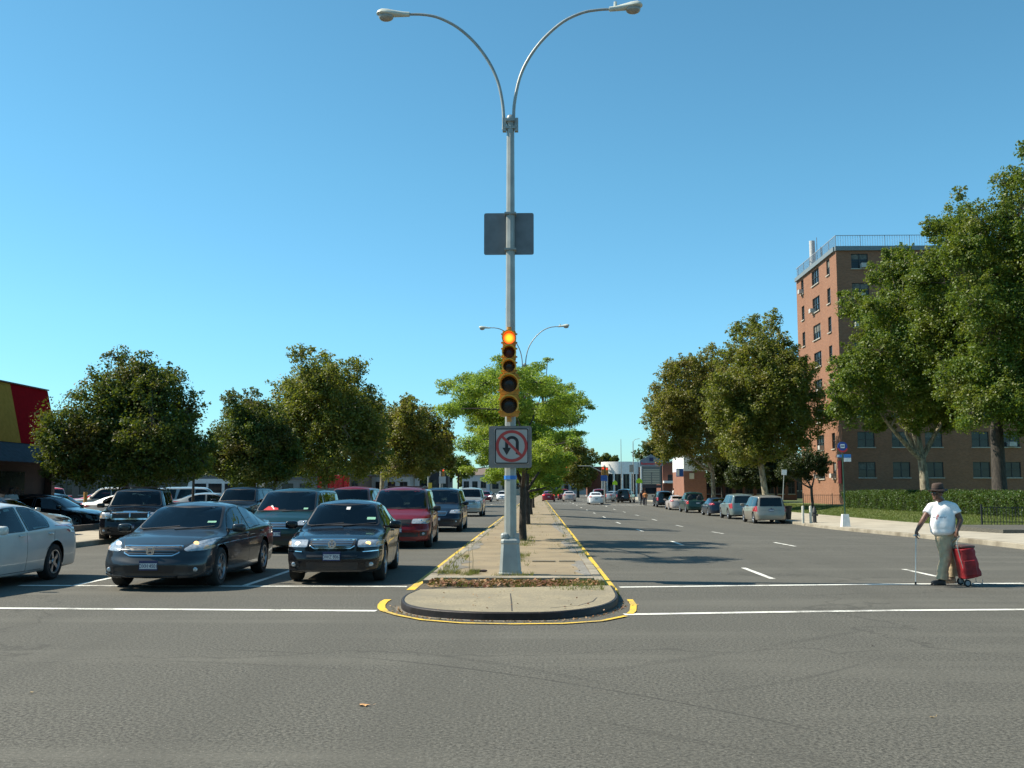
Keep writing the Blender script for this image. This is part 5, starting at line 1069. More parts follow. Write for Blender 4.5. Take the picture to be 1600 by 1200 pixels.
# low buildings beyond the left row of trees
def block(name, px0, px1, ytop, Y, depth, mt, label, rows=1, roofm=None, gable=False, cols=4, wz=None, base=0, h=None):
    a = P(px0, 765, Y).x; c = P(px1, 765, Y).x; zt = P(px0, ytop, Y).z; W_ = c-a; root = empty(name, (a, Y, base), 0, label, 'building'); wins = []
    for r in range(rows):
        for k in range(cols):
            u = W_*(k+.5)/cols; w = min(1.2, W_/cols*.32); v = zt*(r+.55)/rows; hh = min(.8, zt/rows*.26); wins.append((u-w, u+w, v-hh, v+hh))
    b = MB(); wall_mesh(b, (0, 0, 0), (1, 0, 0), W_, zt, wins, (0, -1, 0))
    for f in ([(0, 0, 0), (0, depth, 0), (0, depth, zt), (0, 0, zt)], [(W_, 0, 0), (W_, depth, 0), (W_, depth, zt), (W_, 0, zt)], [(0, depth, 0), (W_, depth, 0), (W_, depth, zt), (0, depth, zt)]): b.add(f, [(0, 1, 2, 3)])
    b.build('wall', mt, root); simple_windows(root, (0, 0, 0), (1, 0, 0), (0, -1, 0), wins)
    b = MB(); rm = roofm or mat('flat_roof', (.12, .12, .12), .8)
    if gable: rh = W_*.28 if W_ < 14 else 3.0; b.add([(-.4, -.4, zt), (W_+.4, -.4, zt), (W_+.4, depth+.4, zt), (-.4, depth+.4, zt), (-.4, depth/2, zt+rh), (W_+.4, depth/2, zt+rh)], [(0, 1, 5, 4), (2, 3, 4, 5), (0, 4, 3), (1, 2, 5), (0, 3, 2, 1)])
    else: b.box((W_/2, depth/2, zt+.1), (W_+.3, depth+.3, .3))
    b.build('roof', rm, root); return root
block('store', 300, 545, 748, 118, 12, mat('grey_wall', (.20, .20, .19), .8), 'long grey store behind the trunks of the left trees', cols=9)
block('store', -120, 298, 744, 122, 12, mat('dark_store_wall', (.09, .08, .07), .8), 'long dark low building behind the shop parking lot', cols=14)
block('store', 546, 562, 742, 112, 8, brick('brown_brick', (.16, .12, .09), (.12, .09, .07), (.15, .13, .1)), 'narrow brown brick wall block right of the red awning', cols=1)
block('store', 564, 640, 744, 120, 10, mat('pale_wall', (.34, .37, .38), .8), 'pale low store right of the brown block', cols=4)
aw = empty('awning_sign', (P(497, 765, 100).x, 100, 0), 0, 'red ruffled awning sign above the roof of the dark red suv', 'sign'); b = MB(); w_ = P(545, 765, 100).x-P(497, 765, 100).x; zt, zb = P(500, 743, 100).z, P(500, 762, 100).z
for i in range(24): u = w_*i/24; b.box((u+w_/48, .1*math.sin(i*1.7), (zt+zb)/2+.06*math.sin(i*2.3)), (w_/24*.98, .5+.12*math.sin(i*2.1), zt-zb))
b.build('canopy', mat('awning_red', (.55, .02, .02), .6, var=.5, scale=8), aw)
for u in (.1, w_-.1): b = MB(); b.bar((u, 0, 0), (u, 0, zb), .1); b.build('post', M_wfr, aw)
block('house', 722, 762, 742, 240, 10, mat('white_siding', (.42, .44, .46), .8), 'white house with brown gable roof beyond the far lights on the left', 1, mat('brown_roof', (.16, .12, .10), .8), True, 3)
block('house', 640, 700, 738, 215, 12, mat('dark_shopfront', (.03, .03, .035), .7), 'dark shop building behind the far traffic lights', 1, None, False, 4)
block('house', 766, 830, 748, 290, 10, mat('tan_siding', (.30, .27, .22), .8), 'tan house at the far end of the road', 1, mat('grey_roof', (.12, .12, .13), .8), True, 4)
block('house', 846, 935, 752, 330, 10, mat('grey_siding', (.26, .27, .27), .8), 'long grey low building closing the far end of the right road', 1, None, False, 8)
# bank with round white fascia
def bank():
    Y = 215; xc = P(970, 765, Y).x; root = empty('bank_building', (xc, Y, 0), 0, 'low bank building with a round white fascia at the far corner', 'building'); r = 4.1; zt, zm = P(970, 722, Y).z, P(970, 741, Y).z
    b = MB(); b.lathe([(r, zm), (r, zt), (r-.3, zt), (0, zt-.1)], n=32); b.lathe([(r, zm), (0, zm)], n=32); b.build('fascia', M_white, root, smooth=True)
    b = MB(); b.lathe([(r-.7, 0), (r-.7, zm)], n=32); b.build('shopfront', M_wgl, root, smooth=True)
    for k in range(7): a = math.pi+math.pi*(k+.5)/7; b = MB(); b.tube([((r-.2)*math.cos(a), (r-.2)*math.sin(a), 0), ((r-.2)*math.cos(a), (r-.2)*math.sin(a), zm)], .22, 8); b.build('column', M_white, root)
    b = MB(); b.box((8.2, 2, zt/2-.2), (9.5, 8, zt-.4)); b.build('wall', K_red, root); b = MB(); b.box((8.2, -2.1, zt-.6), (9.7, .3, 1.0)); b.box((8.2, 2, zt-.25), (9.8, 8.2, .2)); b.build('roof_band', mat('band_grey', (.45, .48, .48), .6), root); b = MB(); b.box((8, -2.05, 2.2), (6, .15, 2.6)); b.build('shop_window', M_wgl, root)
    b = MB(); b.box((-5.6, 1, zt/2-.5), (3, 6, zt-1)); b.build('side_wall', K_red, root)
bank()
def plaza():
    Y = 150; a, c = P(1001, 765, Y).x, P(1035, 765, Y).x; W_ = c-a; root = empty('plaza_sign', (a, Y, -.0), 0, 'tall grey plaza sign with pitched top and rows of shop names', 'sign'); z = lambda py: P(1018, py, Y).z
    gm = mat('sign_slate', (.17, .22, .27), .6)
    for x in (.1, W_-.1): b = MB(); b.box((x, 0, z(728)/2), (.22, .3, z(728))); b.build('post', M_white if x < 1 else M_wfr, root)
    b = MB(); b.prism([(-.1, z(728)), (W_+.1, z(728)), (W_+.1, z(720)), (W_/2, z(710)), (-.1, z(720))], -.2, .2); b.build('pediment', gm, root)
    b = MB(); b.box((W_/2, 0, (z(757)+z(728.5))/2), (W_-.45, .28, z(728.5)-z(757))); pn = b.build('panel', mat('panel_dark', (.13, .15, .15), .6), root)
    b = MB(); rows = 9
    for k in range(rows):
        zz = z(755.5)+(z(732)-z(755.5))*(k+.2)/rows
        if k < 7: b.box((W_*.3, -.16, zz), (W_*.36, .04, .13)); b.box((W_*.7, -.16, zz), (W_*.34, .04, .13))
        else: b.box((W_*.5, -.16, zz), (W_*.75, .04, .16))
    b.build('name_strips', mat('strip_cream', (.40, .40, .33), .6), pn)
    b = MB(); b.box((W_/2, 0, z(760)), (W_-.4, .3, z(757.5)-z(762))); b.build('base_panel', mat('panel_black', (.02, .02, .03), .6), root); b = MB(); b.box((W_/2, .1, .5), (W_+.8, .6, 1.0)); b.build('plinth', M_sill, root)
    text('Rosewood Plaza', .48, M_red2, root, 'lettering', .01, (W_/2, -.22, z(724.5)), bold=.012, sx=.95); b = MB(); b.box((W_/2, -.22, z(718)), (.55, .05, .55), 0, ry=.0); b.build('emblem', M_navy, root)
plaza()
def brick_row():
    r = block('brick_building', 1036, 1072, 723, 185, 10, K_red, 'dark red brick building behind the plaza sign', cols=1, rows=1); b = MB(); W_ = P(1072, 765, 185).x-P(1036, 765, 185).x; b.box((W_/2, -.8, P(1050, 753, 185).z), (W_, 1.6, .4)); b.build('canopy', M_white, r)
    Y = 122; a, c = P(1069, 765, Y).x, P(1104, 765, Y).x; zt, zm = P(1069, 712, Y).z, P(1069, 736, Y).z; r = empty('painted_building', (a, Y, 0), 0, 'brick building whose upper wall is painted white', 'building'); W_ = c-a
    b = MB(); b.box((W_/2, 5, zm/2), (W_, 10, zm)); b.build('wall', brick('orange_brick', (.28, .11, .06), (.21, .08, .045), (.3, .2, .15)), r); b = MB(); b.box((W_/2, 5, (zt+zm)/2), (W_+.02, 10.02, zt-zm)); b.build('white_wall', M_white, r, label='white painted upper wall'); b = MB(); b.box((W_*.35, -.05, zm-.6), (.55, .08, .7)); b.build('notice', mat('cream_notice', (.6, .55, .42), .6), r)
    b = MB(); b.box((-.45, .2, P(1060, 738.5, Y).z), (.85, .12, .95), 0); b.box((-.45, .13, P(1060, 738.5, Y).z), (.82, .02, .9), 0); s = b.build('projecting_sign', mat('sign_blue', (.02, .09, .32), .5), loc=(a, Y, 0), label='blue box sign projecting from the white painted building', cat='sign'); b = MB(); b.box((-.68, .115, P(1060, 738.5, Y).z), (.3, .01, .8)); b.build('sign_face', M_white, s)
brick_row()
block('brick_building', 1098, 1245, 742, 128, 10, K_red, 'low dark brick building in the shade behind the parked cars', cols=9)
block('brick_building', 1225, 1262, 738, 150, 8, mat('dark_wall', (.05, .04, .035), .9), 'dark low building left of the tower foot', cols=3)
# white bus in the lot
def bus():
    root = empty('minibus', (P(352, 765, 70).x, 70, .03), R(184), 'white minibus with red roof sign parked in the lot behind the trees', 'bus'); b = MB(); L_, W_, H_ = 5.0, 2.1, 2.35
    b.prism([(-L_/2, .45), (L_/2, .45), (L_/2+.5, .5), (L_/2+.5, 1.2), (L_/2, 1.3), (L_/2-.35, H_), (-L_/2+.1, H_), (-L_/2, H_-.15)], -W_/2, W_/2); b.build('body', mat('bus_white', (.62, .64, .63), .35, coat=.6), root)
    for x in (-1.75, -.65, .45, 1.5):
        for s in (-1, 1): b = MB(); b.box((x, s*(W_/2+.004), 1.72), (.9, .02, .62)); b.build('window', M_wgl, root)
    b = MB(); b.add([(L_/2+.01, -.9, 1.35), (L_/2+.01, .9, 1.35), (L_/2-.31, .85, 2.25), (L_/2-.31, -.85, 2.25)], [(0, 1, 2, 3)]); b.build('windscreen', M_wgl, root)
    for x in (-1.5, 1.8):
        for s in (-1, 1): b = MB(); b.lathe([(.1, -.1), (.36, -.1), (.38, 0), (.36, .1), (.1, .1), (.02, .12)], (x, s*(W_/2-.05), .38), 'y', 20); b.build('wheel', M_rubber, root)
    b = MB(); b.sup((-1.0, 0, H_+.12), (1.6, .6, .28), .5); b.build('roof_sign', M_red2, root)
bus()
# ------------------------------------------------------------------ street furniture
M_galv = mat('galvanised_steel', (.32, .34, .32), .5, .35, var=.14, scale=5); M_galv2 = mat('painted_pole', (.30, .335, .33), .5, .1, var=.15, scale=4)
LY = 18.9; LX = P(797.5, 765, LY).x
def street_lamp(label, full=True):
    root = empty('street_lamp', (LX, LY, MZ), 0, label, 'street lamp', 'twin arm street lamps on the median'); lz_ = lambda px, py: P(px, py, LY)-Vector((LX, LY, MZ))
    b = MB(); w, h = .205, .62
    vs = []; 
    for z, hw in ((0, .215), (.03, .215), (.045, .20), (.55, .165), (.58, .175), (.62, .172), (.65, .15)):
        c = hw*.72; vs += [(x, y, z) for x, y in ((-hw, -c), (-c, -hw), (c, -hw), (hw, -c), (hw, c), (c, hw), (-c, hw), (-hw, c))]
    b.add(vs, [(i*8+j, i*8+(j+1) % 8, (i+1)*8+(j+1) % 8, (i+1)*8+j) for i in range(6) for j in range(8)]+[tuple(range(48, 56))]); b.build('base', M_galv2, root)
    b = MB(); b.sup((-.10, -.05, .69), (.16, .2, .14), .7); b.box((.12, -.06, .69), (.09, .09, .12)); b.build('base_cap', M_galv2, root)
    zt = lz_(797, 188).z; b = MB(); b.tube([(0, 0, .6), (0, 0, zt*.5), (0, 0, zt)], [.115, .092, .072], 8, cap=True); b.build('pole', M_galv, root, smooth=False)
    b = MB(); z0 = lz_(797, 205).z; b.sup((0, 0, zt), (.16, .16, .22), .8); b.box((0, 0, z0+.06), (.20, .14, .05)); b.box((0, 0, z0+.2), (.16, .2, .05)); b.box((-.115, 0, z0+.12), (.07, .1, .26)); b.box((.115, 0, z0+.12), (.07, .1, .26)); b.build('bracket', M_galv, root)
    for pts, hp, sd in (([(787, 203), (787, 185), (785, 160), (778, 128), (764, 97), (742, 67), (715, 43), (686, 28), (662, 23), (640, 22.5)], (640, 23), -1), ([(802.5, 203), (802.5, 185), (804, 160), (812, 122), (827, 90), (850, 60), (880, 34), (910, 20), (935, 15.5), (952, 14.5)], (952, 14), 1)):
        q = [lz_(*p) for p in pts]; q = [Vector((v.x, 0, v.z)) for v in q]; b = MB(); S_ = []
        for i in range(len(q)-1):
            p0, p1, p2, p3 = q[max(0, i-1)], q[i], q[i+1], q[min(len(q)-1, i+2)]
            for t in (0, .25, .5, .75): S_.append(.5*((2*p1)+(p2-p0)*t+(2*p0-5*p1+4*p2-p3)*t*t+(3*p1-p0-3*p2+p3)*t**3))
        S_.append(q[-1]); b.tube(S_, [.034-.010*i/len(S_) for i in range(len(S_))], 10); b.build('arm', M_galv, root, smooth=True)
        b = MB(); o = q[-1]; tilt = .02 if sd < 0 else .10; Lh = .64
        def pr(t, up): return up
        prof = [(0, .05, .045, -.045), (.12, .055, .05, -.05), (.30, .085, .075, -.05), (.42, .12, .095, -.04), (.54, .13, .10, -.03), (.61, .10, .07, -.02), (.645, .04, .03, -.01)]
        vs = []
        for x, hw, up, dn in prof:
            for j in range(12): a = 2*math.pi*j/12; z = math.sin(a); vs.append((o.x+sd*x, hw*math.cos(a), o.z+tilt*x*1.0+(up*z if z > 0 else -dn*z)))
        b.add(vs, [(i*12+j, i*12+(j+1) % 12, (i+1)*12+(j+1) % 12, (i+1)*12+j) for i in range(6) for j in range(12)]+[tuple(range(12)), tuple(range(72, 84))])
        if sd > 0: b.lathe([(0, .1), (.03, .1), (.035, 0)], (o.x+.12, 0, o.z+.05), n=8)
        hd = b.build('lamp_head', mat('lamp_housing', (.52, .56, .50), .5), root, smooth=True)
        b = MB(); b.sup((o.x+sd*.46, 0, o.z+tilt*.46-.045), (.30, .2, .20), .9); b.build('lens', mat('lamp_glass', (.30, .27, .22), .25, coat=.5), hd, smooth=True)
    return root
lamp = street_lamp('nearest twin arm street lamp on the median, carrying the traffic signal')
l2 = copy_tree(lamp); l2.location = (LX-.22, 57.5, MZ); l2['label'] = 'smaller looking twin arm street lamp rising behind the honey locust tree'
# sign back high on the pole
s = empty('sign_board', (LX, LY, 0), 0, 'blank grey back of a square sign high on the pole', 'sign'); pa, pc = P(756, 331, LY), P(834, 396, LY); b = MB()
def rplate(b, x0, x1, z0, z1, y, th, r=.04, m=0): b.prism([tuple(p) for p in rounded([(x0, z0), (x1, z0), (x1, z1), (x0, z1)], r, 4)], y, y+th, m)
rplate(b, pa.x-LX, pc.x-LX, pc.z, pa.z, .10, .006, .04); b.build('plate', mat('sign_back', (.17, .19, .20), .55, .3, var=.12), s)
for z in (pc.z+.07, pa.z-.05): b = MB(); b.box((0, -.0, z), (.22, .22, .035)); b.build('clamp', M_galv, s)
# traffic signal
def signal(X, Y, zc_px, label, sc=1.0):
    root = empty('traffic_signal', (LX, LY, 0), 0, label, 'traffic light'); yel = mat('signal_yellow', (.50, .22, .02), .5, var=.15); yin = mat('visor_yellow', (.66, .40, .05), .5, back=(.02, .02, .02)); blk = mat('signal_lens_dark', (.012, .010, .010), .25)
    z = lambda py: P(795, py, LY-.3).z; y0 = -.30
    secs = [(517, 539.5, .125), (540, 561.5, .125), (562, 583, .125), (584, 616.5, .175), (617, 650, .175)]
    x_ = P(795.5, 600, LY-.3).x-LX
    for i, (a, c, hw) in enumerate(secs):
        z1, z0 = z(a), z(c); b = MB(); rplate(b, x_-hw, x_+hw, z0, z1, y0, .19, .03); h = b.build('housing', yel, root)
        zc_ = (z0+z1)/2; r = min(hw, (z1-z0)/2)*.84
        b = MB(); b.lathe([(0, -.02), (r*.6, -.012), (r, .004)], (x_, y0-.004, zc_), 'y', 24)
        if i == 0:
            m, nt, bb, N, Lk = newmat('lit_red_lens'); tc = N.new('ShaderNodeTexCoord'); v = N.new('ShaderNodeVectorMath'); v.operation = 'DISTANCE'; v.inputs[1].default_value = (x_, y0-.01, zc_); Lk.new(tc.outputs['Object'], v.inputs[0])
            col = node_mix(N, Lk, rng(N, Lk, v.outputs['Value'], r*.35, r*.95), (1, .38, .02), (1, .06, .01)); Lk.new(col, bb.inputs['Emission Color']); bb.inputs['Emission Strength'].default_value = 1.7; bb.inputs['Base Color'].default_value = (.4, .02, .01, 1); lm = m
        else: lm = mat('red_lens_off', (.06, .008, .006), .3) if i == 1 else blk
        b.build('lens', lm, h, smooth=True)
        b = MB(); n = 26; vs = []; ro = r*1.10; d = .17 if hw < .15 else .24
        for k in range(n+1):
            a_ = math.radians(-40+260*k/n); dd = d*(.75+.25*max(0, math.sin(a_)))
            for yy in (y0-.002, y0-dd): vs.append((x_+ro*math.cos(a_), yy, zc_+ro*math.sin(a_)))
        b.add(vs, [(2*k, 2*k+1, 2*k+3, 2*k+2) for k in range(n)]); vz = b.build('visor', yin, h, fixn=False); sm_ = vz.modifiers.new('thickness', 'SOLIDIFY'); sm_.thickness = .018
    for py in (514, 655): b = MB(); b.tube([(x_, y0+.1, z(py)-.04), (x_, y0+.1, z(py)+.05)], .045, 10); b.bar((x_, y0+.1, z(py)), (0, 0, z(py)), .05); b.build('bracket', yel, root)
    for i in range(5):
        a, c, hw = secs[i]
        for t in (.2, .8):
            b = MB(); b.box((x_+hw+.012, y0+.05, z(c)+(z(a)-z(c))*t), (.03, .03, .03)); b.box((x_-hw-.012, y0+.05, z(c)+(z(a)-z(c))*t), (.03, .03, .03)); b.build('latch', yel, root)
signal(0, 0, 0, 'yellow five lamp traffic signal on the median pole, top lamp lit red')
# no U-turn sign
def uturn():
    root = empty('road_sign', (LX, LY, 0), 0, 'square no u-turn sign on a grey backing plate under the traffic signal', 'sign'); z = lambda py, dy=.16: P(800, py, LY-dy).z; x = lambda px, dy=.16: P(px, 765, LY-dy).x-LX
    b = MB(); rplate(b, x(763.5), x(831), z(731), z(665.5), -.150, .006, .05); b.build('backing_plate', mat('backing_plate', (.22, .21, .20), .6, .2, var=.1), root)
    b = MB(); rplate(b, x(772.5), x(826.5), z(725), z(669), -.166, .006, .03); sg = b.build('sign_face', mat('reflective_white', (.40, .39, .37), .5, var=.05), root)
    cx_, cz_ = x(799.5), z(697); r = (z(671.5)-z(722.5))/2; y = -.1685
    b = MB(); q = rounded([(x(774), z(723.7)), (x(825), z(723.7)), (x(825), z(670.2)), (x(774), z(670.2))], .03, 4)
    for i in range(len(q)): a, c = q[i], q[(i+1) % len(q)]; b.bar((a.x, y+.008, a.y), (c.x, y+.008, c.y), .020, .020) if (c-a).length > 1e-4 else None
    b.build('border', M_ink, sg)
    b = MB(); n = 48; rin, rout = r*.80, r*.98; vs = []
    for k in range(n): a = 2*math.pi*k/n; vs += [(cx_+rin*math.cos(a), y-.001, cz_+rin*math.sin(a)), (cx_+rout*math.cos(a), y-.001, cz_+rout*math.sin(a))]
    b.add(vs, [(2*k, 2*k+1, (2*k+3) % (2*n), (2*k+2) % (2*n)) for k in range(n)]); a = R(135); d = Vector((math.cos(a), 0, math.sin(a))); nn = Vector((d.z, 0, -d.x)); o = Vector((cx_, y-.0025, cz_))
    b.add([o+d*rin*1.02+nn*.025, o+d*rin*1.02-nn*.025, o-d*rin*1.02-nn*.025, o-d*rin*1.02+nn*.025], [(0, 1, 2, 3)]); b.build('prohibition_ring', mat('sign_red_ring', (.42, .05, .045), .5), sg, fixn=False)
    b = MB(); s = r; ri, ro = s*.22, s*.40; ax, az = cx_+s*.02, cz_+s*.22; y2 = y-.0005; vs = []
    for k in range(17): a = math.pi*k/16; vs += [(ax+ri*math.cos(a)*1.05, y2, az+ri*math.sin(a)), (ax+ro*math.cos(a)*1.05, y2, az+ro*math.sin(a))]
    b.add(vs, [(2*k, 2*k+1, 2*k+3, 2*k+2) for k in range(16)]); b.add([(ax+ri*1.05, y2, az), (ax+ro*1.05, y2, az), (ax+ro*1.05, y2, cz_-s*.55), (ax+ri*1.05, y2, cz_-s*.48)], [(0, 1, 2, 3)]); b.add([(ax-ri*1.05, y2, az), (ax-ro*1.05, y2, az), (ax-ro*1.05, y2, cz_-s*.12), (ax-ri*1.05, y2, cz_-s*.12)], [(0, 1, 2, 3)])
    xx = ax-(ri+ro)/2*1.05; b.add([(xx-s*.27, y2, cz_-s*.10), (xx+s*.27, y2, cz_-s*.10), (xx, y2, cz_-s*.56)], [(0, 1, 2)]); b.build('arrow', M_ink, sg, fixn=False)
    b = MB(); b.box((0, -.135, z(700)), (.12, .03, .5)); b.build('clamp', M_galv, root)
    b = MB(); zz = P(796, 746, LY-.1).z; b.tube([(0, 0, zz-.035), (0, 0, zz+.035)], .118, 8, cap=False); b.build('blue_tape', mat('blue_tape', (.03, .18, .55), .5), loc=(LX, LY, 0), label='strip of blue tape round the pole below the no u-turn sign', cat='tape')
uturn()
# bus stop sign
def busstop():
    p = U(1321, 823, .15); root = empty('bus_stop_sign', p, 0, 'round blue bus stop sign on a slim green pole in a white base', 'sign'); zt = P(1320, 694, p.y).z-p.z; gr = mat('pole_green', (.02, .06, .035), .5)
    b = MB(); b.add([(x*s, y*s*.9, z) for z, s in ((0, .20), (.62, .15)) for x, y in ((-1, -1), (1, -1), (1, 1), (-1, 1))], [(0, 1, 5, 4), (1, 2, 6, 5), (2, 3, 7, 6), (3, 0, 4, 7), (4, 5, 6, 7)]); b.build('base', M_white, root)
    b = MB(); b.tube([(0, 0, .6), (-.03, 0, zt)], [.035, .03], 8); b.build('pole', gr, root)
    zc_ = zt-.12; b = MB(); b.lathe([(0, -.02), (.24, -.02), (.24, .02), (0, .02)], (-.03, -.05, zc_), 'y', 28); d = b.build('disc', mat('bus_blue', (.02, .06, .28), .5), root)
    b = MB(); b.box((-.03, -.085, zc_+.02), (.20, .01, .2)); b.box((-.03, -.088, zc_+.02), (.16, .01, .06), 1); b.box((-.10, -.085, zc_-.09), (.03, .01, .03), 1); b.box((.04, -.085, zc_-.09), (.03, .01, .03), 1); b.build('bus_symbol', [M_white, M_navy], d)
    b = MB(); n = 16; vs = []
    for k in range(n+1): a = math.pi+math.pi*k/n*.8+.3; vs += [(-.03+.2*math.cos(a), -.075, zc_+.2*math.sin(a)-.01), (-.03+.275*math.cos(a), -.075, zc_+.275*math.sin(a)-.03)]
    b.add(vs, [(2*k, 2*k+1, 2*k+3, 2*k+2) for k in range(n)]); b.build('red_rim', M_red2, d, fixn=False)
    b = MB(); z1 = P(1320, 712.5, p.y).z-p.z; b.box((.20, -.04, z1), (.36, .02, .18)); b.box((-.19, -.04, z1), (.24, .02, .14)); b.build('route_plate', mat('plate_blue', (.04, .20, .5), .5), root); b = MB(); b.box((.20, -.042, z1-.19), (.36, .02, .19)); b.box((-.26, -.054, z1), (.1, .01, .1)); w = b.build('notice_plate', M_white, root)
busstop()
def leaning_sign():
    p = U(1222, 809, .15); root = empty('parking_sign', p, 0, 'small white sign on a leaning thin pole behind the gold minivan', 'sign'); t = P(1225, 738, p.y)-p; b = MB(); b.tube([(0, 0, 0), tuple(t)], .03, 8); b.build('pole', M_galv, root); b = MB(); b.box((t.x, -.05, t.z), (.34, .02, .36), ry=.08); b.build('sign_plate', M_white, root)
leaning_sign()
def bin_():
    p = U(1231, 812, .15); root = empty('litter_bin', p, 0, 'black mesh litter bin on the kerb beside the gold minivan', 'bin'); m = mat('bin_black', (.012, .012, .013), .6); b = MB()
    b.lathe([(.20, 0), (.27, .82), (.29, .84), (.25, .86), (.2, .1)], n=20); b.build('basket', m, root); b = MB(); b.lathe([(.29, .80), (.305, .82), (.305, .88), (.27, .88)], n=20); b.build('rim', m, root)
bin_()
for px, lb in ((1255, 'pale steel bollard standing alone on the sidewalk, left of the pair'), (1267, 'pale steel bollard touching the dark hydrant')):
    p = U(px, 817.5, .15); b = MB(); b.lathe([(.075, 0), (.075, .92), (.06, .97), (0, .99)], n=14); b.build('bollard', mat('bollard_pale', (.5, .49, .42), .6), loc=p, label=lb, cat='bollard', group='bollards on the right sidewalk', smooth=True)
p = U(1273, 817, .15); root = empty('fire_hydrant', p, 0, 'dark fire hydrant beside the bollards on the right sidewalk', 'hydrant'); m = mat('hydrant_black', (.03, .03, .032), .6)
b = MB(); b.lathe([(.16, 0), (.16, .05), (.11, .07), (.11, .55), (.15, .57), (.15, .62), (.12, .68), (.09, .82), (.04, .88), (.03, .95), (0, .95)], n=16); b.build('barrel', m, root, smooth=True); b = MB(); b.tube([(-.2, 0, .45), (.2, 0, .45)], .055, 10); b.tube([(0, -.2, .42), (0, 0, .42)], .07, 10); b.build('nozzle', m, root)
# far signals, signs
def mast(px, py_top, Y, arm_px, arm_py, label, heads, base_py=None):
    x = P(px, 765, Y).x; root = empty('signal_mast', (x, Y, 0), 0, label, 'traffic light'); z = P(px, py_top, Y).z; b = MB(); b.tube([(0, 0, 0), (0, 0, z)], [.13, .1], 8); b.build('pole', M_galv, root)
    e = P(arm_px, arm_py, Y); q = Vector((e.x-x, 0, e.z)); b = MB(); b.tube([(0, 0, z-.5), (q.x*.5, 0, (z-.5+q.z)/2+.5), tuple(q)], [.08, .07, .05], 8); b.build('mast_arm', M_galv, root)
    for (hx, hy, sd) in heads:
        h = P(hx, hy, Y); b = MB(); b.box((h.x-x, -.15, h.z), (.38, .3, 1.1)); hd = b.build('signal_head', mat('far_signal', (.38, .18, .03), .5), root); b = MB(); b.lathe([(0, -.33), (.13, -.32)], (h.x-x, 0, h.z+.34), 'y', 12); b.build('lens', mat('far_red', (.4, .03, .02), .4, emit=(1, .08, .03), es=.6), hd)
mast(688, 731, 140, 708, 735, 'far mast with traffic signals on the left road', [(693, 739, 0), (714, 738, 0)])
mast(669, 742, 138, 682, 735, 'short white post with bent arm at the far left crossing', [])
mast(941, 733, 165, 903, 728, 'far mast arm reaching over the right road', [(885, 733, 0)])
mast(945, 728, 128, 943, 731, 'far corner post carrying orange signal heads', [(942, 736, 0), (948, 737, 0)])
def post_sign(px, Y, py, w, h, mt, label, shape='box', gx=None):
    x = P(px, 765, Y).x; z = P(px, py, Y).z; zg = gz(x, Y) if x < 16 else 0; root = empty('post_sign', (x, Y, zg), 0, label, 'sign'); z -= zg; b = MB(); b.tube([(0, 0.04, 0), (0, 0.04, z+h/2)], .035, 6); b.build('post', M_galv, root); b = MB()
    if shape == 'box': b.box((0, 0, z), (w, .03, h))
    else: b.prism([(-w/2, z-h*.3), (w/2, z-h*.3), (w/2, z+h*.15), (0, z+h*.55), (-w/2, z+h*.15)], -.02, .01)
    b.build('sign_plate', mt, root); return root
M_fy = mat('fluorescent_yellow', (.45, .75, .02), .5, emit=None)
post_sign(999, 122, 752, .75, .75, M_fy, 'fluorescent yellow green crossing sign below the plaza sign', 'pent'); post_sign(961, 128, 755, .6, .7, M_fy, 'fluorescent yellow green sign left of the crossing sign', 'pent')
post_sign(636, 130, 748, .5, .9, mat('red_white_sign', (.5, .08, .08), .5), 'red and white sign left of the two pale signs'); post_sign(648, 131, 748, .6, .9, M_white, 'pale sign beside the red and white one'); post_sign(691, 118, 750, .8, .8, mat('grey_sign', (.42, .44, .45), .5), 'grey square sign back on the far mast'); post_sign(672, 120, 759, .45, .7, mat('amber_sign', (.6, .45, .05), .5), 'small yellow sign under the far left mast'); post_sign(944, 126, 747, .8, .7, mat('street_blue', (.03, .10, .35), .5), 'blue street sign at the far right corner')
post_sign(987, 124, 732, .5, .9, mat('pale_notice', (.35, .33, .3), .5), 'pale double notice sign on a tall pole before the round white building')
for px, Y, py, lb in ((990, 135, 690, 'tall lamp post in front of the round white building'), (971, 200, 686, 'thin mast above the bank roof')):
    x = P(px, 765, Y).x; b = MB(); z = P(px, py, Y).z; b.tube([(0, 0, 0), (0, 0, z)], [.09, .05], 8); b.tube([(0, 0, z), (.3, 0, z+.3), (.9, 0, z+.4)], .03, 6) if px == 990 else None; b.build('lamp_post', M_galv, loc=(x, Y, 0), label=lb, cat='pole')
x = P(134, 765, 50).x; b = MB(); b.tube([(0, 0, 0), (0, 0, 1.5)], .09, 10); b.build('bollard', mat('bollard_orange', (.55, .26, .05), .6), loc=(x, 50, .03), label='orange yellow post in the parking lot beside the beige wagon', cat='bollard')
# fenced kerb planter thing, utility poles at far
# ------------------------------------------------------------------ people
SK_D = mat('brown_skin', (.13, .060, .036), .5, var=.1); C_tee = mat('white_tee_shirt', (.80, .80, .80), .85, var=.04); C_kh = mat('khaki_cotton', (.42, .33, .21), .85, var=.15, scale=9); C_hat = mat('brown_felt', (.065, .042, .032), .9)
def remesh(mb, name, mt, parent, vox=.012, sm_it=3, **kw):
    me = mb.mesh('t', mt, fixn=True); o = bpy.data.objects.new('t', me); COL.objects.link(o); m = o.modifiers.new('r', 'REMESH'); m.mode = 'VOXEL'; m.voxel_size = vox; m.use_smooth_shade = True
    s = o.modifiers.new('s', 'SMOOTH'); s.iterations = sm_it; s.factor = .5
    dg = bpy.context.evaluated_depsgraph_get(); r = bpy.data.meshes.new_from_object(o.evaluated_get(dg)); bpy.data.objects.remove(o); r.name = name; x = link(name, r, parent); r.polygons.foreach_set('use_smooth', [True]*len(r.polygons)); return tag(x, **kw)
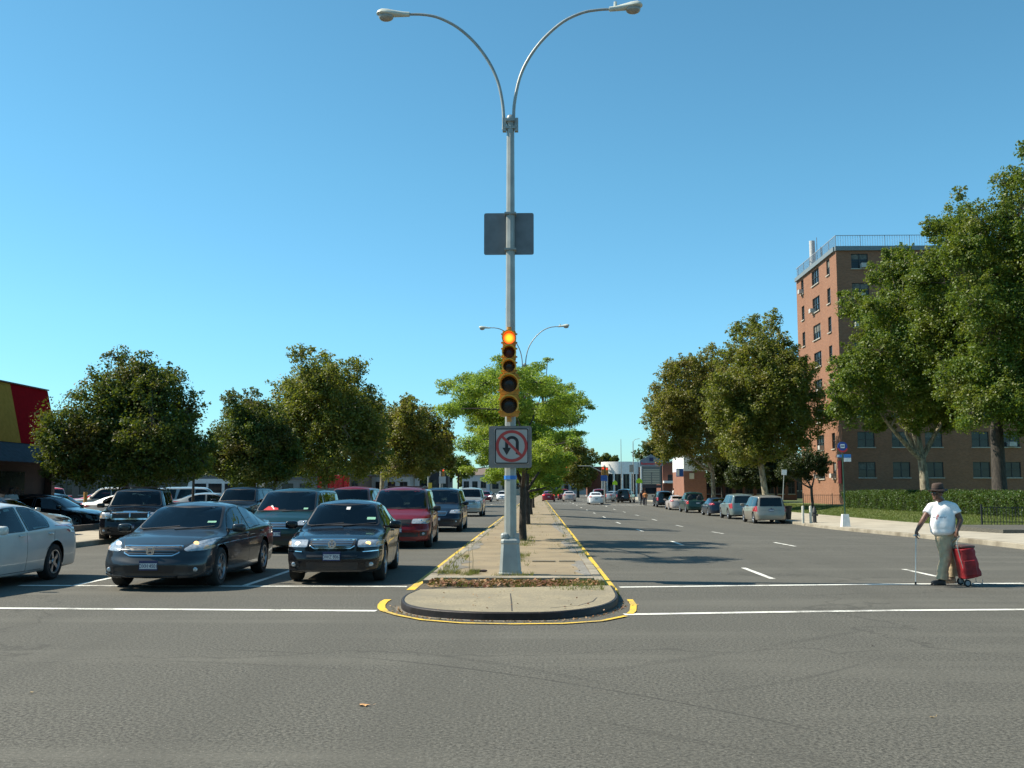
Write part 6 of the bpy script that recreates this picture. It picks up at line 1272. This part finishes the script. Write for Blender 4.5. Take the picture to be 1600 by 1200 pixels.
def limb(b, pts, rs, n=12, sq=(1, 1)):
    b.tube(pts, rs, n, sq=sq)
    for p, r in zip(pts, rs): b.sup(p, (2*r*.98, 2*r*.98, 2*r*.98), 1, n=10, k=8)
def hand(b, w, d, side, curl=.5, s=1.0):
    """palm from wrist w along d; fingers curl towards 'side'"""
    w = Vector(w); d = Vector(d).normalized(); side = Vector(side).normalized(); n = d.cross(side).normalized()
    b.sup(w+d*.045*s, (.055*s, .085*s, .095*s), .8, n=10, k=8)
    for i, l in enumerate((.070, .078, .074, .058)):
        o = w+d*.08*s+n*(i-1.5)*.021*s; c1 = o+(d*(1-curl*.3)+side*curl*.5).normalized()*l*.45*s; c2 = c1+(d*(1-curl)+side*curl).normalized()*l*.33*s; c3 = c2+(d*(1-1.6*curl)+side*1.2*curl).normalized()*l*.28*s
        limb(b, [o, c1, c2, c3], [.0105*s, .0100*s, .0092*s, .008*s], 8)
    o = w+d*.03*s-n*.03*s; limb(b, [o, o+(d*.6-n*.7+side*.4).normalized()*.035*s, o+(d*.9-n*.4+side*.9).normalized()*.062*s], [.013*s, .0115*s, .010*s], 8)
def man():
    p = U(1476, 913.5); X0, Y0 = p.x, p.y
    root = empty('person', (X0, Y0, gz(X0, Y0)), 0, 'man in brown hat, white t-shirt and khaki trousers crossing with a cane', 'person')
    V3 = Vector; f = V3((-.76, -.65, 0)).normalized(); rt = V3((f.y, -f.x, 0))   # facing, his right
    hf = V3((-.93, -.37, 0)); hr = V3((hf.y, -hf.x, 0))
    hc = V3((-.065, -.02, 1.575))
    b = MB(); R3 = lambda v, fx, rx: V3((fx.x*v[0]+rx.x*v[1], fx.y*v[0]+rx.y*v[1], v[2]))
    H = lambda x, y, z: hc+R3((x, y, z), hf, hr)
    def el(c, s, e=1.0, ax=None): fx = ax or hf; b.sup(c, (s[0], s[1], s[2]), e, n=18, k=12, rz=math.atan2(fx.y, fx.x))
    el(H(-.015, 0, .03), (.195, .155, .20)); el(H(.02, 0, -.035), (.145, .13, .18)); el(H(.055, 0, -.085), (.075, .085, .06)); el(H(.075, 0, -.045), (.04, .06, .035))
    b.tube([H(.085, 0, .035), H(.108, 0, -.005), H(.098, 0, -.018)], [.012, .018, .012], 8); el(H(.098, .014, -.012), (.02, .016, .016)); el(H(.098, -.014, -.012), (.02, .016, .016)); el(H(.082, 0, -.047), (.03, .05, .012)); el(H(.078, 0, -.06), (.03, .044, .014)); el(H(.075, 0, .04), (.04, .11, .02))
    for s in (-1, 1): el(H(-.01, s*.079, 0), (.045, .018, .062)); el(H(.055, s*.045, -.02), (.05, .04, .04))
    nb = V3((.03, .01, 1.40)); limb(b, [nb-V3((0, 0, .06)), nb+V3((-.03, 0, .07)), hc+V3((.01, 0, -.07))], [.075, .062, .06])
    SR, SL = V3((-.135, .10, 1.355)), V3((.175, -.10, 1.355))
    ER, WR = V3((-.33, .02, 1.10)), V3((-.475, -.09, .935)); EL, WL = V3((.265, -.15, 1.125)), V3((.155, -.26, .945))
    limb(b, [SR, SR*.5+ER*.5, ER], [.062, .055, .046]); limb(b, [ER, ER*.6+WR*.4, WR], [.046, .043, .030]); limb(b, [SL, SL*.5+EL*.5, EL], [.065, .058, .048]); limb(b, [EL, EL*.6+WL*.4, WL], [.048, .045, .031])
    hand(b, WR, (-.25, -.15, -.9), (.35, -.5, -.3), .75, 1.0); hand(b, WL, (-.35, -.3, -.85), (.3, .4, -.2), .8, 1.0)
    limb(b, [nb-V3((0, 0, .08)), V3((.0, 0, 1.15)), V3((.03, 0, .95))], [.12, .15, .15]); 
    limb(b, [V3((.0, -.03, .9)), V3((-.03, -.11, .5)), V3((-.08, -.12, .11))], [.09, .065, .045]); limb(b, [V3((.08, .06, .9)), V3((.15, .08, .5)), V3((.19, .10, .12))], [.09, .065, .045])
    remesh(b, 'body', SK_D, root, .0068, 2)
    # eyes
    for s in (-1, 1):
        b = MB(); b.sup(H(.079, s*.032, .014), (.02, .022, .014), 1, n=8, k=6); b.sup(H(.088, s*.032, .014), (.008, .01, .01), 1, 1, n=8, k=6); b.build('eye', [M_white, M_ink], root, smooth=True)
    b = MB(); el(H(-.025, 0, .04), (.20, .168, .13), 1.0); b.build('hair', mat('black_hair', (.012, .010, .010), .9), root, smooth=True)
    b = MB()
    for s in (-1, 1): b.sup(H(.098, s*.034, .012), (.012, .046, .034), .6, n=12, k=8, rz=math.atan2(hf.y, hf.x)); b.bar(H(.098, s*.056, .018), H(.01, s*.082, .012), .005, .006)
    b.bar(H(.103, -.012, .016), H(.103, .012, .016), .005, .005); b.build('glasses', mat('dark_glasses', (.03, .03, .035), .12, coat=1), root, smooth=True)
    # hat
    b = MB(); n = 28; vs = []; prof = [(.168, -.020), (.172, -.014), (.12, .0), (.096, .004), (.097, .02), (.094, .07), (.085, .105), (.06, .118), (.02, .106), (.0, .104)]
    for r, z in prof:
        for j in range(n):
            a = 2*math.pi*j/n; ex = 1.10 if r < .1 else 1.0; dz = -.018*math.cos(2*a)*(1 if r > .15 else 0)*-1
            q = R3((r*math.cos(a)*ex-.01, r*math.sin(a)*.95, 0), hf, hr); vs.append(hc+q+V3((0, 0, .075+z+dz-.012*math.cos(a)*(r/.17))))
    b.add(vs, [(i*n+j, i*n+(j+1) % n, (i+1)*n+(j+1) % n, (i+1)*n+j) for i in range(len(prof)-1) for j in range(n)]); hat = b.build('hat', C_hat, root, smooth=True, ang=180)
    hat.modifiers.new('t', 'SOLIDIFY').thickness = .006
    b = MB(); vs = []
    for z in (.004, .03):
        for j in range(n): a = 2*math.pi*j/n; q = R3((.0995*math.cos(a)*1.10-.01, .0995*math.sin(a)*.95, 0), hf, hr); vs.append(hc+q+V3((0, 0, .075+z-.012*math.cos(a)*.58)))
    b.add(vs, [(j, (j+1) % n, n+(j+1) % n, n+j) for j in range(n)]); b.build('hat_band', mat('hat_ribbon', (.03, .02, .018), .8), hat, smooth=True)
    # t-shirt
    b = MB(); rz = math.atan2(f.y, f.x)
    T = lambda x, y, z: V3((.035+f.x*x+rt.x*y, f.y*x+rt.y*y, z))
    for c, s in ((T(-.02, 0, 1.29), (.27, .40, .28)), (T(.025, 0, 1.17), (.36, .42, .40)), (T(.045, 0, 1.10), (.38, .43, .36)), (T(.06, 0, 1.03), (.39, .43, .34)), (T(.05, 0, .93), (.39, .42, .20)), (T(-.02, 0, 1.40), (.16, .30, .12))): b.sup(c, s, .92, n=20, k=14, rz=rz)
    b.sup(T(-.01, 0, 1.375), (.21, .34, .15), .9, n=20, k=12, rz=rz); b.sup(T(.02, 0, 1.31), (.22, .30, .16), .9, n=20, k=12, rz=rz)
    e1 = SR+(ER-SR)*.52; e2 = SL+(EL-SL)*.52
    limb(b, [T(-.02, .11, 1.36), SR, ], [.085, .070]); b.tube([SR, e1*.6+SR*.4, e1], [.072, .076, .084], 14); limb(b, [T(-.02, -.11, 1.36), SL], [.085, .072]); b.tube([SL, e2*.6+SL*.4, e2], [.074, .079, .088], 14)
    b.tube([T(-.02, 0, 1.38), T(-.025, 0, 1.45)], [.11, .082], 18)
    sh = remesh(b, 't_shirt', C_tee, root, .011, 14)
    bv = BVHTree.FromObject(sh, bpy.context.evaluated_depsgraph_get()); M_pg = mat('print_grey', (.30, .31, .33), .8); M_pr = mat('print_red', (.6, .18, .16), .8)
    def onshirt(b, u, z, w, h, m):
        vs = []
        for (a, c) in ((-w/2, -h/2), (w/2, -h/2), (w/2, h/2), (-w/2, h/2)):
            o = T(1, -(u+a), z+c); hit = bv.ray_cast(o, -f); 
            if hit[0] is None: return
            vs.append(hit[0]+f*.004)
        b.add(vs, [(0, 1, 2, 3)], m)
    b = MB()
    for k in range(22):
        u = -.15+.30*k/22; 
        if abs(u) < .03: continue
        onshirt(b, u, 1.17+.006*math.sin(k*2.7), .007, .022+.008*math.sin(k*1.3), 0)
        if k % 2: onshirt(b, u+.004, 1.17+.01*math.sin(k), .012, .006, 0)
    for (u, z, w, h) in ((0, 1.175, .012, .085), (0, 1.18, .05, .012), (-.012, 1.15, .012, .03), (.014, 1.2, .012, .03)): onshirt(b, u, z, w, h, 1)
    b.build('shirt_print', [M_pg, M_pr], sh, fixn=False)
    # trousers
    b = MB(); b.sup(T(-.01, -.01, .90), (.35, .40, .20), .85, n=18, k=12, rz=rz); b.sup(T(-.04, -.01, .83), (.30, .39, .22), .9, n=18, k=12, rz=rz)
    kn = [V3((-.01, -.06, .78)), V3((-.012, -.10, .62)), V3((-.01, -.13, .46)), V3((-.055, -.13, .30)), V3((-.09, -.13, .09))]
    b.tube([V3((.02, -.03, .88))]+kn, [.13, .135, .118, .100, .092, .105], 16); 
    k2 = [V3((.11, .05, .80)), V3((.135, .06, .62)), V3((.155, .07, .46)), V3((.175, .085, .30)), V3((.195, .10, .13))]
    b.tube([V3((.06, .03, .88))]+k2, [.13, .13, .11, .095, .088, .094], 16)
    tr = remesh(b, 'trousers', C_kh, root, .011, 2)
    tx = bpy.data.textures.new('folds', 'CLOUDS'); tx.noise_scale = .09
    dm = tr.modifiers.new('folds', 'DISPLACE'); dm.texture = tx; dm.strength = .028; dm.mid_level = .5
    dm = sh.modifiers.new('folds', 'DISPLACE'); tx2 = bpy.data.textures.new('folds2', 'CLOUDS'); tx2.noise_scale = .13; dm.texture = tx2; dm.strength = .008; dm.mid_level = .5
    b = MB()
    # shoes: rear one of the pair tan, lightened as if sunlit
    for (a, d, mt) in ((V3((-.10, -.135, 0)), V3((-.93, -.30, 0)), mat('shoe_black', (.02, .018, .018), .5)), (V3((.175, .10, .012)), V3((-.95, -.15, 0)), mat('shoe_tan_lit', (.20, .15, .11), .7))):
        d.normalize(); ang = math.atan2(d.y, d.x); b = MB(); b.sup(a+d*.07+V3((0, 0, .045)), (.29, .10, .085), .75, n=18, k=10, rz=ang); b.sup(a+V3((0, 0, .075)), (.13, .095, .10), .85, n=14, k=10, rz=ang); b.box(a+d*.07+V3((0, 0, .012)), (.27, .09, .022), rz=ang); remesh(b, 'shoe', mt, root, .008, 2)
    # cane
    hp = WR+V3((-.03, -.03, -.085)); tip = V3((P(1429, 912, Y0).x-X0, -.05, 0.0)); c = empty('walking_cane', (X0, Y0, gz(X0, Y0)), 0, 'thin aluminium walking cane in the right hand of the man', 'cane')
    b = MB(); b.tube([hp, tip+V3((0, 0, .03))], [.010, .009], 10); b.build('shaft', mat('cane_white', (.7, .7, .66), .5), c, smooth=True); b = MB(); b.tube([hp+V3((-.05, -.02, .0)), hp+V3((0, 0, .012)), hp+V3((.06, .02, .006)), hp+V3((.07, .025, -.02))], [.012, .013, .013, .010], 8); b.build('handle', M_white, c, smooth=True); b = MB(); b.tube([tip, tip+V3((0, 0, .05))], [.018, .014], 10); b.build('ferrule', M_rubber, c)
    # shopping cart
    cr = mat('red_nylon', (.26, .010, .016), .6, var=.45, scale=6, bump=.8); ck = empty('shopping_trolley', (X0, Y0, gz(X0, Y0)), 0, 'red nylon two wheeled shopping trolley pulled behind the man', 'trolley')
    px = lambda x, y, d=-.27: V3((P(x, 765, Y0+d).x-X0, 0, P(800, y, Y0+d).z))
    A, B, C_, D = px(1490, 857), px(1512, 853), px(1523, 897), px(1497, 903); yb, yf = -.10, -.44
    A2 = A+V3((0, 0, 0)); b = MB(); NZ = 7
    vs = []; 
    prof = []
    for i in range(NZ+1):
        t = i/NZ; l = D.lerp(A, t); r_ = C_.lerp(B, t); wv = .012*math.sin(i*2.3)
        ring = [V3((l.x+wv, yf+.02, l.z)), V3((l.x*.7+r_.x*.3, yf-.015+wv, l.z*.7+r_.z*.3)), V3((l.x*.3+r_.x*.7, yf-.01-wv, l.z*.3+r_.z*.7)), V3((r_.x+wv, yf+.03, r_.z)), V3((r_.x+.03, (yf+yb)/2, r_.z)), V3((r_.x, yb, r_.z)), V3(((l.x+r_.x)/2, yb+.02, (l.z+r_.z)/2)), V3((l.x, yb, l.z)), V3((l.x-.015, (yf+yb)/2, l.z))]
        vs += ring
    k = 9; b.add(vs, [(i*k+j, i*k+(j+1) % k, (i+1)*k+(j+1) % k, (i+1)*k+j) for i in range(NZ) for j in range(k)]+[tuple(range(k)), tuple(range(NZ*k, NZ*k+k))])
    bag = b.build('bag', cr, ck, smooth=True, ang=35); bv_ = bag.modifiers.new('b', 'BEVEL'); bv_.width = .02; bv_.segments = 3
    b = MB(); b.sup(px(1502, 853)+V3((.01, (yf+yb)/2, .005)), (.30, .33, .06), .6, rz=0); b.build('bag_flap', mat('dark_flap', (.13, .07, .06), .6), bag, smooth=True)
    pk = D.lerp(A, .35)+(C_-D)*.35; b = MB(); b.box(V3((pk.x, yf-.025, pk.z)), (.2, .03, .26), ry=-.12); pkt = b.build('front_pocket', cr, bag); pkt.modifiers.new('b', 'BEVEL').width = .01
    b = MB(); 
    for y in (yf+.05, yb-.02): b.tube([px(1500, 908)+V3((0, y, 0)), px(1490, 857)+V3((-.02, y, 0)), px(1491, 846)+V3((-.04, y*.8-.05, 0)), WL+V3((.02, (-.03 if y < -.2 else .04), -.10))], .009, 8)
    hb = WL+V3((-.01, -.0, -.085)); b.tube([hb+V3((.02, -.05, -.012)), hb+V3((-.0, 0, .0)), hb+V3((.02, .05, -.012))], .012, 8)
    b.tube([px(1500, 909)+V3((0, yf+.05, 0)), px(1516, 912)+V3((0, yf+.05, 0)), px(1524, 909)+V3((0, yf+.05, 0)), px(1524, 903)+V3((0, yf+.05, 0))], .006, 6); b.tube([px(1500, 909)+V3((0, yb-.02, 0)), px(1516, 912)+V3((0, yb-.02, 0)), px(1524, 909)+V3((0, yb-.02, 0)), px(1524, 903)+V3((0, yb-.02, 0))], .006, 6)
    b.tube([px(1524, 909)+V3((0, yf+.05, 0)), px(1524, 909)+V3((0, yb-.02, 0))], .006, 6); b.build('frame', M_galv, ck, smooth=True)
    for (xx, yy) in ((1505, yf-.02), (1494, yb+.04)):
        b = MB(); o = V3((px(xx, 900, yy).x, yy, .062)); b.lathe([(.025, -.018), (.045, -.016), (.062, -.012), (.062, .012), (.045, .016), (.025, .018), (.025, -.018)], o, 'y', 22); w = b.build('wheel', M_rubber, ck, smooth=True); b = MB(); b.lathe([(0, -.02), (.038, -.019), (.04, .019), (0, .02)], o, 'y', 16); b.build('hub', mat('hub_grey', (.25, .26, .27), .5), w)
man()
def walker(x, y, label, sh, tr, rz, skin):
    root = empty('person', (x, y, gz(x, y) if x < 15.4 else gz(15, y)+.15), rz, label, 'person'); V3 = Vector; b = MB()
    b.sup((0, 0, 1.60), (.17, .15, .22), 1); limb(b, [V3((0, 0, 1.38)), V3((0, 0, 1.5))], [.06, .055]); limb(b, [V3((0, 0, 1.3)), V3((0, 0, 1.0))], [.13, .13])
    for s in (-1, 1): limb(b, [V3((0, s*.2, 1.38)), V3((.03, s*.26, 1.12)), V3((.14, s*.24, .92))], [.055, .045, .035]); hand(b, V3((.14, s*.24, .92)), (.3, 0, -.9), (.6, -s*.5, 0), .4); limb(b, [V3((0, s*.09, .9)), V3((s*.12+.03, s*.1, .5)), V3((s*.2, s*.1, .08))], [.09, .06, .045])
    remesh(b, 'body', skin, root, .016, 1)
    b = MB(); b.sup((0, 0, 1.22), (.26, .44, .50), .8); b.sup((0, 0, 1.02), (.27, .38, .3), .8)
    for s in (-1, 1): limb(b, [V3((0, s*.17, 1.38)), V3((.015, s*.235, 1.2))], [.08, .075])
    remesh(b, 'shirt', sh, root, .02, 2); b = MB(); b.sup((0, 0, .88), (.26, .36, .22), .8)
    for s in (-1, 1): limb(b, [V3((0, s*.09, .86)), V3((s*.12+.03, s*.1, .5)), V3((s*.19, s*.1, .14))], [.11, .085, .075])
    remesh(b, 'trousers', tr, root, .02, 2)
    for s in (-1, 1): b = MB(); b.sup((s*.2+.05, s*.1, .05), (.27, .1, .1), .8); b.build('shoe', M_black, root, smooth=True)
    b = MB(); b.sup((-.02, 0, 1.66), (.18, .165, .14), 1); b.build('hair', mat('dark_hair', (.015, .012, .01), .9), root, smooth=True)
C1 = mat('orange_shirt', (.55, .22, .08), .8); C2 = mat('dark_cloth', (.03, .03, .04), .8); C3 = mat('white_shirt', (.6, .6, .6), .8)
walker(P(1008, 765, 118).x, 118, 'person in an orange shirt on the far sidewalk below the plaza sign', C1, C2, R(-100), SK_D)
walker(P(1003, 765, 121).x, 121, 'person in dark clothes beside the one in orange', C2, C2, R(-80), SK_D)
walker(P(1052, 765, 128).x, 128, 'person in a white shirt walking by the brick building', C3, C2, R(180), SK_D)
walker(P(18, 765, 39.9).x, 39.9, 'person in white in the shade by the shop front', C3, C2, R(-60), SK_D)
# unseen plane trees added behind the camera, to darken reflections in the car paint
for i, (x, y) in enumerate(((-24, -34), (-14, -38), (-4, -36), (7, -39), (18, -35), (28, -38), (-34, -36))):
    src = TREES['tall olive plane tree in the middle of the left row' if i % 2 else 'tall olive plane tree with leaning trunk beside the brick tower']
    c = copy_tree(src); c.location = (x, y, 0); c.rotation_euler = (0, 0, i*1.3); c['label'] = 'unseen plane tree added behind the camera to reflect in the car paint'; c['group'] = 'added plane trees behind the camera'
